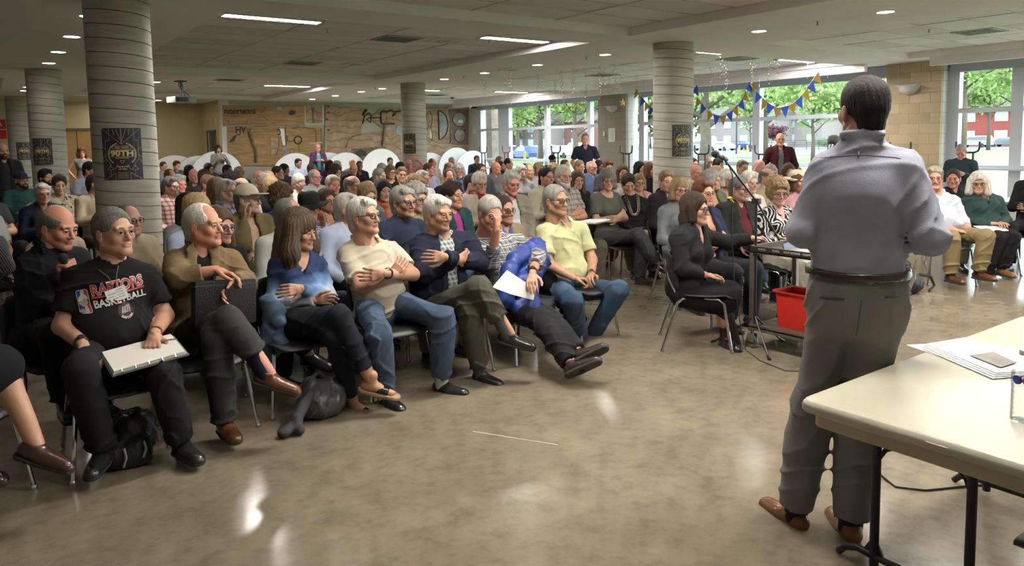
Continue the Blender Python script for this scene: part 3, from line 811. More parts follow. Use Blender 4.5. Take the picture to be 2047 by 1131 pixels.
class Person:
    """joints in world metres; built as an Empty with body, clothes, hair and the rest as its children"""
    def __init__(s, root, yaw, size=1., hero=False, fem=False, width=1., belly=0.):
        s.root = nz((root[0], root[1], 0)); s.yaw = yaw; s.z = size; s.hero = hero; s.fem = fem; s.w = width*(.92 if fem else 1.); s.belly = belly
        s.F = frame_of(yaw); s.J = {}; s.headF = None; s.hands = {}
    def P(s, l, f, u):        # local left, forward, up -> world
        return s.root+s.z*(l*s.F[0]-f*s.F[1])+nz((0, 0, u*s.z))
    def set(s, **k):
        for a, v in k.items(): s.J[a] = nz(v)
        return s
    def sit(s, legs='flat', lean=.06, slouch=0.):
        P = s.P; w = .18*s.w
        s.set(hip=P(0, 0, .525), neck=P(0, -lean, 1.02-slouch), head=P(0, -lean+.03, 1.175-slouch))
        s.set(shL=P(w, -lean+.0, .965-slouch), shR=P(-w, -lean, .965-slouch), hpL=P(.09, .04, .50), hpR=P(-.09, .04, .50))
        s.set(knL=P(.13, .46, .51), knR=P(-.13, .46, .51), anL=P(.13, .42, .085), anR=P(-.13, .42, .085))
        if legs == 'crossR': s.set(knR=P(.03, .50, .585), anR=P(.20, .62, .27), tdR=-s.F[1]*.8+s.F[0]*.25+nz((0, 0, -.25)))
        if legs == 'crossL': s.set(knL=P(-.03, .50, .585), anL=P(-.20, .62, .27), tdL=-s.F[1]*.8-s.F[0]*.25+nz((0, 0, -.25)))
        return s
    def stand(s, lean=0.):
        P = s.P; w = .19*s.w
        s.set(hip=P(0, 0, .95), neck=P(0, -.02+lean, 1.48), head=P(0, .0+lean, 1.635), shL=P(w, -.02+lean, 1.42), shR=P(-w, -.02+lean, 1.42), hpL=P(.09, 0, .90), hpR=P(-.09, 0, .90),
              knL=P(.10, .03, .50), knR=P(-.10, .03, .50), anL=P(.11, 0, .085), anR=P(-.11, 0, .085))
        return s
    def arms(s, pose='lap'):
        J = s.J; P = s.P; up = J['neck'][2]/s.z; c = lerp(J['hip'], J['neck'], .5); f = -s.F[1]; l = s.F[0]; Z = s.z; z = nz((0, 0, 1.))
        def put(side, e, w, d, n, hp):
            sg = 1 if side == 'L' else -1
            sh = J['sh'+side]
            J['el'+side] = sh+Z*(sg*e[0]*l+e[1]*f+e[2]*z); J['wr'+side] = J['el'+side]+Z*(sg*w[0]*l+w[1]*f+w[2]*z)
            s.hands[side] = (norm(sg*d[0]*l+d[1]*f+d[2]*z), norm(sg*n[0]*l+n[1]*f+n[2]*z), hp)
        if pose == 'lap':
            for a in 'LR': put(a, (.05, .05, -.27), (-.11, .19, -.10), (-.55, .7, -.2), (-.3, -.2, -1), 'relaxed')
        elif pose == 'crossed':
            put('L', (.05, .10, -.245), (-.22, .13, .01), (-.95, .1, .1), (.1, -1, .0), 'relaxed'); put('R', (.05, .09, -.25), (-.20, .15, .05), (-.85, .1, .4), (.1, -1, .0), 'relaxed')
        elif pose == 'chinR':
            put('L', (.04, .07, -.26), (-.20, .15, .02), (-.9, .2, .1), (.1, -.3, -1), 'relaxed'); put('R', (.02, .14, -.23), (-.08, .10, .22), (-.35, -.1, .9), (-.5, -.8, 0), 'fist')
        elif pose == 'chinL':
            put('R', (.04, .07, -.26), (-.20, .15, .02), (-.9, .2, .1), (.1, -.3, -1), 'relaxed'); put('L', (.02, .14, -.23), (-.08, .10, .22), (-.35, -.1, .9), (-.5, -.8, 0), 'fist')
        elif pose == 'side':
            for a in 'LR': put(a, (.07, .0, -.28), (.0, .06, -.25), (0, .2, -1), (-1, 0, 0), 'relaxed')
        elif pose == 'back':
            for a in 'LR': put(a, (.09, -.04, -.27), (-.10, -.06, -.22), (-.6, .2, -.7), (-.6, -1, 0), 'relaxed')
        elif pose == 'hips':
            put('R', (.16, -.05, -.23), (-.13, .10, -.18), (-.4, .4, -.7), (-1, 0, 0), 'relaxed'); put('L', (.07, .0, -.28), (.0, .06, -.25), (0, .2, -1), (-1, 0, 0), 'relaxed')
        elif pose == 'hold':
            for a in 'LR': put(a, (.06, .07, -.26), (-.13, .20, .10), (-.6, .6, .3), (-.7, 0, -.5), 'grip')
        elif pose == 'camera':
            for a in 'LR': put(a, (.08, .14, -.22), (-.14, .14, .18), (-.5, .4, .6), (-.6, .2, -.2), 'grip')
        elif pose == 'headR':
            put('L', (.05, .06, -.26), (-.16, .18, -.05), (-.8, .5, 0), (0, -.3, -1), 'relaxed'); put('R', (.22, .02, .14), (-.18, .02, .18), (-.8, -.1, .4), (-.3, -1, -.2), 'flat')
        elif pose == 'headL':
            put('R', (.05, .06, -.26), (-.16, .18, -.05), (-.8, .5, 0), (0, -.3, -1), 'relaxed'); put('L', (.22, .02, .14), (-.18, .02, .18), (-.8, -.1, .4), (-.3, -1, -.2), 'flat')
        return s
    def look(s, yaw, pitch=0., roll=0.):
        s.headF = frame_of(yaw, pitch, roll); return s
    def tframe(s):
        J = s.J; u = norm(J['neck']-J['hip']); r = J['shL']-J['shR']; r = norm(r-u*np.dot(r, u)); return r, np.cross(r, u), u
    def pframe(s):
        J = s.J; u = norm(J['neck']-J['hip']); r = J['hpL']-J['hpR']; r = norm(r-u*np.dot(r, u)); return r, np.cross(r, u), u
    def bounds(s, names, m):
        A = np.array([s.J[n] for n in names if n in s.J]); return A.min(0)-m, A.max(0)+m
    def torso(s, V, i, k=.05, low=-.05, hips=True):
        J = s.J; z = s.z; w = s.w; r, f, u = s.tframe(); r2, f2, u2 = s.pframe(); L = np.linalg.norm(J['neck']-J['hip']); H = lambda t: lerp(J['hip'], J['neck'], t)
        if hips: V.ell(H(0)+u*.02*z, nz((.165*w+i, .125+i, .12+i))*nz((z, z, z)), k, F=(r2, f2, u2))
        V.ell(H(.30), nz((.148*w+i+s.belly*.3, .112+i+s.belly*.5, .16))*z, k, F=(r, f, u))
        V.ell(H(.66), nz((.162*w+i, .115+i, .19))*z, k, F=(r, f, u))
        if s.belly: V.ell(H(.26)+f*(.045+s.belly*.55)*z, nz((.135*w+i+s.belly*.25, .10+i+s.belly*.3, .145+s.belly*.1))*z, k, F=(r, f, u))
        if s.fem:
            for q in (-1, 1): V.ell(H(.62)+r*q*.068*w*z+f*.075*z, nz((.062+i, .062+i, .066+i))*z, .03, F=(r, f, u))
        a = J['shL']-r*.035*z; b_ = J['shR']+r*.035*z
        V.cone(a, b_, (.054+i)*z, (.054+i)*z, k, flat=(u, 1.0))
        n = J['neck']+u*.025*z
        for q in ('shL', 'shR'): V.cone(n, J[q]-(r if q == 'shL' else -r)*.03*z, (.036+i*.7)*z, (.046+i)*z, .04)
    def arm(s, V, sd, i, fore=True, upper=1., cap='', k=.03):
        J = s.J; z = s.z*(.9 if s.fem else 1.); a, b_, c = J['sh'+sd], J['el'+sd], J['wr'+sd]
        if upper < 1: V.cone(a, lerp(a, b_, upper), (.051+i)*z, (.048+i*1.35)*z, k, cap='b')
        else: V.cone(a, b_, (.051+i)*z, (.041+i)*z, k)
        if fore is True: V.cone(b_, c, (.041+i)*z, (.027+i*.8)*z, k, bulge=.004, cap=cap)
        elif fore: V.cone(b_, lerp(b_, c, fore), (.041+i)*z, (.036+i*1.2)*z, k, cap='b')
    def leg(s, V, sd, ti, si, end=1., k=.03, shin=True):
        J = s.J; z = s.z; a, b_, c = J['hp'+sd], J['kn'+sd], J['an'+sd]
        V.cone(a, b_, (.082+ti)*z, (.055+ti*.9)*z, k)
        if shin: V.cone(b_, lerp(b_, c, end), (.052+si)*z, (.039+si)*z, k, cap='b' if end < 1.02 else '', bulge=.006)
    def toe(s, sd):
        J = s.J
        if 'td'+sd in J: return norm(J['td'+sd])
        d = -s.F[1].copy(); o = s.F[0]*(.22 if sd == 'L' else -.22); return norm(d+o)
    def build(s, label, skin, hair=None, hairc=(.1, .07, .05), top=('tee', (.1, .1, .1)), bottom=('trousers', (.05, .05, .06)), shoes=((.02, .02, .02), 'shoe'), under=None, glasses=None,
              beard=None, hat=None, cat='person', group=None, jaw=1., nose=1., age=.6, handpose=None, collar=None, sleeve=None, extras=True, lower=True, open_=.0, hv=0, lips=1., socks=None, belt=None, tuck=False, tights=None):
        J = s.J; z = s.z; Z = nz((0, 0, 1.)); hero = s.hero; hb = .012 if hero else .02; hc = .009 if hero else .0155; hh = .0045 if hero else .0072
        hscale = s.__dict__.get('hscale', 1.)
        if s.headF is None: s.headF = s.F
        off = s.root; E_ = thing('person', label, cat, off, 0, group); r, f, u = s.tframe(); hF = s.headF
        # --- body
        names = ['hip', 'neck', 'shL', 'shR', 'elL', 'elR', 'wrL', 'wrR', 'hpL', 'hpR', 'knL', 'knR', 'anL', 'anR'] if lower else ['hip', 'neck', 'shL', 'shR', 'elL', 'elR', 'wrL', 'wrR', 'hpL', 'hpR']
        lo, hi = s.bounds(names, .17*z); V = Vox(lo, hi, hb)
        s.torso(V, -.006)
        for a in 'LR': s.arm(V, a, 0)
        if lower:
            for a in 'LR':
                s.leg(V, a, -.004 if bottom[0] in ('skirt', 'longskirt') else -.013, -.006, 1.05); V.ell(lerp(J['kn'+a], J['an'+a], .3)+s.F[1]*.02*z, nz((.045, .05, .09))*z, .03)
        V.cone(J['neck']-u*.02*z, lerp(J['neck'], J['head'], .6), (.055 if s.fem else .060)*z, (.050 if s.fem else .056)*z, .03)
        v, q = V.nets(); PB = Parts().add(v, q)
        hk = ('head', hero, s.fem, round(jaw, 2), round(nose, 2), round(age, 1), lips)
        hv_, hq_, hm_ = geo(hk, lambda: head_mesh(hh, jaw, nose, (1.25 if s.fem else 1.)*lips, age, s.fem))
        hs = z*(.95 if s.fem else 1.)*hscale
        PB.add(tf(hv_, hF, J['head'], hs), hq_, hm_)
        for sd in 'LR':
            d, n, hp = s.hands[sd]; n = norm(n-d*np.dot(d, n)); vv, qq = geo(('hand', hp, hero), lambda: hand_mesh(.0048 if hero else .0075, hp))
            zc = -n; yc = np.cross(zc, d)
            vv = vv.copy()
            if sd == 'R': vv[:, 1] *= -1; qq = qq[:, ::-1]
            # for the left hand the thumb (+y) must point along cross(up, dir)
            PB.add(vv @ (np.array([d, yc, zc])*(.88 if s.fem else .97)*z)+J['wr'+sd], qq)
        body = link('body', PB.mesh('body', [mskin, mlip, meyew, miris, mpup], off), E_, color=skin)
        # --- clothes
        def garment(name, fn, m, col, names, marg, h=None, fold=.0, seed=0.):
            lo, hi = s.bounds(names, marg*z); V = Vox(lo, hi, h or hc); fn(V)
            if fold: V.folds(fold*z, 52 if hero else 40, seed)
            v, q = V.nets()
            me = Parts().add(v, q).mesh(name, [m], off); return link(name, me, E_, color=col)
        kind, tc = top[0], top[1]; tm = top[2] if len(top) > 2 else mcloth
        sd_ = (sum(map(ord, label)) % 100)/10.
        UP = ['hip', 'neck', 'shL', 'shR', 'elL', 'elR', 'wrL', 'wrR']; TO = ['hip', 'neck', 'shL', 'shR', 'hpL', 'hpR']
        N = J['neck']
        def neckhole(V, rad=.062, dep=.0):
            V.cone(N+u*(.018 if rad < .08 else -.012)*z+f*.010*z, N+u*.25*z+f*.03*z, rad*z, rad*1.7*z, .006, 'sub')
        def vneck(V, dep, w=.05):
            V.cone(N+f*.055*z+u*.02*z, N-u*dep*z+f*.13*z, w*z, .008*z, .006, 'sub')
        def wings(V, i):      # turned-down collar
            for q in (-1, 1):
                V.cone(N+r*q*.066*z-f*.035*z+u*.052*z, N+r*q*.060*z+f*.045*z+u*.034*z, .019*z, .018*z, .010, flat=(norm(r*q+f*.2), 2.4))
                V.cone(N+r*q*.058*z+f*.055*z+u*.034*z, N+r*q*.052*z+f*.100*z-u*.030*z, .022*z, .008*z, .008, flat=(norm(f+u*.5), 2.2))
            V.cone(N-r*.055*z-f*.055*z+u*.052*z, N+r*.055*z-f*.055*z+u*.052*z, .018*z, .018*z, .015, flat=(f, 1.8))
        infl = .010 if hero else .011
        def upper(V, i, slv, hemlen=.10, neck='crew', coll=False, opn=0., dep=.12):
            s.torso(V, i)
            V.ell(J['hip']-u*.0*z, nz((.165*s.w+i+.004, .12+i+.004, hemlen+.02))*z, .04, F=(r, f, u))
            for a in 'LR':
                if slv == 'short': s.arm(V, a, i+.004, False, .72)
                elif slv == 'long': s.arm(V, a, i+.002, True, cap='b')
                elif slv == 'none': pass
                elif slv == 'roll': s.arm(V, a, i+.002, .55)
            V.cone(N-u*.07*z, N+u*.012*z, (.062+i)*z, (.056+i)*z, .03)
            neckhole(V, .053 if neck != 'scoop' else .085)
            if neck in ('v', 'polo', 'shirt'): vneck(V, {'v': dep, 'polo': .075, 'shirt': .05}[neck], .05 if neck != 'shirt' else .034)
            if opn:       # coat worn open: a wedge that widens towards the hem
                X0 = N
                def g(X, Y, Zz):
                    px, py, pz = X-X0[0], Y-X0[1], Zz-X0[2]
                    a_ = np.abs(px*r[0]+py*r[1]+pz*r[2]); fw = px*f[0]+py*f[1]+pz*f[2]; dn = -(px*u[0]+py*u[1]+pz*u[2])
                    wd = (.062-.10*dn*(1-opn))*z if opn < 1 else (.045+.07*dn)*z
                    return np.maximum(a_-np.maximum(wd, .002), .0-fw)
                V.fn(g, 'sub', .006)
            if kind in ('jacket', 'coat') and collar is not False:
                for q in (-1, 1): V.cone(N+r*q*.064*z+f*.078*z-u*.0*z, N+r*q*(.050 if opn < .5 else .085)*z+f*.142*z-u*.17*z, .036*z, .012*z, .006, flat=(norm(f*1.+u*.25), 3.2))
            if coll: wings(V, i)
            if tuck: V.half(J['hip']+u*.075*z, -u)
        nk = {'tee': 'crew', 'polo': 'polo', 'shirt': 'shirt', 'rolled': 'shirt', 'sweater': 'crew', 'vneck': 'v', 'scoop': 'scoop', 'blouse': 'v', 'jacket': 'crew', 'coat': 'crew', 'sleeveless': 'scoop', 'cardigan': 'v', 'tanktop': 'scoop', 'turtle': 'crew'}[kind]
        slv = sleeve or {'tee': 'short', 'polo': 'short', 'shirt': 'long', 'rolled': 'roll', 'sweater': 'long', 'vneck': 'long', 'scoop': 'short', 'blouse': 'long', 'jacket': 'long', 'coat': 'long', 'sleeveless': 'none', 'cardigan': 'long', 'tanktop': 'none', 'turtle': 'long'}[kind]
        coll = kind in ('polo', 'shirt', 'rolled') if collar is None else collar
        outer = kind in ('jacket', 'coat', 'cardigan')
        if outer and under:
            uk, uc = under[0], under[1]; um = under[2] if len(under) > 2 else mcloth
            garment('shirt', lambda V: (s.torso(V, .008), neckhole(V, .058), vneck(V, .05 if uk != 'v' else .11, .04), wings(V, .01) if uk in ('shirt', 'polo') else None), um, uc, TO, .2, fold=.002, seed=sd_)
        nm = {'tee': 't_shirt', 'polo': 'polo_shirt', 'shirt': 'shirt', 'rolled': 'shirt', 'sweater': 'sweater', 'vneck': 'sweater', 'scoop': 't_shirt', 'blouse': 'blouse', 'jacket': 'jacket', 'coat': 'coat', 'sleeveless': 'top', 'cardigan': 'cardigan', 'tanktop': 'top', 'turtle': 'sweater'}[kind]
        ii = infl+(.012 if outer else .004 if kind in ('sweater', 'vneck', 'shirt') else 0)
        s.top = garment(nm, lambda V: upper(V, ii, slv, .10 if not outer else .13, nk, coll or (outer and collar is not False), opn=((open_ or .35) if outer else 0)), tm, tc, UP, .22, fold=(.009 if hero else .006)*s.__dict__.get('crease', 1.), seed=sd_)
        if lower:
            bk, bc = bottom[0], bottom[1]; bm_ = bottom[2] if len(bottom) > 2 else (mdenim if bk == 'jeans' else mcloth)
            LO = ['hip', 'hpL', 'hpR', 'knL', 'knR', 'anL', 'anR']
            def pants(V):
                r2, f2, u2 = s.pframe()
                V.ell(J['hip']-u*.01*z, nz((.172*s.w+.006, .133, .125 if not belt else .19))*z, .05, F=(r2, f2, u2))
                for a in 'LR': s.leg(V, a, .011, .027 if bk != 'slim' else .008, s.__dict__.get('ends', {}).get(a, .97), k=.035)
                def waist(X, Y, Zz):
                    px, py, pz = X-J['hip'][0], Y-J['hip'][1], Zz-J['hip'][2]
                    return np.maximum(.135*z-(px*u[0]+py*u[1]+pz*u[2]), px*f[0]+py*f[1]+pz*f[2]-.20*z)
                V.fn(waist, 'sub')
            def skirt(V):
                V.ell(J['hip'], nz((.175, .135, .125))*z, .05, F=(r, f, u))
                for a in 'LR': V.cone(J['hp'+a], lerp(J['hp'+a], J['kn'+a], .98), .105*z, .095*z, .05)
                V.cone(lerp(J['hpL'], J['hpR'], .5), lerp(J['knL'], J['knR'], .5)-nz((0, 0, .02)), .12*z, .11*z, .06)
                if bk == 'longskirt':
                    for a in 'LR': V.cone(J['kn'+a], lerp(J['kn'+a], J['an'+a], .45), .09*z, .10*z, .05, cap='b')
            if bk in ('skirt', 'longskirt'): garment('skirt', skirt, bm_, bc, ['hip', 'hpL', 'hpR', 'knL', 'knR'] + (['anL', 'anR'] if bk == 'longskirt' else []), .2, fold=.003, seed=sd_)
            else: garment('trousers' if bk != 'jeans' else 'jeans', pants, bm_, bc, LO, .19, fold=(.011 if hero else .007)*s.__dict__.get('crease', 1.), seed=sd_+1)
            if tights: garment('tights', lambda V: [s.leg(V, a, .002, .003, 1.05) for a in 'LR'], mcloth, tights, LO, .17)
            if belt: 
                garment('belt', lambda V: (V.ell(J['hip']+u*.085*z, nz((.168*s.w+.012, .128+.010, .2))*z, .0, F=s.pframe()), V.half(J['hip']+u*.106*z, u), V.half(J['hip']+u*.076*z, -u)), mleather, belt, TO, .2, h=.008)
            if shoes:
                for sd in 'LR':
                    d = s.toe(sd); A = J['an'+sd]; sh_ = norm(J['kn'+sd]-A); up = norm((Z if abs(d[2]) < .12 else sh_)-d*np.dot(d, Z if abs(d[2]) < .12 else sh_)); lat = np.cross(up, d); hl = A-up*.042*z-d*.03*z; tl = A-up*.052*z+d*.155*z
                    V = Vox(np.minimum(hl, tl)-.09*z, np.maximum(hl, tl)+.12*z, .008 if hero else .014)
                    V.cone(hl, hl+d*.07*z, .036*z, .038*z, .02, flat=(lat, 1.05)); V.cone(hl+d*.07*z, tl, .041*z, .034*z, .02, flat=(up, 1.2)); V.cone(A-up*.03*z, A+up*.0*z, .040*z, .044*z, .02, cap='b')
                    V.cone(hl+d*.10*z-up*.01*z, tl+d*.01*z-up*.01*z, .043*z, .036*z, .02, flat=(up, 1.4))
                    V.half(A-up*.072*z, -up); v, q = V.nets()
                    S = Vox(np.minimum(hl, tl)-.09*z, np.maximum(hl, tl)+.09*z, .007 if hero else .013); S.cone(hl-up*.02*z, hl+d*.07*z-up*.02*z, .042*z, .043*z, .01); S.cone(hl+d*.07*z-up*.02*z, tl+d*.006*z-up*.01*z, .046*z, .040*z, .01); S.half(A-up*.064*z, up); S.half(A-up*.084*z, -up)
                    S.ell(hl+d*.075*z-up*.047*z, (.022*z,)*3, .0, 'sub'); v2, q2 = S.nets()
                    me = Parts().add(v, q, 0).add(v2, q2, 1).mesh('shoe', [mleather if shoes[1] == 'shoe' else mcloth, msole], off); link('shoe', me, E_, color=shoes[0])
                    if socks:
                        V = Vox(np.minimum(A, J['kn'+sd])-.08, np.maximum(A, J['kn'+sd])+.08, hc); V.cone(A-up*.03*z, lerp(A, J['kn'+sd], .45), .044*z, .049*z, 0, cap='b'); v, q = V.nets()
                        link('sock', Parts().add(v, q).mesh('sock', [mcloth], off), E_, color=socks)
        # --- hair, beard, hat, glasses
        def onhead(name, geom, mats_, col, mi=0):
            v, q = geom; me = Parts().add(tf(v, hF, J['head'], hs), q, mi).mesh(name, mats_, off); return link(name, me, E_, color=col)
        if hair and hair != 'bald': onhead('hair', geo(('hair', hair, hero), lambda: hair_mesh(hair, .0058 if hero else .0095)), [mhair], hairc)
        else: onhead('eyebrows', geo('brows', brows_mesh), [mhair], hairc)
        if beard: onhead('beard' if beard != 'moustache' else 'moustache', geo(('beard', beard), lambda: beard_mesh(beard, .006)), [mhair], hv or hairc)
        if hat: onhead({'fedora': 'hat', 'sun': 'sun_hat', 'cap': 'cap', 'veil': 'headscarf', 'knit': 'knit_cap'}[hat[0]], geo(('hat', hat[0]), lambda: cap_mesh(hat[0], .007)), [mcloth], hat[1])
        if glasses:
            B = geo(('gl', glasses[0]), lambda: glasses_mesh(glasses[0]))
            me = pymesh('glasses', tf(nz(B.v), hF, J['head'], hs)-off, B.f, [mframe, mlens], B.m); link('glasses', me, E_, color=glasses[1])
        s.E = E_
        return s
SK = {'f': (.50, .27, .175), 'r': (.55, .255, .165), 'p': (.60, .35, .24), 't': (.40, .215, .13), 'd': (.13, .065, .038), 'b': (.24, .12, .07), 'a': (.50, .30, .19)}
HC = {'white': (.56, .53, .47), 'grey': (.30, .28, .25), 'dgrey': (.14, .13, .115), 'blond': (.38, .26, .13), 'sandy': (.22, .145, .075), 'brown': (.085, .048, .026), 'dbrown': (.035, .021, .014), 'black': (.010, .009, .009), 'red': (.11, .040, .020), 'silver': (.42, .40, .36)}
# ------------------------------------------------------------------ the people one can see whole
def uyz(u, y, z):
    lo, hi = 0., 1131.
    for _ in range(40):
        m = (lo+hi)/2
        if at_y(u, m, y)[2] > z: lo = m
        else: hi = m
    return at_y(u, m, y)
black = (.012, .012, .014); navy = (.018, .024, .055)
def chair(*a, **k): pass
SEATS = []          # (x, y, yaw, label, group)
def hero(u, y0, yaw, hz=.52, **k):
    r = uyz(u, y0, hz); p = Person((r[0], r[1]), yaw, hero=True, **k).sit().arms('lap'); p.J['hip'] = p.P(0, 0, hz/p.z); return p
def joints(p, **k):
    for n, (u, v, f) in k.items(): p.J[n] = at_plane(u, v, p.root-p.F[1]*f, p.F[1])
    return p
def jl(p, **k):
    """as joints(), for someone seen from the side: (u, v, offset to the person's left)"""
    for n, (u, v, l) in k.items(): p.J[n] = at_plane(u, v, p.root+p.F[0]*l, p.F[0])
    return p
def hand(p, sd, to, n, pose='relaxed'):
    """aim a hand at a world point or along a direction (3 numbers), palm along n"""
    p.hands[sd] = (norm(to), norm(n), pose)
f_ = nz((0, -1., 0)); X_ = nz((1., 0, 0)); Z_ = nz((0, 0, 1.))
def phi(p, a, pitch=0., roll=0.): return p.look(-math.atan2(p.root[0], p.root[1])+a, pitch, roll)

# man in the basketball t-shirt
raptor = p = hero(222, 4.32, 0, .53, width=1.18, belly=.13)
joints(p, neck=(226, 528, -.02), head=(229, 466, .0), shR=(150, 556, -.02), shL=(294, 552, -.02), elR=(124, 652, .02), elL=(330, 632, .06), wrR=(166, 690, .26), wrL=(308, 668, .30),
       hpR=(190, 690, .05), hpL=(262, 690, .05), knR=(160, 738, .43), knL=(324, 742, .43), anR=(204, 896, .28), anL=(362, 880, .36))
p.J['tdR'] = nz((-.45, -1, 0)); p.J['tdL'] = nz((.25, -1, 0))
hand(p, 'R', (.55, -.75, -.5), (-.2, -.3, -1), 'relaxed'); hand(p, 'L', (-.25, -.7, -.55), (-.1, -.4, -1), 'relaxed')
phi(p, .62, .06).build('heavy-set man in black basketball t-shirt with clipboard on his lap', SK['f'], 'short', HC['dgrey'], ('tee', (.010, .010, .011)), ('trousers', (.014, .014, .016)),
    glasses=('wire', (.25, .22, .18)), socks=(.01, .01, .01), age=.7, jaw=1.12)
SEATS.append((p.root[0], p.root[1], 0, 'black shell chair under the man in the basketball t-shirt'))
# balding man in black sweater holding a microphone to his chin
p = hero(92, 5.0, .25, .50)
joints(p, neck=(100, 500, .02), head=(116, 456, .06), shR=(62, 526, .0), shL=(158, 518, .0), elR=(66, 596, .03), elL=(168, 588, .08), wrR=(122, 612, .26), wrL=(152, 548, .22),
       hpR=(86, 655, .05), hpL=(140, 655, .05), knR=(110, 672, .48), knL=(190, 672, .48), anR=(130, 800, .44), anL=(205, 800, .44))
hand(p, 'L', (-.35, -.25, .75), (-.6, .6, 0), 'fist')
mic_man = p
phi(p, .75, -.22).build('balding man in black sweater holding a microphone at his chin', SK['r'], 'fringe', HC['dgrey'], ('sweater', (.012, .012, .015)), ('trousers', (.012, .012, .014)), collar=True, age=.8)
SEATS.append((p.root[0], p.root[1], .25, 'black shell chair under the man in the black sweater'))
# man in the tan jacket
tanman = p = hero(392, 4.5, 0, .51); p.ends = {'R': .66}
joints(p, neck=(400, 502, -.04), head=(408, 452, -.01), shR=(354, 526, -.05), shL=(462, 524, -.05), elR=(356, 556, .16), elL=(490, 566, .06), wrR=(432, 540, .26), wrL=(468, 560, .26),
       hpR=(372, 668, .05), hpL=(420, 668, .05), knR=(456, 640, .50), knL=(432, 672, .46), anR=(536, 742, .62), anL=(449, 838, .42))
p.J['tdR'] = nz((.85, -.55, -.35)); p.J['tdL'] = nz((.05, -1, 0))
hand(p, 'R', (.8, -.35, -.3), (.0, -.2, -1), 'relaxed'); hand(p, 'L', (-.65, -.35, -.5), (-.1, -.6, -.6), 'relaxed')
phi(p, .95, .02).build('white-haired man in tan tweed jacket with legs crossed, holding a briefcase', SK['r'], 'receding', HC['white'], ('jacket', (.155, .105, .052), pattern('tweed_tan', 'tweed', 1, (.20, .145, .08))), ('trousers', (.040, .041, .038)),
    under=('shirt', (.008, .008, .008)), shoes=((.11, .04, .018), 'shoe'), socks=(.012, .014, .03), open_=.25, age=1.0)
SEATS.append((p.root[0], p.root[1], 0, 'black shell chair under the man in the tan jacket'))
# woman in the blue blouse
blouse = p = hero(580, 4.55, 0, .50, fem=True); p.ends = {'R': .82, 'L': .88}
joints(p, neck=(597, 510, -.05), head=(599, 464, -.02), shR=(553, 530, -.06), shL=(635, 530, -.06), elR=(548, 604, .02), elL=(655, 590, .06), wrR=(628, 600, .20), wrL=(602, 577, .24),
       hpR=(562, 648, .05), hpL=(606, 648, .05), knR=(680, 632, .52), knL=(664, 662, .46), anR=(742, 760, .60), anL=(706, 806, .40))
p.J['tdR'] = nz((.75, -.65, -.22)); p.J['tdL'] = nz((.35, -1, 0))
hand(p, 'R', (.9, -.1, .0), (0, -.9, -.2), 'relaxed'); hand(p, 'L', (-.95, -.1, .05), (0, .9, -.3), 'relaxed')
phi(p, 1.0, -.10).build('woman with long shaggy brown hair in dip-dyed blue blouse, legs crossed', SK['t'], 'longfull', (.075, .050, .032), ('blouse', (.02, .03, .1), pattern('dip_dye', 'dip', 1, (.60, .60, .58), (.022, .036, .095))), ('slim', (.014, .016, .024)),
    shoes=None, age=.7)
SEATS.append((p.root[0], p.root[1], 0, 'black shell chair under the woman in the blue blouse'))
# cream polo
polo = p = hero(762, 4.45, 0, .50, belly=.05); p.ends = {'L': .90}
joints(p, neck=(729, 482, -.16), head=(728, 434, -.10), shR=(692, 508, -.15), shL=(784, 502, -.15), elR=(722, 574, .06), elL=(826, 549, .05), wrR=(780, 550, .19), wrL=(768, 546, .25),
       hpR=(738, 618, .05), hpL=(792, 606, .05), knR=(758, 668, .46), knL=(886, 636, .46), anR=(770, 786, .36), anL=(882, 762, .38))
p.J['tdR'] = nz((.1, -1, 0)); p.J['tdL'] = nz((.55, -1, 0))
hand(p, 'R', (.72, -.15, .6), (.2, .9, .1), 'relaxed'); hand(p, 'L', (-.95, .1, .0), (0, .9, 0), 'relaxed')
phi(p, .95, .10).build('white-haired man in cream polo shirt and blue jeans, arms folded', SK['f'], 'side', HC['white'], ('polo', (.50, .445, .34)), ('jeans', (.062, .092, .140)), glasses=('thick', (.01, .01, .01)), socks=(.5, .5, .48), age=.8)
SEATS.append((p.root[0], p.root[1], 0, 'black shell chair under the man in the cream polo shirt'))
# navy cardigan
card = p = hero(880, 4.5, 0, .50, belly=.04); p.ends = {'R': .66, 'L': .90}
joints(p, neck=(880, 474, -.10), head=(876, 428, -.05), shR=(838, 494, -.10), shL=(936, 484, -.10), elR=(846, 548, .08), elL=(960, 524, .08), wrR=(914, 520, .22), wrL=(890, 514, .27),
       hpR=(860, 620, .05), hpL=(912, 612, .05), knR=(956, 574, .50), knL=(938, 618, .44), anR=(1018, 664, .60), anL=(960, 742, .40))
p.J['tdR'] = nz((.80, -.6, -.28)); p.J['tdL'] = nz((.25, -1, 0))
hand(p, 'R', (.9, .1, .2), (.0, .9, 0), 'relaxed'); hand(p, 'L', (-.95, .05, .15), (0, .9, -.1), 'relaxed')
phi(p, .75, -.05).build('white-haired man in navy cardigan over checked shirt, legs crossed', SK['t'], 'side', HC['white'], ('cardigan', (.016, .018, .034)), ('trousers', (.072, .070, .052)), under=('shirt', (.42, .44, .42), pattern('cardigan_check', 'plaid', .6, (.12, .14, .16), (.55, .55, .52))),
    socks=(.08, .08, .08), age=1.0, open_=.2)
SEATS.append((p.root[0], p.root[1], 0, 'black shell chair under the man in the navy cardigan'))
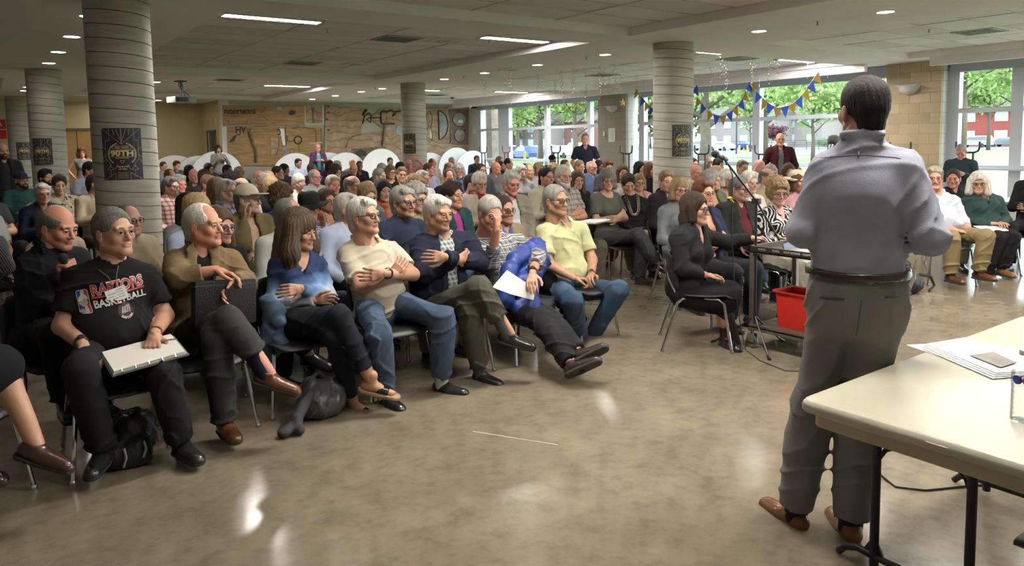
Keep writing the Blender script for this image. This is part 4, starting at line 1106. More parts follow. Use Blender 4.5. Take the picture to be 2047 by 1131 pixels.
# plaid shirt, hand over his eyes
plaid = p = hero(1020, 4.5, .1, .48)
joints(p, neck=(984, 476, -.16), head=(980, 428, -.08), shR=(956, 496, -.16), shL=(1036, 486, -.16), elR=(982, 524, .04), elL=(1076, 512, .18), wrR=(992, 458, .16), wrL=(1064, 548, .37),
       hpR=(1004, 618, .05), hpL=(1052, 612, .05), knR=(1080, 640, .50), knL=(1096, 636, .48), anR=(1142, 726, .86), anL=(1156, 704, .84))
p.J['tdR'] = nz((.62, -.55, .38)); p.J['tdL'] = nz((.68, -.5, .42))
hand(p, 'R', (.12, -.05, 1), (-.4, .9, 0), 'cup'); hand(p, 'L', (-.55, -.65, -.5), (-.1, -.3, -1), 'relaxed')
phi(p, .55, -.32).build('grey-haired man in plaid shirt covering his eyes, feet stretched out', SK['r'], 'short', HC['grey'], ('shirt', (.50, .48, .43), pattern('front_plaid', 'plaid', .9, (.10, .11, .14), (.03, .035, .05))), ('trousers', (.016, .016, .017)), shoes=((.028, .022, .018), 'shoe'), sleeve='roll', age=.8)
SEATS.append((p.root[0], p.root[1], .1, 'black shell chair under the man in the plaid shirt'))
# yellow polo
yell = p = hero(1140, 4.6, .15, .50)
joints(p, neck=(1120, 446, -.10), head=(1112, 402, -.06), shR=(1086, 464, -.10), shL=(1162, 458, -.10), elR=(1096, 528, .0), elL=(1184, 520, .02), wrR=(1148, 556, .20), wrL=(1182, 550, .22),
       hpR=(1122, 582, .05), hpL=(1172, 578, .05), knR=(1144, 602, .48), knL=(1238, 578, .44), anR=(1158, 676, .16), anL=(1184, 668, .12))
hand(p, 'R', (.75, -.5, -.1), (.1, -.2, -1), 'grip'); hand(p, 'L', (-.75, -.5, -.1), (-.1, -.5, -.8), 'cup')
phi(p, .8, .02).build('grey-haired man in pale yellow polo shirt and jeans, hands clasped', SK['t'], 'short', (.24, .225, .20), ('polo', (.47, .47, .26)), ('jeans', (.05, .085, .14)), glasses=('thick', (.02, .02, .02)), shoes=((.04, .025, .018), 'shoe'), age=.7)
SEATS.append((p.root[0], p.root[1], .15, 'black shell chair under the man in the yellow polo shirt'))
# woman in the black blazer at the cart
r0 = at_d(1372, 578, 5.75); r0[2] = 0
blazer = p = Person((r0[0], r0[1]), .78, hero=True, fem=True, size=1.0).sit().arms('lap')
jl(p, hip=(1370, 572, 0), neck=(1384, 460, 0), head=(1390, 420, 0), shR=(1356, 478, -.16), shL=(1408, 472, .16), elR=(1364, 536, -.20), elL=(1456, 484, .22), wrR=(1412, 550, -.08), wrL=(1504, 476, .14),
   hpR=(1366, 588, -.09), hpL=(1384, 580, .09), knR=(1440, 604, -.09), knL=(1460, 584, .07), anR=(1472, 696, .04), anL=(1450, 672, -.02))
p.J['tdR'] = nz((-.55, -1, 0)); p.J['tdL'] = nz((-.35, -1, 0))
hand(p, 'R', (.85, -.4, -.1), (0, -.2, -1), 'relaxed'); hand(p, 'L', (.9, -.3, -.12), (.1, .0, -1), 'relaxed')
phi(p, 1.15, .02).build('woman with dark brown bob and glasses in black blazer, hand on cart', SK['f'], 'bob', HC['dbrown'], ('jacket', (.016, .017, .018)), ('skirt', (.008, .008, .009)), under=('v', (.010, .010, .011)), glasses=('thick', (.03, .015, .015)), open_=.3, age=.6, tights=(.030, .020, .016))
SEATS.append((p.root[0], p.root[1], .78, 'black shell chair with chrome legs under the woman in the blazer'))
# woman with the chain necklace
r0 = at_d(1266, 492, 9.05); neckl = p = Person((r0[0], r0[1]), .0-math.atan2(r0[0], r0[1])+.25, hero=True, fem=True, width=1.15).sit(slouch=.03).arms('lap')
joints(p, neck=(1260, 396, -.06), head=(1256, 370, .0), shR=(1234, 408, -.05), shL=(1290, 406, -.05), wrR=(1266, 464, .26), wrL=(1290, 462, .26), knR=(1256, 486, .46), knL=(1300, 484, .46), anR=(1266, 540, .40), anL=(1304, 540, .40))
hand(p, 'R', (.6, -.7, -.2), (0, -.3, -1), 'relaxed'); hand(p, 'L', (-.6, -.7, -.2), (0, -.3, -1), 'relaxed')
phi(p, .25, -.25).build('woman with dark hair in black sweater with chunky chain necklace, khaki trousers', SK['t'], 'shortfull', HC['dbrown'], ('sweater', (.010, .010, .011)), ('trousers', (.19, .165, .125)), age=.7)
SEATS.append((p.root[0], p.root[1], p.yaw, 'shell chair with red coat over its back under necklace woman'))
# right-hand pair
r0 = at_d(1884, 450, 8.1); wman = p = Person((r0[0], r0[1]), -math.atan2(r0[0], r0[1])+.35, hero=True, belly=.08).sit().arms('lap')
joints(p, neck=(1872, 388, -.10), head=(1868, 357, -.05), shR=(1846, 402, -.10), shL=(1908, 402, -.10), elR=(1858, 446, .0), elL=(1926, 442, .0), wrR=(1914, 462, .24), wrL=(1938, 462, .26), hpR=(1872, 468, .05), hpL=(1908, 468, .05),
       knR=(1904, 476, .46), knL=(1972, 472, .46), anR=(1900, 548, .44), anL=(1956, 542, .42))
hand(p, 'R', (.75, -.5, -.1), (0, -.3, -1), 'relaxed'); hand(p, 'L', (-.2, -.9, -.2), (-.3, -.2, -1), 'relaxed'); p.J['tdR'] = norm(-p.F[1]*.9+p.F[0]*.35); p.J['tdL'] = norm(-p.F[1]*.8+p.F[0]*.55)
phi(p, .12, .0).build('man with grey moustache in pale blue dress shirt and khaki trousers', SK['r'], 'side', (.33, .29, .22), ('rolled', (.47, .49, .56)), ('trousers', (.22, .165, .085)), glasses=('wire', (.1, .1, .1)), beard='moustache', hv=(.2, .15, .1), shoes=((.09, .03, .015), 'shoe'), socks=(.02, .015, .012), age=.8)
SEATS.append((p.root[0], p.root[1], p.yaw, 'shell chair under the moustached man in pale blue shirt'))
r0 = at_d(1970, 440, 8.6); gwom = p = Person((r0[0], r0[1]), -math.atan2(r0[0], r0[1])+.5, hero=True, fem=True, width=1.1).sit().arms('lap')
joints(p, neck=(1962, 392, -.08), head=(1956, 368, -.03), shR=(1932, 404, -.08), shL=(1996, 402, -.08), elR=(1944, 446, .0), elL=(2012, 440, .0), wrR=(1982, 447, .24), wrL=(2000, 446, .25), hpR=(1952, 460, .05), hpL=(1986, 458, .05),
       knR=(1996, 474, .46), knL=(2024, 474, .46), anR=(1970, 546, .40), anL=(2002, 536, .40))
hand(p, 'R', (.8, -.5, 0), (0, -.3, -1), 'relaxed'); hand(p, 'L', (-.8, -.5, 0), (0, -.3, -1), 'relaxed')
phi(p, .08, .02).build('woman with white bob and glasses in dark teal sweater with papers', SK['f'], 'bobfull', HC['white'], ('vneck', (.030, .062, .058)), ('trousers', (.012, .012, .013)), glasses=('thick', (.05, .03, .03)), shoes=((.20, .09, .03), 'shoe'), age=.7)
SEATS.append((p.root[0], p.root[1], p.yaw, 'shell chair under the woman in the dark teal sweater'))
r0 = at_d(2066, 450, 8.8); p = Person((r0[0], r0[1]), -math.atan2(r0[0], r0[1])-.2, fem=True).sit().arms('crossed')
phi(p, -.1).build('person in black cut off by the right edge of the photograph', SK['f'], 'bob', HC['blond'], ('sweater', black), ('trousers', black))
SEATS.append((p.root[0], p.root[1], p.yaw, 'shell chair at the right edge under the person in black'))
# left edge: woman with woven shoe
p = Person((-.22, 4.25), .45, hero=True, fem=True).sit('crossR').arms('lap')
joints(p, knR=(2, 735, .46), anR=(70, 884, .62), knL=(-70, 730, .44), anL=(-62, 925, .36)); p.J['tdR'] = nz((.75, -.62, -.30))
phi(p, .8).build('woman at the left edge with bare calf and woven brown shoe', SK['f'], 'bob', HC['brown'], ('sleeveless', black), ('skirt', (.010, .010, .012)), shoes=((.05, .022, .015), 'shoe'))
edge_w = p
SEATS.append((p.root[0], p.root[1], .45, 'shell chair at the left edge under woman with woven shoe'))
# left edge further back
r0 = at_d(-24, 470, 7.9); p = Person((r0[0], r0[1]), .5, hero=False).sit('crossR').arms('crossed'); p.look(.6).build('person at the left edge in charcoal t-shirt with folded arms', SK['f'], 'short', HC['dbrown'], ('tee', (.04, .04, .042)), ('trousers', black), )
SEATS.append((p.root[0], p.root[1], .5, 'shell chair at the left edge under the charcoal t-shirt'))
r0 = at_d(-40, 500, 6.5); p = Person((r0[0], r0[1]), .5, hero=False).sit('crossR').arms('lap'); p.set(knR=at_d(-10, 488, 6.25), anR=at_d(20, 556, 6.1)); p.look(.6).build('person at the left edge in white t-shirt, pinstriped trousers and black shoes', SK['f'], 'short', HC['dbrown'], ('tee', (.6, .6, .6)), ('trousers', (.05, .05, .06), pattern('pinstripe', 'vstripes', 1.2, (.25, .25, .28))))
SEATS.append((p.root[0], p.root[1], .5, 'shell chair at the left edge under the pinstriped trousers'))

# ------------------------------------------------------------------ standing people
sp_yaw = 2.11
speaker = p = Person((2.69, 1.62), sp_yaw, hero=True, size=1.05).stand().arms('side'); p.hscale = .92; p.crease = .68
joints(p, hip=(1712, 588, 0), neck=(1722, 296, -.03), head=(1724, 222, .01), shL=(1652, 342, -.02), shR=(1806, 338, -.02), elL=(1606, 464, -.04), elR=(1860, 478, -.05), wrL=(1640, 360, .24), wrR=(1812, 470, .24),
       hpL=(1668, 622, 0), hpR=(1756, 622, 0), knL=(1626, 800, .02), knR=(1718, 820, .02), anL=(1590, 1018, .03), anR=(1700, 1040, .0))
vl = norm(p.F[0]); p.J['tdL'] = norm(-p.F[1]*.8+p.F[0]*.75); p.J['tdR'] = norm(-p.F[1]+p.F[0]*.35)
hand(p, 'L', (.1, .1, 1), tuple(-vl), 'grip'); hand(p, 'R', tuple(-p.F[1]+p.F[0]*.5), (0, 0, -1), 'relaxed')
p.look(sp_yaw+.42, .02).build('man standing with his back to us in blue-grey dress shirt and grey trousers', (.36, .19, .13), 'short', (.014, .010, .008), ('shirt', (.30, .312, .38)), ('trousers', (.175, .175, .165)), glasses=('wire', (.08, .06, .05)), shoes=((.15, .065, .024), 'shoe'), tuck=True, belt=(.035, .02, .018), socks=(.02, .02, .02))
def stander(u, vtop, d, ph, label, sex, hair, hc, sk, top, bottom, pose, bodyphi=None, **k):
    P0 = at_d(u, vtop, d); p = Person((P0[0], P0[1]), -math.atan2(P0[0], P0[1])+(ph if bodyphi is None else bodyphi), fem=(sex == 'f'), size=1.); p.z = P0[2]/1.77; p.stand().arms(pose)
    lk = k.pop('pitch', 0); phi(p, ph, lk).build(label, SK[sk], hair, HC[hc], top, bottom, **k); return p
stander(4, 285, 11.2, .35, 'bald bearded man standing at far left in black jacket', 'm', 'bald', 'dbrown', 't', ('jacket', black), ('trousers', black), 'side', beard='full', under=('tee', (.02, .02, .02)))
stander(163, 295, 17.5, .1, 'woman with curly red-brown hair and grey sleeveless top standing by the wooden doors', 'f', 'curly', 'red', 'f', ('sleeveless', (.17, .16, .145)), ('trousers', black), 'hips', bodyphi=.2)
camw = stander(436, 290, 21.0, .3, 'woman in grey standing and holding a camera before the mural', 'f', 'bob', 'dbrown', 'f', ('shirt', (.2, .19, .18)), ('trousers', (.03, .03, .04)), 'camera')
stander(635, 287, 21.2, .2, 'woman in purple jacket and turquoise shirt standing before white tables', 'f', 'crop', 'grey', 'r', ('jacket', (.075, .025, .085)), ('trousers', (.03, .03, .04)), 'hold', under=('v', (.04, .30, .36)), glasses=('wire', (.1, .1, .1)), open_=.6)
stander(1170, 266, 15.6, .05, 'bald man in navy polo shirt standing before the left windows', 'm', 'crop', 'dgrey', 'r', ('polo', (.016, .020, .034)), ('trousers', (.04, .04, .05)), 'back')
stander(1560, 265, 13.2, .15, 'bald man in maroon jacket and grey shirt standing at right windows', 'm', 'bald', 'grey', 'r', ('jacket', (.055, .012, .016)), ('trousers', (.03, .03, .035)), 'back', under=('shirt', (.15, .155, .17)), open_=.35)
rd = stander(1922, 287, 10.6, -.25, 'grey-haired man in teal sweater looking down before right window', 'm', 'crop', 'grey', 'r', ('sweater', (.028, .05, .058)), ('trousers', (.03, .04, .06)), 'hold', pitch=-.55)
# ------------------------------------------------------------------ the rest of the audience
# (x, y, height of the crown, sex, hair, hair colour, skin, top, turn of the head from the camera, label, options)
CROWD = [
 (0.54, 12.84, 1.31, 'm', 'bald', 'black', 't', ('sweater', (0.02, 0.075, 0.075)), 0.5, 'bearded man in blue baseball cap and dark green sweater, seated at far left', {'hat': ('cap', (0.018, 0.024, 0.055)), 'beard': 'full', 'pose': 'crossed', 'pants': ('trousers', (0.3, 0.19, 0.05))}),
 (0.88, 13.46, 1.30, 'm', 'shortfull', 'black', 'f', ('tee', (0.28, 0.28, 0.28)), 0.7, 'young man with black hair and short beard in grey shirt before second column', {'beard': 'full'}),
 (1.42, 18.52, 1.23, 'm', 'short', 'brown', 'r', ('shirt', (0.05, 0.05, 0.055)), 0.5, 'man with brown hair half hidden behind black-haired bearded man at left', {}),
 (0.89, 11.35, 1.26, 'm', 'shortfull', 'dbrown', 'f', ('polo', (0.5, 0.44, 0.32), 'blotch:.35,.30,.20:.02,.02,.02'), 0.15, 'man with dark hair in black and cream blotched patterned shirt at left', {'pose': 'lap', 'pants': ('jeans', (0.018, 0.024, 0.055))}),
 (0.61, 9.94, 1.23, 'f', 'side', 'white', 'f', ('jacket', (0.018, 0.024, 0.055)), 0.3, 'elderly white-haired woman in navy jacket and violet scarf at left', {'under': ('v', (0.25, 0.22, 0.33)), 'glasses': ('wire', (0.3, 0.3, 0.3))}),
 (0.50, 6.90, 1.15, 'f', 'long', 'white', 'f', ('sweater', (0.5, 0.36, 0.3)), 1.0, 'woman with long pale blonde hair behind man in black sweater', {}),
 (1.52, 13.75, 1.39, 'm', 'shortfull', 'black', 't', ('polo', (0.36, 0.41, 0.52)), 1.0, 'dark-haired man in pale blue polo shirt, left of first column', {}),
 (1.19, 10.39, 1.30, 'm', 'short', 'dbrown', 't', ('shirt', (0.42, 0.35, 0.23)), 1.2, 'man in cream shirt with folded arms, half hidden by first column', {'pose': 'crossed'}),
 (0.96, 6.33, 1.17, 'm', 'receding', 'dgrey', 'f', ('shirt', (0.42, 0.35, 0.23)), 0.6, 'balding man with dark glasses and beige shirt behind basketball t-shirt man', {'glasses': ('thick', (0.012, 0.012, 0.014))}),
 (4.03, 21.10, 1.24, 'm', 'short', 'dbrown', 't', ('shirt', (0.13, 0.13, 0.135)), 0.6, 'dark-haired head at far back just right of first column', {}),
 (4.48, 21.76, 1.23, 'm', 'shortfull', 'dbrown', 'f', ('shirt', (0.05, 0.05, 0.055)), 0.5, 'man with thick brown hair at back below white round tables', {}),
 (2.77, 14.07, 1.23, 'm', 'receding', 'brown', 'r', ('shirt', (0.07, 0.045, 0.025)), 0.7, 'man with brown hair and bare forehead close to first column', {}),
 (3.68, 16.64, 1.23, 'f', 'long', 'black', 't', ('sweater', (0.05, 0.05, 0.055)), 0.9, 'black-haired head behind bald man in brown jacket', {}),
 (3.02, 13.39, 1.24, 'm', 'bald', 'grey', 'r', ('jacket', (0.07, 0.045, 0.025)), 0.4, 'bald man in brown jacket over pale green shirt', {'under': ('shirt', (0.2, 0.3, 0.2))}),
 (3.01, 12.66, 1.24, 'f', 'bob', 'dbrown', 'f', ('sweater', (0.05, 0.05, 0.055)), 1.2, 'dark brown bobbed head behind woman with short brown hair', {}),
 (5.60, 22.19, 1.23, 'm', 'crop', 'black', 'd', ('shirt', (0.012, 0.012, 0.014)), 0.8, 'dark-skinned man in black below the woman with the camera', {}),
 (4.28, 17.57, 1.24, 'f', 'bob', 'black', 't', ('sweater', (0.05, 0.05, 0.055)), 0.9, 'black-haired head left of dark-skinned man in black', {}),
 (4.30, 16.06, 1.23, 'm', 'short', 'black', 'b', ('shirt', (0.05, 0.05, 0.055)), 0.9, 'man with black hair behind the man in beige cap', {}),
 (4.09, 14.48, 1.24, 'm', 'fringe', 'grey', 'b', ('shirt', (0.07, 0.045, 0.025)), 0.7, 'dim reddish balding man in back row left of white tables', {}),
 (2.87, 10.53, 1.24, 'f', 'curly', 'black', 't', ('sweater', (0.012, 0.012, 0.014)), 1.2, 'dark curly head just above the beige cap', {}),
 (2.63, 9.21, 1.23, 'm', 'fringe', 'dgrey', 'r', ('shirt', (0.58, 0.57, 0.54)), 1.0, 'bald forehead showing right above the beige cap', {}),
 (2.03, 10.27, 1.23, 'm', 'side', 'dgrey', 'f', ('shirt', (0.45, 0.16, 0.13), 'plaid:.55,.45,.42:.1,.05,.05'), 0.9, 'man with grey goatee, glasses and red checked shirt beside first column', {'glasses': ('thick', (0.012, 0.012, 0.014)), 'beard': 'goatee'}),
 (2.27, 10.96, 1.22, 'm', 'shortfull', 'grey', 'r', ('shirt', (0.36, 0.41, 0.52)), 0.7, 'grey-haired pink-faced man behind goateed man in checked shirt', {}),
 (2.76, 11.47, 1.19, 'f', 'shortfull', 'sandy', 'f', ('scoop', (0.45, 0.25, 0.18)), 0.8, 'woman with short feathered brown hair in peach top', {}),
 (2.20, 8.66, 1.26, 'f', 'long', 'brown', 'f', ('sweater', (0.07, 0.045, 0.025)), 1.2, 'woman with long brown hair turned away beside grey-haired man', {}),
 (2.09, 7.87, 1.27, 'm', 'side', 'grey', 'f', ('shirt', (0.1, 0.13, 0.2), 'plaid:.3,.33,.4:.03,.03,.06'), 1.0, 'grey-haired man with dark glasses and blue plaid collar', {'glasses': ('thick', (0.06, 0.025, 0.02))}),
 (1.82, 6.22, 1.31, 'm', 'short', 'dgrey', 't', ('jacket', (0.13, 0.105, 0.045)), 1.0, 'man in beige baseball cap and olive jacket resting cheek on hand', {'hat': ('cap', (0.5, 0.44, 0.32)), 'pose': 'chinR', 'glasses': ('thick', (0.012, 0.012, 0.014)), 'collar': True}),
 (1.48, 6.82, 1.21, 'f', 'long', 'black', 'f', ('sweater', (0.28, 0.28, 0.28)), 1.3, 'woman with long black hair and light grey cardigan next to column', {}),
 (1.34, 5.81, 1.24, 'f', 'updo', 'blond', 'f', ('sweater', (0.36, 0.41, 0.52)), 1.0, 'blonde woman with short hair directly behind man in tan jacket', {}),
 (1.30, 5.09, 1.20, 'f', 'long', 'brown', 'f', ('sweater', (0.012, 0.012, 0.014)), 0.7, 'young woman with brown hair and blue glasses behind tan jacket man', {'glasses': ('thick', (0.05, 0.07, 0.25))}),
 (3.67, 11.93, 1.23, 'm', 'bald', 'grey', 'r', ('shirt', (0.28, 0.28, 0.28)), 0.6, 'bald man with glasses in front of the wooden mural at left', {'glasses': ('wire', (0.1, 0.1, 0.1))}),
 (3.57, 11.14, 1.25, 'm', 'fringe', 'white', 'r', ('shirt', (0.07, 0.045, 0.025)), 1.2, 'white-haired balding man looking away behind blonde woman', {}),
 (4.42, 13.25, 1.24, 'm', 'short', 'dbrown', 't', ('jacket', (0.012, 0.012, 0.014)), 1.2, 'man with flat dark brown hair beside white-haired balding man', {}),
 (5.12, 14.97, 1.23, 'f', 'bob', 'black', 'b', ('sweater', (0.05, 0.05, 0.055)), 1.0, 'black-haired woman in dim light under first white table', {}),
 (3.15, 9.70, 1.20, 'f', 'bangs', 'blond', 'f', ('jacket', (0.012, 0.012, 0.014)), 0.9, 'blonde woman with straight hair and glasses raising hand to face', {'glasses': ('wire', (0.1, 0.1, 0.1)), 'pose': 'chinL', 'under': ('v', (0.58, 0.57, 0.54))}),
 (2.32, 6.83, 1.24, 'f', 'curly', 'brown', 'f', ('sweater', (0.04, 0.06, 0.4)), 1.2, 'woman with wavy brown hair in bright blue top', {}),
 (7.28, 20.10, 1.24, 'm', 'side', 'black', 't', ('shirt', (0.36, 0.41, 0.52)), 0.7, 'man with black side-parted hair in front of white table disc', {}),
 (3.68, 10.19, 1.21, 'm', 'short', 'white', 'r', ('shirt', (0.58, 0.57, 0.54)), 0.7, 'man with fluffy white hair bowing his head, pale glasses', {'glasses': ('wire', (0.7, 0.7, 0.7)), 'pitch': -0.5}),
 (4.29, 11.11, 1.23, 'm', 'receding', 'grey', 'r', ('shirt', (0.28, 0.28, 0.28)), 0.7, 'round-faced balding man with wire glasses looking right', {'glasses': ('wire', (0.2, 0.2, 0.2))}),
 (5.43, 14.25, 1.25, 'm', 'short', 'dgrey', 'b', ('shirt', (0.05, 0.05, 0.055)), 0.8, 'grey-brown head in front of woman in purple jacket', {}),
 (6.92, 17.02, 1.24, 'f', 'bangs', 'dbrown', 't', ('jacket', (0.09, 0.03, 0.12)), 0.9, 'dark-haired woman in dark clothing right of purple jacket woman', {}),
 (5.14, 12.35, 1.24, 'f', 'curly', 'dbrown', 't', ('sweater', (0.012, 0.012, 0.014)), 0.7, 'woman with dark curls and glasses in black in back rows', {'glasses': ('wire', (0.1, 0.1, 0.1))}),
 (6.80, 16.24, 1.25, 'f', 'side', 'white', 'f', ('sweater', (0.13, 0.13, 0.135)), 1.0, 'white-haired woman behind woman with dark curls', {}),
 (3.59, 8.76, 1.23, 'm', 'side', 'grey', 'r', ('jacket', (0.012, 0.012, 0.014)), 0.5, 'broad-faced man with swept grey hair and black jacket', {}),
 (1.85, 5.31, 1.22, 'm', 'receding', 'dgrey', 'r', ('shirt', (0.35, 0.36, 0.32)), 1.2, 'man with brown-grey hair hidden behind the long-haired woman', {}),
 (2.34, 6.19, 1.20, 'm', 'short', 'grey', 'r', ('shirt', (0.06, 0.1, 0.25), 'gingham:.55,.58,.65'), 0.1, 'man in black fedora and blue gingham shirt, hand at ear', {'hat': ('fedora', (0.012, 0.012, 0.014)), 'pose': 'chinL'}),
 (2.88, 7.16, 1.16, 'f', 'shortfull', 'brown', 'f', ('jacket', (0.13, 0.105, 0.045), 'blotch:.05,.05,.02:.3,.25,.12'), 0.6, 'woman with brown hair, glasses and mottled olive jacket beside fedora', {'glasses': ('thick', (0.05, 0.02, 0.02))}),
 (7.96, 18.00, 1.23, 'm', 'fringe', 'white', 'r', ('shirt', (0.28, 0.28, 0.28)), 0.3, 'small white-haired head in last row before middle white table', {}),
 (6.22, 14.05, 1.23, 'm', 'bald', 'dgrey', 'r', ('jacket', (0.012, 0.012, 0.014)), 0.2, 'stout bald man in black left of woman in pink', {'width': 1.15}),
 (7.47, 16.49, 1.22, 'f', 'crop', 'black', 'b', ('jacket', (0.018, 0.024, 0.055)), 0.1, 'dark-skinned woman in pink scarf and navy jacket', {'under': ('v', (0.5, 0.06, 0.22))}),
 (3.55, 8.05, 1.25, 'm', 'fringe', 'dgrey', 'f', ('shirt', (0.6, 0.55, 0.42)), 0.9, 'bald man with goatee and glasses in cream shirt', {'glasses': ('thick', (0.03, 0.02, 0.02)), 'beard': 'goatee'}),
 (4.21, 9.05, 1.13, 'm', 'bald', 'brown', 'r', ('shirt', (0.13, 0.13, 0.135)), 1.0, 'bald pinkish crown behind blonde woman with glasses', {}),
 (3.57, 7.29, 1.22, 'f', 'bob', 'black', 'a', ('sweater', (0.28, 0.28, 0.28)), 0.5, 'black-haired woman with orange scarf in middle rows', {'scarf': (0.55, 0.16, 0.05)}),
 (6.52, 13.34, 1.23, 'm', 'short', 'grey', 'f', ('sweater', (0.05, 0.05, 0.055)), 0.9, 'man in grey with glasses tilted up under blue-lit table', {'glasses': ('thick', (0.012, 0.012, 0.014))}),
 (9.34, 18.61, 1.23, 'm', 'short', 'black', 't', ('shirt', (0.05, 0.05, 0.055)), 0.3, 'dark-haired man in last row centred on bluish white table', {}),
 (5.10, 10.52, 1.23, 'm', 'short', 'dgrey', 't', ('sweater', (0.05, 0.05, 0.055)), 1.0, 'dim grey-haired man in grey left of woman in black', {}),
 (5.79, 11.51, 1.24, 'f', 'bob', 'brown', 'f', ('scoop', (0.012, 0.012, 0.014)), 0.6, 'woman with brown hair and dark glasses in black scoop top', {'glasses': ('thick', (0.012, 0.012, 0.014))}),
 (5.11, 9.78, 1.27, 'f', 'side', 'sandy', 'f', ('vneck', (0.012, 0.012, 0.014)), 0.2, 'slim woman with sandy hair and glasses in black', {'glasses': ('wire', (0.1, 0.1, 0.1))}),
 (7.15, 13.75, 1.22, 'f', 'bob', 'black', 't', ('sweater', (0.05, 0.05, 0.055)), 1.2, 'black-haired head just left of the bald man with raised arm', {}),
 (8.24, 15.44, 1.25, 'm', 'bald', 'grey', 'r', ('tee', (0.35, 0.12, 0.1)), 0.2, 'bald man with bare arm raised behind his head', {'pose': 'headL'}),
 (12.80, 23.17, 1.24, 'm', 'side', 'brown', 'r', ('shirt', (0.07, 0.045, 0.025)), 0.5, 'tall man with brown hair before the column with small poster', {}),
 (4.20, 7.70, 1.22, 'f', 'afro', 'blond', 'f', ('sweater', (0.5, 0.44, 0.32)), 1.2, 'woman with blonde curls in cream sweater turned away', {}),
 (5.01, 8.98, 1.24, 'f', 'side', 'silver', 'f', ('shirt', (0.58, 0.57, 0.54)), 0.9, 'silver-haired woman behind blonde curls and cream sweater', {}),
 (6.96, 12.28, 1.23, 'm', 'short', 'brown', 'r', ('shirt', (0.2, 0.2, 0.3), 'vstripes:.5,.48,.55'), 1.2, 'man with brown hair in thin striped lilac shirt', {}),
 (9.43, 16.43, 1.22, 'm', 'receding', 'red', 'r', ('shirt', (0.5, 0.44, 0.32)), 0.9, 'red-faced man with receding sandy hair right of column', {}),
 (3.10, 5.65, 1.25, 'f', 'afro', 'grey', 'f', ('sweater', (0.28, 0.21, 0.11)), 0.7, 'woman with short grey curls and glasses behind navy t-shirt man', {'glasses': ('thick', (0.012, 0.012, 0.014))}),
 (2.66, 5.10, 1.28, 'm', 'side', 'grey', 't', ('tee', (0.02, 0.028, 0.05)), 0.75, 'tanned grey-haired man with glasses in dark navy t-shirt, arms folded', {'glasses': ('thick', (0.03, 0.03, 0.05)), 'pose': 'crossed', 'hero': True}),
 (2.43, 5.63, 1.21, 'm', 'side', 'silver', 'r', ('shirt', (0.36, 0.41, 0.52)), 1.2, 'silver-haired man in pale blue shirt behind cream polo man', {}),
 (2.97, 6.37, 1.23, 'f', 'updo', 'sandy', 'f', ('jacket', (0.09, 0.11, 0.15)), 0.5, 'woman with swept sandy hair and dark glasses in blue-grey jacket', {'glasses': ('thick', (0.012, 0.012, 0.014)), 'under': ('v', (0.28, 0.28, 0.28))}),
 (10.15, 16.66, 1.23, 'm', 'short', 'grey', 'r', ('shirt', (0.36, 0.41, 0.52)), 0.1, 'grey-haired man with glasses in last row against white disc', {'glasses': ('wire', (0.05, 0.05, 0.05))}),
 (7.64, 12.65, 1.23, 'm', 'fringe', 'sandy', 'r', ('shirt', (0.42, 0.35, 0.23)), 0.9, 'sandy balding head in front of white disc, no glasses', {}),
 (5.82, 9.63, 1.21, 'm', 'receding', 'brown', 'r', ('jacket', (0.012, 0.012, 0.014)), 0.2, 'man with thinning brown hair looking down, black jacket', {'pitch': -0.4}),
 (6.73, 10.83, 1.23, 'f', 'curly', 'grey', 'f', ('sweater', (0.06, 0.13, 0.33)), 0.3, 'woman with frizzy grey hair and glasses in blue', {'glasses': ('thick', (0.3, 0.05, 0.05))}),
 (11.78, 17.95, 1.23, 'm', 'short', 'black', 't', ('jacket', (0.018, 0.024, 0.055)), 0.3, 'man with black hair and glasses in navy, right side of white disc', {'glasses': ('wire', (0.05, 0.05, 0.05))}),
 (7.44, 11.18, 1.22, 'm', 'short', 'dbrown', 'f', ('jacket', (0.05, 0.05, 0.055)), 0.6, 'man with dark hair and glasses in charcoal jacket over plaid shirt', {'glasses': ('thick', (0.012, 0.012, 0.014)), 'under': ('shirt', (0.25, 0.2, 0.15))}),
 (4.95, 7.65, 1.22, 'm', 'crop', 'dbrown', 'f', ('tee', (0.58, 0.57, 0.54)), 1.2, 'person in white t-shirt behind woman with red scarf', {}),
 (4.58, 6.94, 1.27, 'f', 'shortfull', 'white', 'f', ('jacket', (0.45, 0.4, 0.32)), 0.4, 'woman with cropped white hair, glasses, black top and red-edged cardigan', {'glasses': ('wire', (0.1, 0.1, 0.1)), 'under': ('v', (0.012, 0.012, 0.014)), 'scarf': (0.32, 0.04, 0.03)}),
 (3.67, 5.98, 1.23, 'm', 'shortfull', 'dbrown', 'f', ('jacket', (0.02, 0.06, 0.06)), 0.9, 'young man with wavy dark hair, teal vest and magenta shirt', {'under': ('shirt', (0.35, 0.05, 0.25)), 'hero': True}),
 (8.10, 11.70, 1.24, 'm', 'bald', 'red', 'r', ('shirt', (0.13, 0.13, 0.135)), 1.0, 'pinkish bald man in last rows by the window corner', {}),
 (11.11, 15.84, 1.23, 'm', 'short', 'sandy', 'r', ('shirt', (0.05, 0.05, 0.055)), 0.9, 'sandy-haired head in last row at the left window edge', {}),
 (8.65, 12.29, 1.22, 'm', 'crop', 'black', 'b', ('jacket', (0.05, 0.05, 0.055)), 1.0, 'bearded man with cropped black hair in dark jacket', {'beard': 'full'}),
 (9.77, 13.59, 1.24, 'm', 'receding', 'black', 'f', ('shirt', (0.6, 0.58, 0.5)), 1.2, 'man with slicked dark hair in white shirt seen in profile', {}),
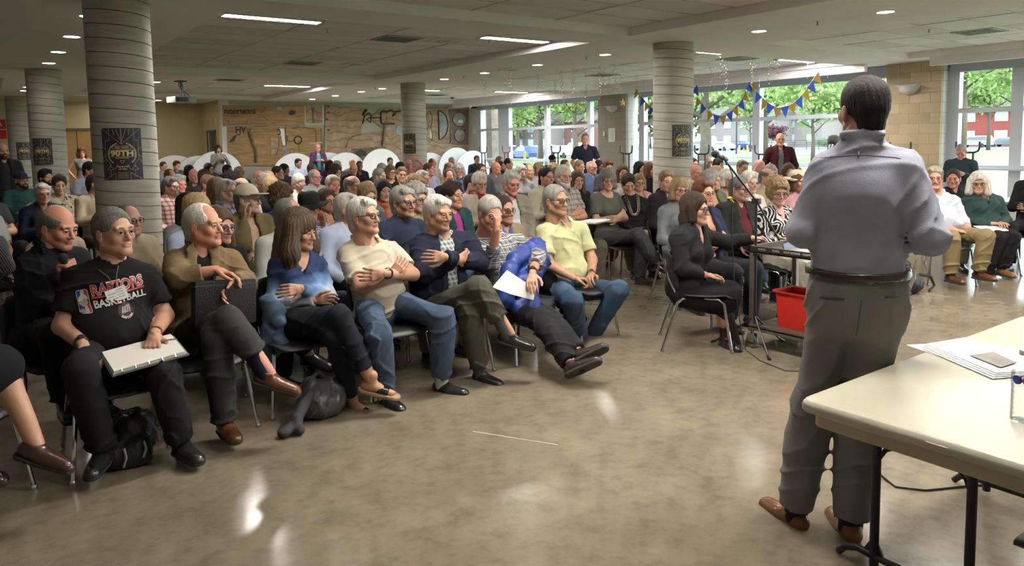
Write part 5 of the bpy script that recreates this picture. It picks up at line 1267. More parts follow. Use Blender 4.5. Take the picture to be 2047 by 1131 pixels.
 (4.46, 6.16, 1.31, 'm', 'side', 'silver', 'r', ('jacket', (0.2, 0.18, 0.13), 'tweed:.26,.24,.19'), 0.5, 'silver-haired man in grey tweed jacket and open white shirt', {'glasses': ('wire', (0.2, 0.2, 0.2)), 'under': ('shirt', (0.58, 0.57, 0.54)), 'hero': True, 'pose': 'lap', 'pitch': -0.2}),
 (3.62, 5.14, 1.15, 'm', 'short', 'dbrown', 't', ('jacket', (0.26, 0.2, 0.13)), 0.7, 'man with glasses, blue t-shirt and tan jacket behind plaid shirt man', {'glasses': ('thick', (0.012, 0.012, 0.014)), 'under': ('tee', (0.05, 0.09, 0.25))}),
 (7.06, 9.47, 1.24, 'f', 'bob', 'grey', 'f', ('sweater', (0.28, 0.28, 0.28)), 0.5, 'grey-haired woman half hidden by older man in light shirt', {}),
 (7.65, 10.04, 1.23, 'm', 'receding', 'dgrey', 'r', ('shirt', (0.28, 0.28, 0.28)), 0.5, 'older man in light collared shirt near the left window', {}),
 (8.08, 10.72, 1.22, 'f', 'crop', 'black', 'd', ('sweater', (0.05, 0.05, 0.055)), 1.2, 'black hair just visible behind older man in light shirt', {}),
 (8.72, 11.12, 1.20, 'f', 'bob', 'sandy', 'f', ('tee', (0.5, 0.08, 0.07), 'stripes:.6,.55,.5'), 1.0, 'woman with sandy bob in red and white striped top', {}),
 (5.44, 6.81, 1.31, 'f', 'pony', 'black', 't', ('sweater', (0.44, 0.42, 0.3)), 0.8, 'dark-haired woman with ponytail in cream knit sweater', {}),
 (7.10, 8.70, 1.25, 'f', 'afro', 'sandy', 'f', ('sweater', (0.018, 0.024, 0.055)), 0.5, 'woman with fluffy light brown hair and glasses behind ponytail woman', {'glasses': ('thick', (0.012, 0.012, 0.014))}),
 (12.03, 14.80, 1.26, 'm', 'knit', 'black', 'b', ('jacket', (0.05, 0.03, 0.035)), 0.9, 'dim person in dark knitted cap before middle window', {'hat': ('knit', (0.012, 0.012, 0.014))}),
 (9.63, 11.45, 1.24, 'm', 'crop', 'brown', 'r', ('shirt', (0.25, 0.22, 0.33)), 0.8, 'man with cropped brown hair and high forehead below window', {}),
 (5.16, 6.16, 1.35, 'm', 'short', 'silver', 'r', ('rolled', (0.24, 0.22, 0.19), 'plaid:.36,.33,.29:.12,.11,.1'), 0.5, 'man with silver hair and white beard in grey plaid shirt', {'beard': 'full', 'bc': 'silver', 'glasses': ('wire', (0.15, 0.15, 0.15)), 'hero': True, 'sleeve': 'short'}),
 (9.22, 10.51, 1.24, 'm', 'short', 'sandy', 'r', ('shirt', (0.13, 0.13, 0.135)), 0.7, 'light brown-haired man next to bald man in blue', {}),
 (8.92, 9.86, 1.25, 'm', 'fringe', 'white', 'r', ('shirt', (0.1, 0.15, 0.28)), 0.7, 'balding man with glasses in blue denim shirt', {'glasses': ('wire', (0.1, 0.1, 0.1))}),
 (12.11, 13.50, 1.23, 'm', 'bald', 'grey', 'r', ('shirt', (0.3, 0.14, 0.12)), 0.1, 'small bald head in front of standing man in navy polo', {}),
 (6.40, 7.35, 1.21, 'f', 'long', 'brown', 'f', ('sweater', (0.012, 0.012, 0.014)), 0.4, 'woman with long brown hair in black, hand over her mouth', {'pose': 'chinR'}),
 (9.92, 10.75, 1.21, 'f', 'bob', 'black', 'd', ('sweater', (0.05, 0.05, 0.055)), 0.7, 'black-haired head between bald man in blue and brown-haired man', {}),
 (8.68, 9.17, 1.26, 'm', 'side', 'red', 'r', ('tee', (0.05, 0.05, 0.055)), 0.4, 'man with reddish brown hair in grey behind woman with bangs', {}),
 (7.94, 8.09, 1.24, 'f', 'long', 'brown', 'f', ('scoop', (0.4, 0.38, 0.36)), 0.3, 'woman with long brown hair and raised chin near grey pillar', {}),
 (9.41, 9.14, 1.25, 'f', 'veil', 'black', 'f', ('jacket', (0.05, 0.05, 0.055), 'stripes:.45,.45,.47'), 0.9, 'woman in black headscarf and striped jacket beside second column', {'hat': ('veil', (0.012, 0.012, 0.014))}),
 (8.94, 8.48, 1.23, 'f', 'bob', 'red', 'r', ('sweater', (0.012, 0.012, 0.014)), 0.9, 'auburn-haired woman in black at left edge of column with poster', {}),
 (5.81, 6.17, 1.28, 'f', 'bangs', 'dgrey', 'f', ('scoop', (0.09, 0.09, 0.075)), 0.3, 'smiling woman with grey bangs and glasses in olive-grey t-shirt', {'glasses': ('thick', (0.05, 0.03, 0.03)), 'hero': True}),
 (7.41, 7.22, 1.13, 'f', 'bob', 'sandy', 'f', ('cardigan', (0.5, 0.26, 0.26)), 0.3, 'woman with sandy hair and glasses, pink top, behind necklace woman', {'glasses': ('thick', (0.012, 0.012, 0.014))}),
 (6.16, 5.55, 1.27, 'f', 'side', 'sandy', 'r', ('jacket', (0.012, 0.012, 0.014)), 0.4, 'woman with swept blonde hair, black jacket and purple top at column', {'under': ('v', (0.15, 0.03, 0.09))}),
 (5.56, 4.86, 1.23, 'f', 'bangs', 'sandy', 'f', ('sweater', (0.16, 0.17, 0.18)), 0.4, 'woman with light brown bangs and heavy black glasses in grey', {'glasses': ('thick', (0.012, 0.012, 0.014))}),
 (5.19, 4.26, 1.25, 'f', 'side', 'red', 'r', ('jacket', (0.018, 0.024, 0.055)), 0.8, 'woman with short reddish hair and glasses in navy jacket', {'glasses': ('wire', (0.1, 0.06, 0.05))}),
 (8.45, 7.10, 1.24, 'm', 'bald', 'grey', 'r', ('jacket', (0.5, 0.44, 0.32)), 0.7, 'bald man in cream jacket emerging right of the column', {}),
 (12.79, 10.40, 1.23, 'm', 'bald', 'dgrey', 't', ('shirt', (0.28, 0.21, 0.11)), 0.5, 'bald man with dark glasses in khaki, far side of window aisle', {'glasses': ('thick', (0.012, 0.012, 0.014))}),
 (11.17, 8.85, 1.24, 'f', 'bob', 'black', 't', ('sweater', (0.13, 0.13, 0.135)), 0.9, 'black-haired woman in last row under the microphone', {}),
 (7.04, 5.65, 1.23, 'f', 'bobfull', 'grey', 'f', ('jacket', (0.12, 0.12, 0.09)), 1.2, 'woman with thick grey bob in olive grey jacket turned away', {}),
 (8.12, 6.47, 1.25, 'm', 'fringe', 'grey', 'r', ('shirt', (0.5, 0.44, 0.32)), 1.2, 'pale balding head above woman with thick grey bob', {}),
 (7.66, 5.94, 1.21, 'f', 'bob', 'white', 'f', ('cardigan', (0.35, 0.33, 0.3)), 0.8, 'woman with white bob and glasses beneath microphone boom', {'glasses': ('thick', (0.012, 0.012, 0.014))}),
 (6.27, 4.71, 1.21, 'm', 'short', 'dgrey', 'f', ('jacket', (0.02, 0.022, 0.02)), 1.0, 'grey man with thick glasses temples, dark jacket and burgundy shirt', {'glasses': ('thick', (0.012, 0.012, 0.014)), 'under': ('shirt', (0.09, 0.012, 0.015)), 'beard': 'goatee', 'pants': ('trousers', (0.03, 0.03, 0.03)), 'hero': True, 'bc': 'grey'}),
 (10.26, 7.65, 1.24, 'm', 'side', 'dgrey', 'r', ('shirt', (0.36, 0.41, 0.52)), 0.6, 'man with dark grey side-parted hair at right window', {}),
 (10.99, 7.86, 1.23, 'm', 'bald', 'brown', 'r', ('shirt', (0.06, 0.13, 0.33)), 1.0, 'bald man with bowed head below standing maroon jacket man', {'pitch': -0.35}),
 (6.86, 5.03, 1.24, 'f', 'shortfull', 'white', 'f', ('shirt', (0.55, 0.46, 0.42)), 0.7, 'woman with cropped white hair in pale pink shirt', {}),
 (8.76, 6.13, 1.19, 'm', 'fringe', 'dgrey', 'r', ('shirt', (0.42, 0.35, 0.23)), 0.9, 'heavy bald man in beige shirt grinning to the right', {'width': 1.15}),
 (9.42, 6.52, 1.21, 'f', 'bob', 'grey', 'f', ('sweater', (0.13, 0.13, 0.135)), 0.5, 'grey head between bald men at the right', {}),
 (14.30, 9.43, 1.23, 'm', 'shortfull', 'black', 'r', ('shirt', (0.13, 0.13, 0.135)), 0.6, 'dark-haired man directly in front of maroon jacket man', {}),
 (10.16, 6.73, 1.20, 'f', 'long', 'brown', 'f', ('tee', (0.03, 0.03, 0.03), 'stripes:.4,.4,.38'), 0.4, 'woman with brown hair in black and white striped top at right', {}),
 (7.57, 4.89, 1.24, 'f', 'bob', 'brown', 'r', ('sweater', (0.5, 0.26, 0.26)), 0.9, 'woman in cream sun hat half hidden by the speaker', {'hat': ('sun', (0.58, 0.52, 0.38))}),
 (5.98, 4.06, 1.22, 'f', 'afro', 'sandy', 'f', ('blouse', (0.012, 0.012, 0.014), 'swirl:.55,.54,.5'), 0.35, 'woman with large curly perm and glasses in black and white blouse', {'glasses': ('wire', (0.2, 0.15, 0.1)), 'hero': True, 'pants': ('trousers', (0.34, 0.31, 0.25))}),
 (11.35, 9.59, 1.23, 'm', 'short', 'black', 't', ('shirt', (0.1, 0.015, 0.02)), 0.7, 'small dark-haired head in last row right of the column', {}),
 (9.66, 4.11, 1.19, 'f', 'bun', 'dbrown', 't', ('shirt', (0.012, 0.012, 0.014)), -0.1, 'woman with pulled back dark hair in black behind the two at right', {}),
]

def pat_of(spec, n):
    k, *cs = spec.split(':'); cs = [tuple(float(x) for x in c.split(',')) for c in cs]
    return pattern('%s_cloth_%d' % (k, n), k, 1., *(cs+[(.7, .7, .7), (.05, .05, .1)][len(cs):]))
rc = random.Random(11)
PANTS = [(.02, .02, .025), (.03, .04, .07), (.05, .05, .05), (.12, .10, .07), (.05, .09, .16), (.018, .018, .02)]
for n, (x, y, zt, sex, hair, hc, sk, top, ph, label, o) in enumerate(CROWD):
    far = math.hypot(x, y) > 13
    hat = o.get('hat'); zt_ = zt-(.02 if hat else 0)
    yaw = math.atan2(4.4-x, y-.2)*.55+rc.uniform(-.12, .12)     # turned towards the speaker
    if x > 7: yaw = math.atan2(4.0-x, y-.5)*.75+rc.uniform(-.1, .1)
    hyaw = -math.atan2(x, y)+ph
    d = max(-.9, min(.9, hyaw-yaw)); 
    if abs(hyaw-yaw) > .9: yaw = hyaw-d
    p = Person((x, y), yaw, size=.97, hero=o.get('hero', False), fem=(sex == 'f'), width=o.get('width', 1.)*rc.uniform(.95, 1.06), belly=(rc.choice([0, 0, .04, .07]) if sex == 'm' else 0))
    sl = 1.275-zt_
    p.sit(rc.choice(['flat', 'flat', 'flat', 'crossR', 'crossL']), lean=rc.uniform(.02, .09), slouch=sl)
    p.arms(o.get('pose') or rc.choice(['lap', 'lap', 'lap', 'crossed']))
    if 'chin' in (o.get('pose') or ''):      # bring the fist to the cheek
        sd = o['pose'][-1]; ck = p.J['head']+p.F[0]*(.075 if sd == 'L' else -.075)-p.F[1]*.085+nz((0, 0, -.075)); p.J['wr'+sd] = ck-nz((0, 0, .085)); p.hands[sd] = (norm((0, 0, 1)-p.F[1]*-.15), norm(p.F[0]*(-1 if sd == 'L' else 1)), 'relaxed')
        e = lerp(p.J['sh'+sd], p.J['wr'+sd], .5)-p.F[1]*.12+nz((0, 0, -.17)); p.J['el'+sd] = e
    p.J['head'] = p.J['head']+nz((math.sin(hyaw), -math.cos(hyaw), 0))*.015
    p.look(hyaw, o.get('pitch', rc.uniform(-.08, .04)), rc.uniform(-.06, .06))
    tp = (top[0], top[1]) + ((pat_of(top[2], n),) if len(top) > 2 else ())
    pants = o.get('pants') or ('trousers', rc.choice(PANTS)) 
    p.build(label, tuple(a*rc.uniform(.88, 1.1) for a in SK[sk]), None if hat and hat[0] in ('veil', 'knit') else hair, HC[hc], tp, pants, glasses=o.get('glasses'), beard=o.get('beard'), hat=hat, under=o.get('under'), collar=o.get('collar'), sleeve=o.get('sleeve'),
            hv=HC[o['bc']] if 'bc' in o else (HC['dgrey'] if o.get('beard') == 'goatee' else 0), age=(.7 if hc in ('white', 'grey', 'silver', 'dgrey') else 0.), jaw=rc.choice([.94, 1., 1.06]), nose=rc.choice([.95, 1.05]), lower=True)
    if o.get('scarf'):
        V = Vox(p.J['neck']-.2, p.J['neck']+.2, .012); r_, f_2, u_ = p.tframe()
        for s in (-1, 1): V.cone(p.J['neck']+r_*s*.075+u_*.03, p.J['neck']+f_2*.09-u_*.01, .032, .032, .02)
        V.cone(p.J['neck']+r_*.07-f_2*.05+u_*.05, p.J['neck']-r_*.07-f_2*.05+u_*.05, .03, .03, .02); V.cone(p.J['neck']+f_2*.09, p.J['neck']+f_2*.13-u_*.15, .03, .035, .02, flat=(f_2, 1.6)); V.folds(.006, 70)
        v, q = V.nets(); link('scarf', Parts().add(v, q).mesh('scarf', [mcloth], p.root), p.E, color=o['scarf'])
    if math.hypot(x, y) < 11.5: SEATS.append((x, y, yaw, None))
# ------------------------------------------------------------------ chairs
mshell = mat('chair_shell', (.016, .017, .019), .42, bump=.2, bscale=180)
def chair_meshes():
    s = MB(); pts = []; nx, ny = 8, 8
    def seat_z(i, j): x = (i/nx-.5)*2; y = j/ny; return .425+.018*x*x-.012*math.sin(math.pi*y)-.03*max(0, (.18-y)/.18)**2
    def grid(fz, t):
        vs = []; fs = []
        for top in (0, 1):
            for j in range(ny+1):
                for i in range(nx+1): vs.append(fz(i, j, -t if not top else 0))
        n = (nx+1)*(ny+1); id_ = lambda k, i, j: k*n+j*(nx+1)+i
        for j in range(ny):
            for i in range(nx):
                fs.append((id_(1, i, j), id_(1, i+1, j), id_(1, i+1, j+1), id_(1, i, j+1))); fs.append((id_(0, i, j), id_(0, i, j+1), id_(0, i+1, j+1), id_(0, i+1, j)))
        B_ = [(i, 0) for i in range(nx)]+[(nx, j) for j in range(ny)]+[(nx-i, ny) for i in range(nx)]+[(0, ny-j) for j in range(ny)]
        for a, b in zip(B_, B_[1:]+B_[:1]): fs.append((id_(0, *a), id_(0, *b), id_(1, *b), id_(1, *a)))
        return vs, fs
    def rnd(i, j):  # rounded plan corners
        x = (i/nx-.5)*2; y = (j/ny-.5)*2; k = 1-.10*(abs(x)**6)*(abs(y)**6)*2; return x*k, y*k
    def sf(i, j, dz):
        x, y = rnd(i, j); return (.215*x, -.13+.205*y, seat_z(i, j)+dz)
    def bf(i, j, dz):
        x, y = rnd(i, j); h = .60+.165*y; return (.205*x*(1-.06*(y+1)/2), .125+.05*(y+1)/2-.035*(1-x*x)*-1-.03+dz*-1.0*1-.02*x*x*2, h)
    seat = MB().add(*grid(sf, .012)); back = MB().add(*grid(bf, .010))
    legs = []
    for sx in (-1, 1):
        legs.append(MB().tube([(sx*.17, -.02, .405), (sx*.185, -.22, .40), (sx*.195, -.262, .37), (sx*.235, -.315, .012)], .011, 8).lathe([(.014, 0), (.016, .006), (.012, .022)], 10, 0, TR(sx*.236, -.316, 0)))
        legs.append(MB().tube([(sx*.17, -.06, .405), (sx*.185, .04, .40), (sx*.195, .078, .37), (sx*.235, .19, .012)], .011, 8).lathe([(.014, 0), (.016, .006), (.012, .022)], 10, 0, TR(sx*.236, .191, 0)))
    fr = MB()
    for sx in (-1, 1): fr.tube([(sx*.165, -.18, .40), (sx*.165, .02, .40), (sx*.163, .085, .43), (sx*.16, .15, .56), (sx*.155, .172, .70)], .010, 8)
    fr.tube([(-.17, -.17, .402), (.17, -.17, .402)], .009, 6).tube([(-.17, .0, .402), (.17, .0, .402)], .009, 6)
    return seat.mesh('seat', [mshell], 'all'), back.mesh('backrest', [mshell], 'all'), [l.mesh('leg', [chrome], True) for l in legs], fr.mesh('frame', [chrome], True)
CM = chair_meshes()
def shell_chair(x, y, yaw, label, group=None):
    r = thing('shell_chair', label, 'chair', (x, y, 0), yaw, group)
    link('seat', CM[0], r); link('backrest', CM[1], r); link('frame', CM[3], r)
    for l in CM[2]: link('leg', l, r)
    return r
for s in SEATS:
    near = math.hypot(s[0], s[1]) < 6.9
    if s[3]: shell_chair(*s[:3], s[3])
    elif near: shell_chair(s[0], s[1], s[2], 'black shell chair mostly hidden behind the front row sitters', 'chairs hidden behind the front row')
    else: shell_chair(s[0], s[1], s[2], 'black shell chair hidden among the seated crowd', 'chairs among the middle rows')

# ------------------------------------------------------------------ folding table at the lower right
mtab = mat('table_plastic', (.40, .375, .285), .30, bump=.12, bscale=500, var=.05, vscale=4); mtabe = mat('table_edge', (.50, .45, .33), .45, var=.05)
T = thing('folding_table', 'beige plastic folding table with black metal legs at lower right', 'table', (3.07, .97, 0))
x0, x1, y0, y1 = -.92, .92, -.36, .41
def rrect(x0, x1, y0, y1, r, n=6):
    P = []
    for cx, cy, a in ((x1-r, y1-r, 0), (x0+r, y1-r, 90), (x0+r, y0+r, 180), (x1-r, y0+r, 270)):
        for k in range(n+1): t_ = math.radians(a+90*k/n); P.append((cx+r*math.cos(t_), cy+r*math.sin(t_)))
    return P
def slab(x0, x1, y0, y1, prof, r):
    """rounded-rectangle slab whose edge follows prof = [(inset, z), ...]"""
    vs = []; fs = []; n = None
    for ins, z in prof:
        P = rrect(x0+ins, x1-ins, y0+ins, y1-ins, max(r-ins, .004)); n = len(P); vs += [(a, b, z) for a, b in P]
    for k in range(len(prof)-1):
        for i in range(n): fs.append((k*n+i, k*n+(i+1) % n, (k+1)*n+(i+1) % n, (k+1)*n+i))
    fs.append(tuple(range(n-1, -1, -1))); fs.append(tuple((len(prof)-1)*n+i for i in range(n)))
    return MB().add(vs, fs)
slab(x0, x1, y0, y1, [(.006, .700), (.0, .706), (.0, .722), (.004, .730), (.007, .733), (.010, .738), (.016, .741)], .045).build('tabletop', mtab, T, smooth=True)
slab(x0+.035, x1-.035, y0+.035, y1-.035, [(.004, .650), (0, .654), (0, .699)], .03).build('apron', mtabe, T, smooth=True)
MB().box((x0-.001, -.06, .716), (x0+.006, .0, .727), bev=.002).build('edge_clip', mtabe, T)
for sx in (-1, 1):
    fr = MB()
    lx = sx*.48
    for yy in (.365, .045):
        L = MB().tube([(lx, yy, .665), (lx, yy, .05), (lx, yy+(.0), .02)], .0165, 10)
        L.build('leg', black_metal, T, smooth=True)
    foot = MB().tube([(lx, .50, .016), (lx, .475, .045), (lx, .43, .062), (lx, .365, .055), (lx, .045, .055), (lx, -.02, .06), (lx, -.07, .045), (lx, -.10, .016)], .014, 10)
    foot.add([(lx-.004, .365, .14), (lx-.004, .32, .05), (lx-.004, .415, .05), (lx+.004, .365, .14), (lx+.004, .32, .05), (lx+.004, .415, .05)], [(0, 1, 2), (5, 4, 3), (0, 3, 4, 1), (1, 4, 5, 2), (2, 5, 3, 0)])
    foot.build('foot_bar', black_metal, T, smooth=True)
    MB().tube([(lx, .365, .42), (lx-sx*.005, .335, .47), (lx-sx*.03, .20, .545)], .009, 8).tube([(lx, .045, .40), (lx-sx*.005, .07, .46), (lx-sx*.03, .17, .545)], .006, 8).build('brace', black_metal, T, smooth=True)
    MB().box((lx-sx*.03-.04, .135, .54), (lx-sx*.03+.04, .225, .652), bev=.006).box((lx-sx*.03-.055, .12, .535), (lx-sx*.03+.055, .24, .575), bev=.006).build('hinge_block', black_plastic, T, smooth=True)
# papers, flyer, bottle on the table
mpaper = mat('paper', (.8, .8, .78), .7); 
def sheet(name, label, cat, pts, z, th, m, parent=None, curl=0.):
    """a sheet of paper with real thickness, outline in world x,y"""
    vs = [(a, b, z+(c if len(p_) > 2 else 0)) for p_ in pts for a, b, c in [(*p_[:2], p_[2] if len(p_) > 2 else 0)]]; n = len(vs)
    o = MB().add(vs+[(a, b, c+th) for a, b, c in vs], [tuple(range(n-1, -1, -1)), tuple(range(n, 2*n))]+[(i, (i+1) % n, n+(i+1) % n, n+i) for i in range(n)]).build(name, m, parent)
    if label: tag(o, label, cat)
    return o
W2 = lambda u, v, z=.745: tuple(at_z(u, v, z)[:2])
stack = thing('paper_stack', 'stack of white papers with clear sleeve and hole-punched pages on table', 'papers', (*W2(1950, 715), .741))
def rel(o, pts): return [(a-o.location[0], b-o.location[1], *r) for a, b, *r in pts]
sheet('folder', None, None, rel(stack, [W2(1811, 688), W2(1935, 682), W2(2060, 712), W2(1996, 752)]), 0, .002, mat('clear_sleeve', (.60, .64, .62), .2), stack)
for k in range(4):
    sheet('page', None, None, rel(stack, [(*W2(1842+3*k, 696-k), .001), (*W2(1925+2*k, 683-k), .002), (*W2(2052+2*k, 714), .004), (*W2(2050, 751-k), .0), (*W2(1985+2*k, 757-2*k), .0)]), .0025+.0035*k, .0022, mpaper, stack)
ph = sheet('photo_print', None, None, rel(stack, [W2(1938, 718), W2(1985, 711), W2(2032, 733), W2(2000, 743)]), .020, .0008, mat('dark_print', (.10, .075, .06), .4, var=.5, vscale=25), stack)
for k in range(3): MB().lathe([(.004, 0), (.004, .0006)], 10, 0, TR(*[a-b for a, b in zip(W2(1880+22*k, 700+12*k), stack.location[:2])], .0205)).build('punch_hole', mdark, stack)
bp = at_z(2038, 842, .745)
bt = thing('water_bottle', 'clear plastic water bottle with red and blue label on table', 'bottle', (bp[0]+.02, bp[1], .741))
mpet = glassy('bottle_plastic', (.97, .98, .98), .25, .05)
prof = [(.006, .002), (.028, .0), (.0325, .006)]
for k in range(6): prof += [(.0325, .012+k*.016), (.0305, .018+k*.016), (.0325, .024+k*.016)]
prof += [(.033, .115), (.033, .150), (.031, .160), (.024, .178), (.0135, .195), (.0125, .205)]
MB().lathe(prof, 28).build('bottle_body', mpet, bt, smooth='all')
MB().lathe([(.0310, .004), (.0310, .11)], 24).build('water', glassy('water', (.96, .98, .98), .15, .0), bt, smooth=True)
MB().lathe([(.015, .203), (.0155, .205), (.0155, .217), (.014, .219)], 20).build('bottle_cap', mat('white_cap', (.75, .75, .75), .4), bt, smooth=True)
MB().lathe([(.0335, .114), (.0337, .115), (.0337, .149), (.0335, .150)], 28, cap=False).build('bottle_label', glassy('label_film', (.9, .92, .95), .3, .2), bt, smooth=True)
for ang, cc in ((2.95, (.03, .05, .35)), (3.75, (.55, .03, .06))):
    vs = [(.0342*math.cos(ang), .0342*math.sin(ang), .132)]+[(.0342*math.cos(ang+.42*math.cos(q*math.pi/8)), .0342*math.sin(ang+.42*math.cos(q*math.pi/8)), .132+.013*math.sin(q*math.pi/8)) for q in range(16)]
    MB().add(vs, [(0, 1+q, 1+(q+1) % 16) for q in range(16)]).build('label_oval', mat('oval_%d' % int(ang*10), cc, .5), bt)
shell_chair(2.56, .50, math.pi, 'empty black shell chair cropped at the lower right corner under the table')
cb = MB().tube([(*W2(1745, 938, 0), .006), (*W2(1790, 975, 0), .006), (*W2(1850, 982, 0), .006), (*W2(1950, 972, 0), .006), (*W2(2047, 965, 0), .006), (*W2(2200, 950, 0), .006)], .005, 6)
tag(cb.build('floor_cable', black_plastic, smooth='all'), 'black cable lying on the floor beneath the beige table', 'cable')

# ------------------------------------------------------------------ cutlery cart with laptop, bin, microphone stand
msteel = mat('cart_steel', (.22, .20, .17), .38, .8, var=.15, vscale=8); mlab = mat('label_black', (.015, .015, .015), .5); mwht = mat('white_print', (.7, .68, .6), .6)
CT = thing('cutlery_cart', 'steel cutlery cart with labelled edge strip beside woman in black blazer', 'cart', (4.71, 2.97, 0))
ly0, ly1, lx0, lx1 = -.20, .48, 0., .60
MB().box((lx0, ly0, .735), (lx1, ly1, .75), bev=.003).box((lx0, ly0, .745), (lx1, ly0+.02, .79), bev=.004).box((lx0, ly1-.02, .745), (lx1, ly1, .79), bev=.004).box((lx1-.02, ly0, .745), (lx1, ly1, .79), bev=.004).box((lx0, ly0, .735), (lx0+.02, ly1, .79), bev=.004).build('tray', msteel, CT)
for xx in (lx0+.025, lx1-.025):
    for yy in (ly0+.025, ly1-.025):
        MB().box((xx-.02, yy-.02, .13), (xx+.02, yy+.02, .74), bev=.004).build('leg', msteel, CT)
        c_ = MB().tube([(xx, yy, .13), (xx, yy, .105)], .012, 8).box((xx-.022, yy-.03, .045), (xx-.016, yy+.03, .11)).box((xx+.016, yy-.03, .045), (xx+.022, yy+.03, .11)).lathe([(.010, -.014), (.045, -.014), (.05, -.008), (.05, .008), (.045, .014), (.010, .014)], 18, 0, TR(xx, yy, .05, 0, math.pi/2)).tube([(xx, yy-.03, .03), (xx-.01, yy-.1, .025)], .008, 6)
        c_.build('caster', mat('caster_metal', (.30, .28, .25), .35, .7), CT, smooth=True)
MB().box((lx0, ly0, .16), (lx1, ly1, .175), bev=.003).box((lx0, ly0, .14), (lx0+.015, ly1, .19), bev=.003).box((lx1-.015, ly0, .14), (lx1, ly1, .19), bev=.003).build('lower_shelf', msteel, CT)
MB().box((-.004, ly0+.0, .752), (.0, ly1-.02, .788)).build('edge_strip', mlab, CT)
for s_, yy in (('KNIVES', .36), ('FORKS', .24), ('SOUP SPOONS', .11), ('TEASPOONS', -.03)):
    v, f = text_mesh(s_, .020)
    MB().add([(-.0048, yy-a, .770+b) for a, b, c in v], f).build('lettering', mwht, CT)
bn = thing('plastic_bin', 'red plastic bin on the lower shelf of the cutlery cart', 'bin', (4.96, 3.15, .176))
def bin_shell():
    prof = [(.0, .0, .008), (.105, .15, .0), (.12, .165, .27), (.135, .18, .275), (.135, .18, .262)]
    vs = []; fs = []
    for a, b, z in prof[1:]+[(.112, .157, .27), (.098, .142, .012)]: vs += [(x, y, z) for x, y in rrect(-a, a, -b, b, .03, 4)]
    n = 20
    order = [0, 1, 2, 3]
    for k in range(3):
        for i in range(n): fs.append((k*n+i, k*n+(i+1) % n, (k+1)*n+(i+1) % n, (k+1)*n+i))
    for i in range(n): fs.append((2*n+i, 2*n+(i+1) % n, 4*n+(i+1) % n, 4*n+i)); fs.append((4*n+i, 4*n+(i+1) % n, 5*n+(i+1) % n, 5*n+i))
    fs.append(tuple(range(n-1, -1, -1))); fs.append(tuple(5*n+i for i in range(n)))
    return MB().add(vs, fs)
bin_shell().build('bin_body', mat('red_plastic', (.52, .022, .014), .35), bn, smooth=True)
lp = thing('laptop', 'grey laptop on the cutlery cart next to the seated woman', 'laptop', (5.0, 3.10, .752), .1)
MB().box((-.17, -.12, 0), (.17, .12, .018), bev=.004).build('keyboard_base', mat('laptop_grey', (.25, .26, .28), .35, .4), lp)
MB().box((-.17, .11, .015), (.17, .122, .10), M=TR(rx=-.3, y=.01), bev=.003).build('screen', mat('laptop_dark', (.05, .06, .08), .3), lp)
pj = thing('data_projector', 'black boxy device on the cart right of the laptop', 'projector', (5.08, 2.87, .752))
MB().box((-.14, -.10, 0), (.14, .10, .10), bev=.01).build('case', black_plastic, pj); MB().tube([(-.145, .03, .055), (-.13, .03, .055)], .03, 14).build('lens_ring', black_metal, pj); MB().box((-.142, -.08, .015), (-.139, -.0, .085)).build('vent_panel', mat('bluegrey', (.09, .12, .18), .5), pj)
cp = sheet('loose_papers', 'white papers lying on cart under the reaching hand', 'papers', [(4.74, 3.20), (4.90, 3.18), (4.92, 3.36), (4.76, 3.38)], .752, .003, mpaper)
jf = thing('juice_bottle', 'small green capped bottle standing under the cutlery cart', 'bottle', (5.35, 3.6, 0))
MB().lathe([(.03, 0), (.034, .01), (.034, .12), (.02, .16), (.018, .17)], 18).build('bottle_body', glassy('green_bottle', (.6, .75, .45), .2), jf, smooth='all'); MB().lathe([(.02, .168), (.02, .19)], 14).build('bottle_cap', mat('green_cap', (.25, .4, .15), .4), jf, smooth=True)
mb_ = at_z(1492, 684, 0); cl = at_d(1512, 402, 5.55)
MS = thing('microphone_stand', 'black tripod microphone stand with boom reaching over the audience', 'stand', (cl[0], cl[1], 0))
o_ = nz((cl[0], cl[1], 0))
tip = at_d(1446, 316, 5.15)-o_; end = at_d(1558, 480, 5.78)-o_; C_ = cl-o_
MB().tube([(0, 0, .22), (0, 0, .75)], .011, 10).tube([(0, 0, .72), C_], .008, 10).build('pole', black_metal, MS, smooth=True)
MB().lathe([(.014, -.02), (.022, -.01), (.022, .02), (.014, .03)], 12, 0, TR(0, 0, .73)).build('collar', black_plastic, MS, smooth=True)
MB().tube([end, C_, tip], .008, 10).build('boom', black_metal, MS, smooth=True)
MB().box((-.022, -.03, -.022), (.022, .03, .022), M=TR(*C_), bev=.006).tube([C_, C_+nz((.05, .03, 0))], .012, 10).build('clutch', black_plastic, MS, smooth=True)
for k in range(3):
    a = 2.0+k*2.094; MB().tube([(0, 0, .25), (.06*math.cos(a), .06*math.sin(a), .20), (.31*math.cos(a), .31*math.sin(a), .012)], .008, 8).tube([(.29*math.cos(a), .29*math.sin(a), .025), (.33*math.cos(a), .33*math.sin(a), .011)], .011, 8).build('leg', black_metal, MS, smooth=True)
MC = thing('microphone', 'black handheld microphone clipped on the boom stand', 'microphone', tuple(at_d(1446, 316, 5.15)))
o_ = at_d(1446, 316, 5.15); d_ = norm(at_d(1420, 303, 5.0)-o_); h_ = o_*0
MB().tube([-d_*.06, d_*.10], [.010, .014], 12).build('handle', black_plastic, MC, smooth=True); MB().tube([d_*.10, d_*.112, d_*.14, d_*.158], [.016, .025, .025, .012], 14).build('grille', mat('mic_grille', (.04, .04, .042), .45, .6, bump=.6, bscale=900), MC, smooth=True)
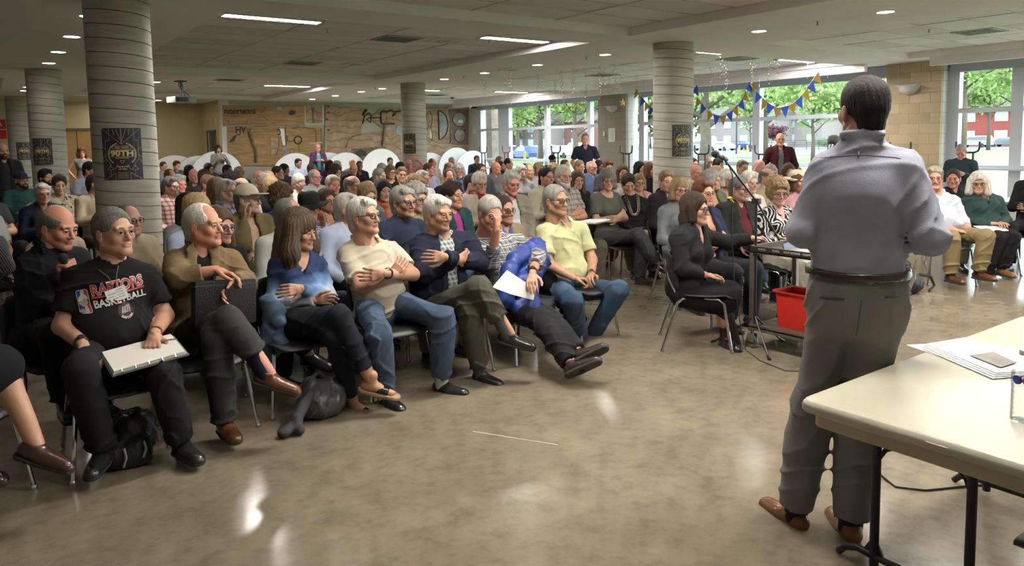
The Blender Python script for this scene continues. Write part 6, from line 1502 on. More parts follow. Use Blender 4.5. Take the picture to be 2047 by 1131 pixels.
MB().tube([-d_*.05, d_*.02], [.014, .017], 12).tube([-d_*.03, -d_*.03+nz((.02, 0, -.04))], .008, 8).build('clip', black_plastic, MC, smooth=True)
kb = [at_d(1452, 318, 5.2)+nz((0, 0, .0)), at_d(1464, 350, 5.3), at_d(1464, 400, 5.38), at_d(1463, 470, 5.45), at_d(1468, 560, 5.5), at_d(1478, 640, 5.5)]+[nz((*W2(1490, 700, 0), .005)), nz((*W2(1520, 722, 0), .005)), nz((*W2(1570, 742, 0), .005)), nz((*W2(1640, 745, 0), .005))]
tag(MB().tube(kb, .0035, 6).build('microphone_cable', black_plastic, smooth='all'), 'thin black microphone cable hanging from the boom to the floor', 'cable')
yc = at_d(1462, 400, 5.37); yo = MB().tube([yc+nz((-.02, 0, .02)), yc, yc+nz((.03, 0, -.02))], [.012, .008, .003], 8).lathe([(.004, -.01), (.02, 0), (.004, .01)], 10, 0, TR(*(yc+nz((-.02, 0, .018))))).build('cable_tie', mat('yellow', (.62, .45, .06), .5), smooth='all'); tag(yo, 'small yellow tie on the hanging microphone cable', 'tie')
# microphone held by the standing man
hm = at_d(1667, 282, 3.22); MH = thing('held_microphone', 'dark microphone head showing past the shoulder of the standing man', 'microphone', tuple(hm))
dn = norm(speaker.J['wrL']-hm)
MB().tube([dn*.03, dn*.16], [.015, .011], 12).build('handle', black_plastic, MH, smooth=True); MB().lathe([(.008, .028), (.021, .022), (.026, .005), (.026, -.008), (.020, -.022), (.006, -.029)], 18).build('grille', mat('mic_grille', (.04, .04, .042), .45, .6, bump=.6, bscale=900), MH, smooth='all')
# microphone of the man in the black sweater
hm = mic_man.J['head']+nz((math.sin(.5)*.12, -.12, -.12)); MK = thing('dark_microphone', 'black microphone held at the chin of the man in the black sweater', 'microphone', tuple(mic_man.J['wrL']+nz((.0, -.03, .02))))
MB().tube([(-.02, .0, -.03), (-.05, -.0, .06)], [.011, .014], 10).build('handle', black_plastic, MK, smooth=True); MB().lathe([(.01, -.03), (.024, -.015), (.025, .01), (.01, .025)], 14, 0, TR(-.06, 0, .085)).build('grille', mat('mic_grille', (.04, .04, .042), .45, .6, bump=.6, bscale=900), MK, smooth='all')

# ------------------------------------------------------------------ things held and things on the floor
def orient(c, x, y):
    x = norm(x); y = norm(nz(y)-x*np.dot(x, y)); z = np.cross(x, y); M_ = np.eye(4); M_[:3, 0] = x; M_[:3, 1] = y; M_[:3, 2] = z; M_[:3, 3] = c; return Matrix(M_.tolist())
def oriented(name, label, cat, c, x, y):
    t_ = thing(name, label, cat); t_.matrix_world = orient(c, x, y); return t_
# clipboard
c0 = (at_plane(215, 706, raptor.root+f_*.32, f_)+at_plane(352, 700, raptor.root+f_*.34, f_))/2
cl_ = oriented('clipboard', 'white notepad on grey clipboard on lap of basketball t-shirt man', 'clipboard', c0+nz((0, -.05, .0)), (1, .08, .10), (-.06, 1, .24))
MB().box((-.175, -.115, -.012), (.175, .115, -.004), bev=.003).build('board', mat('board_grey', (.12, .12, .12), .5), cl_)
for k in range(3): MB().box((-.168+.003*k, -.108, -.003+.006*k), (.165-.004*k, .108, .002+.006*k)).build('page', mat('pad_paper', (.72, .69, .62), .7), cl_)
for k in range(5): MB().tube([(-.13+k*.06, -.112, -.006), (-.13+k*.06, -.124, .008), (-.13+k*.06, -.108, .018)], .0022, 5).build('ring', chrome, cl_)
pn = oriented('pen', 'silver pen under the fingers on the white notepad', 'pen', c0+nz((.09, -.02, .045)), (1, -.25, .0), (0, 0, 1)); MB().tube([(-.06, 0, 0), (.055, 0, 0), (.068, 0, 0)], [.0042, .0042, .001], 8).build('barrel', chrome, pn, smooth=True)
# print on the basketball t-shirt, laid onto the cloth
from mathutils.bvhtree import BVHTree
me = raptor.top.data; bv = BVHTree.FromPolygons([v.co+Vector(raptor.root) for v in me.vertices], [tuple(q.vertices) for q in me.polygons])
r_, fw, u_ = raptor.tframe(); r_ = norm(nz((r_[0], r_[1], 0))); 
cen = at_plane(228, 588, raptor.root+f_*.12, f_)
def on_shirt(pts, lift, bv=bv, cen=cen, rot=.12):
    out = []
    for a, b, *_ in pts:
        x = a*math.cos(rot)-b*math.sin(rot); y = a*math.sin(rot)+b*math.cos(rot)
        o = cen+r_*x+Z_*y+f_*.4; h, n, i, d = bv.ray_cast(Vector(o), Vector(-f_))
        out.append(nz(h)+f_*lift-raptor.root if h is not None else o-f_*.4-raptor.root)
    return out
def subdiv(v, f, n=4):
    bm = bmesh.new(); vs = [bm.verts.new((x[0], x[1], 0)) for x in v]
    for q in f:
        try: bm.faces.new([vs[i] for i in q])
        except ValueError: pass
    bmesh.ops.triangulate(bm, faces=bm.faces[:])
    for _ in range(n):
        L = [e for e in bm.edges if e.calc_length() > .012]
        if L: bmesh.ops.subdivide_edges(bm, edges=L, cuts=1); bmesh.ops.triangulate(bm, faces=bm.faces[:])
    bm.verts.index_update(); o = [tuple(x.co) for x in bm.verts], [[x.index for x in q.verts] for q in bm.faces]; bm.free(); return o
def print_on(name, v, f, m, lift):
    v, f = subdiv(v, f); MB().add(on_shirt(v, lift), f).build(name, m, raptor.E)
mred = mat('print_red', (.42, .045, .045), .6); mwp = mat('print_white', (.62, .6, .55), .6); mbl = mat('print_blue', (.025, .06, .30), .6); mgr = mat('print_grey', (.3, .29, .28), .6)
def shift(v, dx, dy, sx=1., sy=1.): return [(a*sx+dx, b*sy+dy) for a, b, *_ in v]
v, f = text_mesh('RAPTORS', .072, bold=.0045); w_ = v[:, 0].max()-v[:, 0].min(); k_ = .245/w_
print_on('lettering', shift(v, .025, .034, k_, 1.0), f, mwp, .002)
v, f = text_mesh('RAPTORS', .072, bold=.0012); print_on('lettering', shift(v, .025, .034, k_, 1.0), f, mred, .005)
v, f = text_mesh('BASKETBALL', .046, bold=.0012); w_ = v[:, 0].max()-v[:, 0].min(); print_on('lettering', shift(v, .025, -.032, .245/w_, 1.), f, mwp, .0025)
print_on('print_bar', [(-.10, -.004), (.148, -.004), (.148, .005), (-.10, .005)], [(0, 1, 2, 3)], mred, .005)
bx, by, bw, bh = -.134, -.006, .026, .056
print_on('emblem', [(bx+x, by+y) for x, y in rrect(-bw, bw, -bh, bh, .012, 4)], [tuple(range(20))], mwp, .002)
print_on('emblem', [(bx+x, by+y) for x, y in rrect(-bw+.003, -.002, -bh+.003, bh-.003, .010, 4)], [tuple(range(20))], mbl, .0045)
print_on('emblem', [(bx+x, by+y) for x, y in rrect(.002, bw-.003, -bh+.003, bh-.003, .010, 4)], [tuple(range(20))], mred, .0045)
sil = [(-.004, .050), (.004, .052), (.009, .042), (.007, .034), (.014, .026), (.020, .012), (.014, .004), (.017, -.010), (.010, -.022), (.014, -.050), (.006, -.052), (-.002, -.030), (-.012, -.022), (-.021, -.012), (-.023, .004), (-.018, .020), (-.008, .030), (-.008, .042)]
print_on('emblem', [(bx+x, by+y) for x, y in sil], [tuple(range(len(sil)))], mwp, .0075)
v, f = text_mesh('NBA', .018, bold=.0008); print_on('lettering', shift(v, bx-.010, by-.044), f, mwp, .0085)
dsk = [(.03+.036*math.cos(q*math.pi/10), -.082+.036*math.sin(q*math.pi/10)) for q in range(20)]
print_on('emblem', dsk, [tuple(range(20))], mat('print_dark', (.03, .012, .014), .6), .002)
for q in range(4): print_on('emblem', [(.008+.011*q, -.088), (.016+.011*q, -.090), (.026+.010*q, -.062), (.020+.010*q, -.060)], [(0, 1, 2, 3)], mgr, .005)
v, f = text_mesh('RAPTORS', .014, bold=.0006); vv = []
for a, b, c in v: t_ = -math.pi/2+a/.030; vv.append((.03+(.029-b)*math.cos(t_), -.082+(.029-b)*math.sin(t_)))
print_on('lettering', vv, f, mwp, .005)
bdg = on_shirt([(.012, -.004)], .012)[0]+raptor.root
nt_ = oriented('name_badge', 'white paper name badge hanging over the basketball t-shirt print', 'badge', bdg, (1, 0, .28), (-.28, .12, 1))
MB().box((-.048, -.034, -.001), (.048, .034, .001)).build('card', mpaper, nt_)
for k in range(4): MB().box((-.042+(.03 if k == 0 else 0), .022-k*.014, .0011), (-.012+.012*(k % 2), .026-k*.014, .0016)).box((.002, .020-k*.013, .0011), (.034, .0235-k*.013, .0016)).build('print_line', mgr, nt_)
n0 = raptor.J['neck']; lan = []
for s in (-1, 1):
    pts = on_shirt([(.012+s*.006, .045), (.02*s+.012, .09), (.045*s+.006, .13)], .006)
    MB().tube([p_+raptor.root-bdg for p_ in pts], .002, 5).build('cord', mat('lanyard', (.12, .10, .05), .6), None).parent = None
    o = COL.objects[-1]; o.location = bdg; o.parent = nt_; o.matrix_parent_inverse = nt_.matrix_world.inverted()
bpy.context.view_layer.update()
# watches and bracelets are worn: children of the wearer
def band(p, sd, t_, r, w, m, name, face=False):
    a, b_ = p.J['wr'+sd], p.J['el'+sd]; c = lerp(a, b_, t_); d = norm(b_-a); M_ = orient(c, np.cross(d, (0, 0, 1.)), np.cross(d, np.cross(d, (0, 0, 1.))))
    o = MB().lathe([(r, -w), (r+.003, -w*.8), (r+.003, w*.8), (r, w)], 20, cap=False)
    if face: o.lathe([(.014, 0), (.016, .002), (.016, .006), (.013, .008)], 16, 0, TR(0, -r-.001, 0, math.pi/2))
    ob = o.build(name, m, smooth=True); ob.matrix_world = M_; bpy.context.view_layer.update()
    ob.parent = p.E; ob.matrix_parent_inverse = Matrix.Translation(-Vector(p.root)); return ob
band(raptor, 'R', .10, .033, .011, black_plastic, 'wristwatch', True); band(raptor, 'L', .10, .032, .004, mat('gold', (.6, .42, .15), .3, 1.), 'bracelet')
band(polo, 'L', .12, .034, .008, black_plastic, 'wristband'); band(plaid, 'L', .12, .035, .012, black_plastic, 'wristwatch', True); band(yell, 'L', .08, .033, .008, chrome, 'wristwatch', True)
# chain necklace
def necklace(p, n, drop, r, m):
    r_, f2, u_ = p.tframe(); N = p.J['neck']; b_ = BVHTree.FromPolygons([v.co+Vector(p.root) for v in p.top.data.vertices], [tuple(q.vertices) for q in p.top.data.polygons])
    for k in range(n):
        t_ = -1+2*k/(n-1); x = .075*math.copysign(abs(t_)**.6, t_); y = .045-drop*(1-t_*t_)
        o = N+r_*x+u_*y+f2*.5; h, *_q = b_.ray_cast(Vector(o), Vector(-f2))
        c = (nz(h) if h is not None else N+r_*x+u_*y+f2*.06)+f2*.006
        q = MB().tube([c+r_*r*math.cos(a)+u_*r*math.sin(a)-p.root for a in np.arange(0, 6.28, .628)], .0028, 5, closed=True).build('chain_link', m, p.E, smooth=True)
necklace(neckl, 27, .26, .014, mat('silver_chain', (.5, .45, .36), .25, 1.))
# briefcase
bc_ = oriented('briefcase', 'black leather briefcase upright on the lap of tan jacket man', 'briefcase', at_plane(448, 604, tanman.root+f_*.30, f_), (1, .12, -.08), (.05, .08, 1))
MB().box((-.17, -.125, -.035), (.17, .125, .035), bev=.012).build('case', mat('black_leather', (.009, .009, .010), .5, spec=.3, bump=.3, bscale=120), bc_, smooth=True)
MB().box((-.172, .095, -.037), (.172, .102, .037)).build('seam', mat('seam', (.03, .03, .03), .5), bc_); MB().tube([(-.06, .125, 0), (-.05, .155, 0), (.05, .155, 0), (.06, .125, 0)], .008, 8).build('handle', mat('black_leather', (.013, .013, .014), .42), bc_, smooth=True)
# blue jacket and paper on the plaid man
V = Vox(plaid.root+nz((-.5, -.75, .2)), plaid.root+nz((.55, .3, 1.1)), .010)
q = lambda u, v, f: at_plane(u, v, plaid.root-plaid.F[1]*f, plaid.F[1])
V.cone(q(1030, 520, .13), q(1072, 492, .06), .075, .060, .05); V.cone(q(1072, 490, .06), q(1078, 520, .14), .060, .065, .05); V.cone(q(1078, 520, .14), q(1050, 570, .22), .07, .085, .05); V.cone(q(1018, 540, .18), q(1010, 600, .24), .07, .065, .05)
V.cone(q(1050, 570, .22), q(1060, 612, .30), .095, .075, .05, flat=(f_, 1.2)); V.cone(q(1036, 618, .28), q(1094, 616, .26), .055, .055, .05); V.folds(.012, 42, 1.); v, qq = V.nets()
cj = link('down_jacket', Parts().add(v, qq).mesh('down_jacket', [mat('blue_nylon', (.016, .045, .22), .5, bump=.4, bscale=30, var=.2, vscale=8)], None)); tag(cj, 'bright blue quilted jacket bundled on lap of the plaid shirt man', 'jacket')
pp = [q(1013, 540, .36), q(1020, 577, .36), q(1068, 600, .37), q(1074, 573, .35), q(1050, 562, .36)]; pp = [q(984, 574, .37), q(1013, 540, .33), q(1046, 562, .38), q(1072, 571, .36), q(1066, 600, .39), q(1020, 588, .40)]
nrm_ = nz((0, -.02, .012)); o = MB().add([tuple(a+nrm_*.0) for a in pp]+[tuple(a+nz((0, -.003, .002))) for a in pp], [(5, 4, 3, 2, 1, 0), (6, 7, 8, 9, 10, 11)]+[(i, (i+1) % 6, 6+(i+1) % 6, 6+i) for i in range(6)]).build('folded_paper', mpaper); tag(o, 'white folded sheet of paper held against the blue jacket', 'paper')
# sandals of the blouse woman (worn: children)
for sd in 'LR':
    p = blouse; d = p.toe(sd); A = p.J['an'+sd]; up = norm(norm(p.J['kn'+sd]-A)-d*np.dot(d, norm(p.J['kn'+sd]-A))); lat = np.cross(up, d); hl = A-up*.035-d*.03; tl = A-up*.05+d*.13
    V = Vox(np.minimum(hl, tl)-.1, np.maximum(hl, tl)+.1, .006); V.cone(hl, hl+d*.07, .030, .030, .02); V.cone(hl+d*.06, tl, .032, .024, .02, flat=(up, 1.3)); V.cone(A-up*.03, A+up*.03, .032, .034, .02)
    for k in range(5): V.cone(tl-d*.015+lat*(.024-.0115*k), tl+d*(.022-.004*k if sd else 0)+lat*(.025-.012*k)-up*.004, .0095-.0008*k, .0085-.0008*k, .003)
    v, qq = V.nets(); link('foot', Parts().add(v, qq).mesh('foot', [mskin], p.root), p.E, color=SK['t'])
    V = Vox(np.minimum(hl, tl)-.12, np.maximum(hl, tl)+.12, .007); V.cone(hl-up*.025, tl+d*.02-up*.018, .040, .040, .01); V.half(hl-up*.022, up); V.half(hl-up*.048, -up); v, qq = V.nets()
    link('sandal_sole', Parts().add(v, qq).mesh('sandal_sole', [mat('cork', (.33, .22, .12), .7)], p.root), p.E)
    V = Vox(np.minimum(hl, tl)-.12, np.maximum(hl, tl)+.12, .005); V.cone(tl-d*.075, tl-d*.02, .039, .032, .01, flat=(up, 1.2)); V.half(tl-d*.012, d); V.half(tl-d*.075, -d); V.half(hl-up*.022, -up); v, qq = V.nets()
    link('sandal_strap', Parts().add(v, qq).mesh('sandal_strap', [mat('black_patent', (.012, .012, .013), .2)], p.root), p.E)
def bag(name, label, cat, c, prims, m, fold, h=.009, fq=45):
    c = nz(c); V = Vox(c-nz((.42, .42, .05)), c+nz((.42, .42, .6)), h)
    for pr in prims: getattr(V, pr[0])(*[c+nz(a) if isinstance(a, tuple) and len(a) == 3 and pr[0] == 'cone' and i < 2 else a for i, a in enumerate(pr[1:])]) if pr[0] == 'cone' else V.ell(c+nz(pr[1]), pr[2], .03)
    V.folds(fold, fq, 2.); V.half(c+nz((0, 0, .004)), (0, 0, -1)); v, q_ = V.nets(); t_ = thing(name, label, cat, tuple(c)); link('bag_body', Parts().add(v, q_).mesh('bag_body', [m], c), t_); return t_
mnyl = mat('black_nylon', (.012, .012, .013), .45, bump=.4, bscale=50)
c0 = at_z(262, 925, 0)
b1 = bag('nylon_backpack', 'black nylon backpack slumped on floor at feet of basketball t-shirt man', 'backpack', c0, [('ell', (0, .05, .10), (.13, .09, .12)), ('ell', (.06, .04, .17), (.08, .06, .09)), ('ell', (-.05, -.02, .06), (.11, .08, .08)), ('ell', (.03, -.06, .07), (.07, .05, .07))], mnyl, .009)
for k, (a, b_) in enumerate((((-.04, -.10, .12), (-.05, -.115, .03)), ((.05, -.11, .14), (.04, -.12, .06)), ((.10, -.03, .20), (.13, -.05, .10)))): MB().tube([a, lerp(a, b_, .5)+nz((.01, -.01, 0)), b_], .006, 6).build('zip_pull', mat('pale_pull', (.35, .33, .28), .4, .5), b1, smooth=True)
MB().tube([(-.08, .02, .2), (-.03, .0, .27), (.05, .02, .27), (.1, .05, .2)], .012, 8).build('strap', mnyl, b1, smooth=True)
c0 = at_z(640, 838, 0)
b2 = bag('slouch_bag', 'dark grey shiny slouch bag with knotted scarf on floor', 'bag', c0+nz((.03, .05, 0)), [('ell', (0, 0, .085), (.15, .12, .10)), ('ell', (.05, .03, .12), (.10, .09, .10)), ('ell', (-.05, .05, .15), (.06, .05, .09))], mat('grey_satin', (.055, .052, .05), .34, bump=.5, bscale=45), .010)
MB().tube([(-.10, .0, .15), (-.06, -.01, .24), (.0, .03, .26), (.06, .05, .19)], .013, 8).build('strap', mat('grey_satin', (.055, .052, .05), .34), b2, smooth=True)
V = Vox((-.45, -.3, -.05), (.1, .15, .3), .008); V.cone((-.10, -.06, .16), (-.20, -.14, .07), .035, .03, .02); V.ell((-.20, -.14, .065), (.035, .035, .035), .02); V.cone((-.20, -.14, .06), (-.29, -.19, .03), .022, .040, .02, flat=((0, 0, 1.), 1.6)); V.cone((-.20, -.14, .06), (-.21, -.21, .03), .02, .03, .02); V.folds(.006, 70); V.half((0, 0, .004), (0, 0, -1)); v, qq = V.nets()
link('scarf', Parts().add(v, qq).mesh('scarf', [mat('charcoal_scarf', (.03, .03, .032), .8)], None), b2)
c0 = at_z(1838, 588, 0)
b3 = bag('black_backpack', 'black backpack on floor right of the standing man', 'backpack', c0+nz((.0, .1, 0)), [('ell', (0, 0, .10), (.16, .12, .11)), ('ell', (-.05, .06, .20), (.12, .09, .16))], mnyl, .010)
MB().tube([(.10, -.05, .18), (.22, -.10, .16), (.27, -.12, .06), (.20, -.10, .01)], .014, 8).build('strap', mnyl, b3, smooth=True); MB().lathe([(.03, 0), (.032, .01), (.032, .16), (.02, .19), (.02, .21)], 14, 0, TR(-.14, -.05, .06, .3)).build('steel_bottle', chrome, b3, smooth=True)
# denim jacket hanging over the chair beside the blouse woman
V = Vox(blouse.root+nz((-.5, -.5, .1)), blouse.root+nz((.3, .4, 1.)), .010); q = lambda u, v, f: at_plane(u, v, blouse.root-blouse.F[1]*f, blouse.F[1])
V.cone(q(536, 606, .05), q(556, 640, .20), .055, .05, .04); V.cone(q(552, 622, .14), q(536, 700, .16), .06, .065, .04, flat=(f_, 1.4)); V.cone(q(540, 640, .1), q(560, 690, .2), .05, .05, .04); V.folds(.010, 50, 3.); v, qq = V.nets()
tag(link('denim_jacket', Parts().add(v, qq).mesh('denim_jacket', [mat('jacket_denim', (.055, .095, .16), .9, bump=.3, bscale=300, var=.3, vscale=9)], None)), 'faded blue denim jacket hanging beside the woman in dip-dyed blouse', 'jacket')
# pocket welts and yoke seam of the standing man
def welt(p, child, px_, m, name, lift=.002, w=.004):
    o_ = [c for c in p.E.children if c.name.split('.')[0] == child][0]; b_ = BVHTree.FromPolygons([v.co+Vector(p.root) for v in o_.data.vertices], [tuple(t_.vertices) for t_ in o_.data.polygons]); P = []
    for u, v in px_:
        d = ray(u, v); h, n, *_q = b_.ray_cast(Vector(CAM), Vector(norm(d)))
        if h is not None: P.append(nz(h)+nz(n)*lift-p.root)
    if len(P) > 1: MB().tube(P, w, 6).build(name, m, p.E, smooth='all')
mseam = mat('trouser_seam', (.06, .062, .056), .9); mss = mat('shirt_seam', (.22, .22, .29), .9)
welt(speaker, 'trousers', [(1640+8*k, 594+k*.6) for k in range(7)], mseam, 'pocket_welt'); welt(speaker, 'trousers', [(1768+7*k, 594-k*.6) for k in range(5)], mseam, 'pocket_welt'); welt(speaker, 'trousers', [(1722-2*k, 600+14*k) for k in range(6)], mseam, 'back_seam', .0, .002)
welt(speaker, 'shirt', [(1640+10*k, 316-6*math.sin(k*math.pi/16)) for k in range(17)], mss, 'yoke_seam', .0, .002); welt(speaker, 'shirt', [(1716, 302), (1716, 316)], mss, 'locker_loop', .001, .003)
# papers on laps
for p, lab, (u, v), w in ((gwom, 'white sheets of paper on lap of woman in dark teal sweater', (1982, 456), .14),):
    o_ = at_plane(u, v, p.root-p.F[1]*.34, p.F[1]); t_ = oriented('lap_papers', lab, 'papers', o_, p.F[0], -p.F[1]+nz((0, 0, -.15)))
    for k in range(2): MB().box((-w, -.11, .002*k), (w, .11, .0018+.002*k)).build('page', mpaper, t_)
o_ = at_d(1183, 442, 7.6); t_ = oriented('open_binder', 'open white binder on the lap behind the yellow polo man', 'binder', o_, (1, .25, .02), (-.25, 1, -.05)); MB().box((-.16, -.13, -.012), (.16, .13, -.004)).build('cover', mat('binder_cover', (.25, .25, .24), .5), t_); MB().box((-.155, -.125, -.003), (.15, .125, .006)).build('page', mpaper, t_)
# red coat over a chair back
V = Vox(neckl.root+nz((-.6, -.5, 0)), neckl.root+nz((.5, .6, 1.)), .012); F0, F1 = neckl.F[0], neckl.F[1]
R0 = neckl.root; V.cone(R0-F0*.20+F1*.16+nz((0, 0, .76)), R0+F0*.12+F1*.18+nz((0, 0, .76)), .045, .045, .03); V.cone(R0-F0*.19+F1*.18+nz((0, 0, .74)), R0-F0*.24+F1*.18+nz((0, 0, .20)), .06, .10, .03, flat=(F1, 2.)); V.cone(R0-F0*.22+F1*.05+nz((0, 0, .60)), R0-F0*.25+F1*.10+nz((0, 0, .16)), .045, .055, .03); V.folds(.008, 40); v, qq = V.nets()
tag(link('red_coat', Parts().add(v, qq).mesh('red_coat', [mat('red_wool', (.13, .010, .014), .9)], None)), 'dark red coat hanging over chair back behind necklace woman', 'coat')
# ------------------------------------------------------------------ ceiling fixtures
def ceil_z(x, y): return CEIL+CH-.004 if in_cof(x, y) else CEIL
memit = mat('light_diffuser', (.9, .9, .9), .5, emit=((1.0, .95, .88), TROFFER_EMIT)); mdown = mat('downlight_lens', (.9, .9, .9), .5, emit=((1.0, .94, .86), DOWN_EMIT)); mfix = mat('fixture_white', (.7, .69, .66), .5)
tr_d = MB().box((-.585, -.085, 0), (.585, .085, .006)).mesh('diffuser', [memit]); tr_f = MB()
for a in ((-.61, -.15, -.61+.025, .15), (.61-.025, -.15, .61, .15), (-.61, -.15, .61, -.085), (-.61, .085, .61, .15)): tr_f.box((a[0], a[1], -.004), (a[2], a[3], .03))
tr_f = tr_f.mesh('frame', [mfix])
def troffer(x, y, label, group=None):
    t_ = thing('ceiling_light', label, 'light', (x, y, CEIL+CH-.03), 0, group); link('frame', tr_f, t_); link('diffuser', tr_d, t_)
troffer(3.08, 9.18, 'bright strip light nearest the first column, left end of the front recess'); troffer(6.80, 9.22, 'bright strip light at the right end of the front ceiling recess')
troffer(6.75, 19.2, 'bright strip light in the rear ceiling recess above the mural'); troffer(3.1, 19.2, 'strip light of the rear recess hidden behind the first column')
troffer(13.72, 8.92, 'strip light close to the windows behind the standing man'); troffer(10.7, 8.85, 'strip light just right of the second column, partly behind the bulkhead')
troffer(13.75, 18.9, 'strip light near the left window bay under the streamers'); troffer(10.7, 19.2, 'strip light right of the small poster column')
for x, y in ((3.1, 1.2), (6.9, 1.2), (10.7, 1.2), (13.8, 1.2), (3.1, 3.6), (6.9, 3.0)): troffer(x, y, 'strip light of the recess above the photographer', 'strip lights overhead outside the picture')
dl_r = MB().lathe([(.108, .004), (.112, -.004), (.098, -.006), (.092, .0)], 24, cap=False).mesh('trim_ring', [mfix], 'all'); dl_d = MB().lathe([(.001, -.002), (.095, -.002), (.095, .004)], 24).mesh('lens', [mdown], True)
def downlight(x, y, label, group=None):
    t_ = thing('downlight', label, 'light', (x, y, CEIL), 0, group); link('trim_ring', dl_r, t_); link('lens', dl_d, t_)
g1 = 'downlights along the middle bulkhead'
for i, y in enumerate((4.58, 6.32, 9.37, 11.24, 13.04, 14.69, 17.86, 19.15, 20.99, 22.82)): downlight(8.8, y, ['round downlight at upper right nearest the camera', 'round downlight left of the standing man and above the bunting', 'round downlight just left of the second column'][i] if i < 3 else 'round downlight in the row running from second column to mural', None if i < 3 else g1)
for i, y in enumerate((13.04, 14.78, 20.6, 21.9)): downlight(1.13, y, ['round downlight left of first column, the nearer of the pair', 'round downlight left of first column, the farther of the pair'][i] if i < 2 else 'small round downlight left of the second left column', None if i < 2 else 'downlights at the left columns')
for y in (9.4, 11.2, 17.9, 2.8, 4.6, 1.0): downlight(1.13, y, 'round downlight of the left column line out of view', 'downlights outside the picture')
for y in (1.0, 2.8): downlight(8.8, y, 'round downlight of the left column line out of view', 'downlights outside the picture')
for x in (4.7, 3.2): downlight(x, 24.9 if x > 4 else 25.6, 'round downlight washing the cream wall at the back' if x > 4 else 'round downlight over the oak doors')
vfr = MB(); 
for a in ((-.30, -.30, -.26, .30), (.26, -.30, .30, .30), (-.30, -.30, .30, -.26), (-.30, .26, .30, .30)): vfr.box((a[0], a[1], -.008), (a[2], a[3], .02))
vfr.box((-.27, -.27, .012), (.27, .27, .02), 1); vfr = vfr.mesh('frame', [mat('vent_frame', (.34, .33, .31), .5), mdark])
vsl = [MB().box((-.26, y-.004, -.012), (.26, y+.03, -.006), M=TR(0, 0, 0)).mesh('slat', [mat('vent_slat', (.10, .10, .095), .5)]) for y in (-.2, -.12, -.04, .04, .12, .2)]
def vent(x, y, label):
    t_ = thing('air_vent', label, 'vent', (x, y, CEIL+CH-.012)); link('frame', vfr, t_)
    for s_ in vsl: link('slat', s_, t_)
vent(5.25, 10.1, 'square black air vent in front ceiling recess, nearest'); vent(5.2, 13.9, 'square black air vent farther back in the front recess'); vent(5.0, 18.1, 'square dark air vent in the rear ceiling recess')
vent(12.6, 5.1, 'square black air vent at upper right'); vent(12.4, 9.4, 'square black air vent right of the second column'); vent(12.4, 13.3, 'square black air vent above the streamers'); vent(12.4, 21.2, 'square dark air vent near the mural and window corner')
for (x, y, lab) in ((5.95, 9.95, 'square white ceiling speaker grille beside the nearest vent'), (6.15, 13.6, 'square white ceiling speaker grille beside the second vent'), (8.9, 12.2, 'flat white ceiling panel between two downlights')):
    t_ = thing('ceiling_speaker', lab, 'speaker', (x, y, (CEIL+CH-.012) if x < 8 else CEIL)); MB().box((-.22, -.22, -.01), (.22, .22, .01), bev=.004).build('panel', mfix, t_); MB().lathe([(.12, -.013), (.12, -.009)], 24).build('grille', mat('speaker_grille', (.5, .5, .48), .7, bump=.5, bscale=300), t_)
sp_m = MB().tube([(0, 0, 0), (0, 0, -.05)], .008, 8).lathe([(.03, -.002), (.032, -.006), (.012, -.008)], 14).lathe([(.022, -.055), (.024, -.052), (.006, -.048)], 12).mesh('sprinkler', [mat('sprinkler_metal', (.30, .29, .27), .4, .7)], True)
for (u, v, z, lab) in ((655, 60, CEIL+CH, 'ceiling sprinkler head under the long strip light at left'), (458, 123, CEIL+CH, 'ceiling sprinkler head left of the second air vent'), (978, 83, CEIL+CH, 'ceiling sprinkler head below the left end of middle strip light'), (927, 153, CEIL, 'ceiling sprinkler head between downlights above small poster column'), (1172, 116, CEIL, 'ceiling sprinkler head left of the second column'), (1634, 46, CEIL, 'ceiling sprinkler head above the bunting'), (1857, 60, CEIL+CH, 'ceiling sprinkler head at upper right left of the vent'), (750, 176, CEIL, 'small ceiling sprinkler head over the mural')):
    p_ = at_z(u, v, z-.02); tag(link('sprinkler', sp_m, None, (p_[0], p_[1], ceil_z(p_[0], p_[1])+.004)), lab, 'sprinkler')
p_ = at_z(905, 203, CEIL-.03); sc_ = thing('dome_camera', 'black dome camera on ceiling near the mural', 'camera', (p_[0], p_[1], ceil_z(p_[0], p_[1])+.004)); MB().lathe([(.07, 0), (.07, -.02), (.055, -.05), (.02, -.07), (.001, -.073)], 16).build('dome', black_plastic, sc_, smooth='all'); MB().lathe([(.08, 0), (.08, -.012)], 16).build('base', mfix, sc_)
pr = at_d(362, 188, 17.5); PJ = thing('ceiling_projector', 'projector hung from the ceiling with black cables, right of first column', 'projector', (pr[0], pr[1], 2.72), .3)
MB().box((-.26, -.2, -.07), (.26, .2, .07), bev=.015).build('case', mat('projector_grey', (.33, .32, .29), .4), PJ, smooth=True); MB().box((-.26, -.21, -.05), (.05, -.198, .05)).build('front_panel', mat('projector_dark', (.03, .03, .03), .3), PJ); MB().tube([(-.15, -.23, 0), (-.15, -.19, 0)], .05, 14).build('lens_ring', black_plastic, PJ, smooth=True)
MB().tube([(0, 0, .07), (0, 0, .43)], .02, 8).box((-.1, -.1, .42), (.1, .1, .445)).build('mount', black_metal, PJ); MB().tube([(.02, .02, .44), (.07, .03, .30), (.01, .02, .22), (.12, .05, .15), (.16, .1, .06)], .012, 6).tube([(-.02, .02, .44), (-.05, .0, .33), (.03, 0, .25), (.2, .0, .1), (.24, .1, .06)], .009, 6).build('cables', black_plastic, PJ, smooth=True)

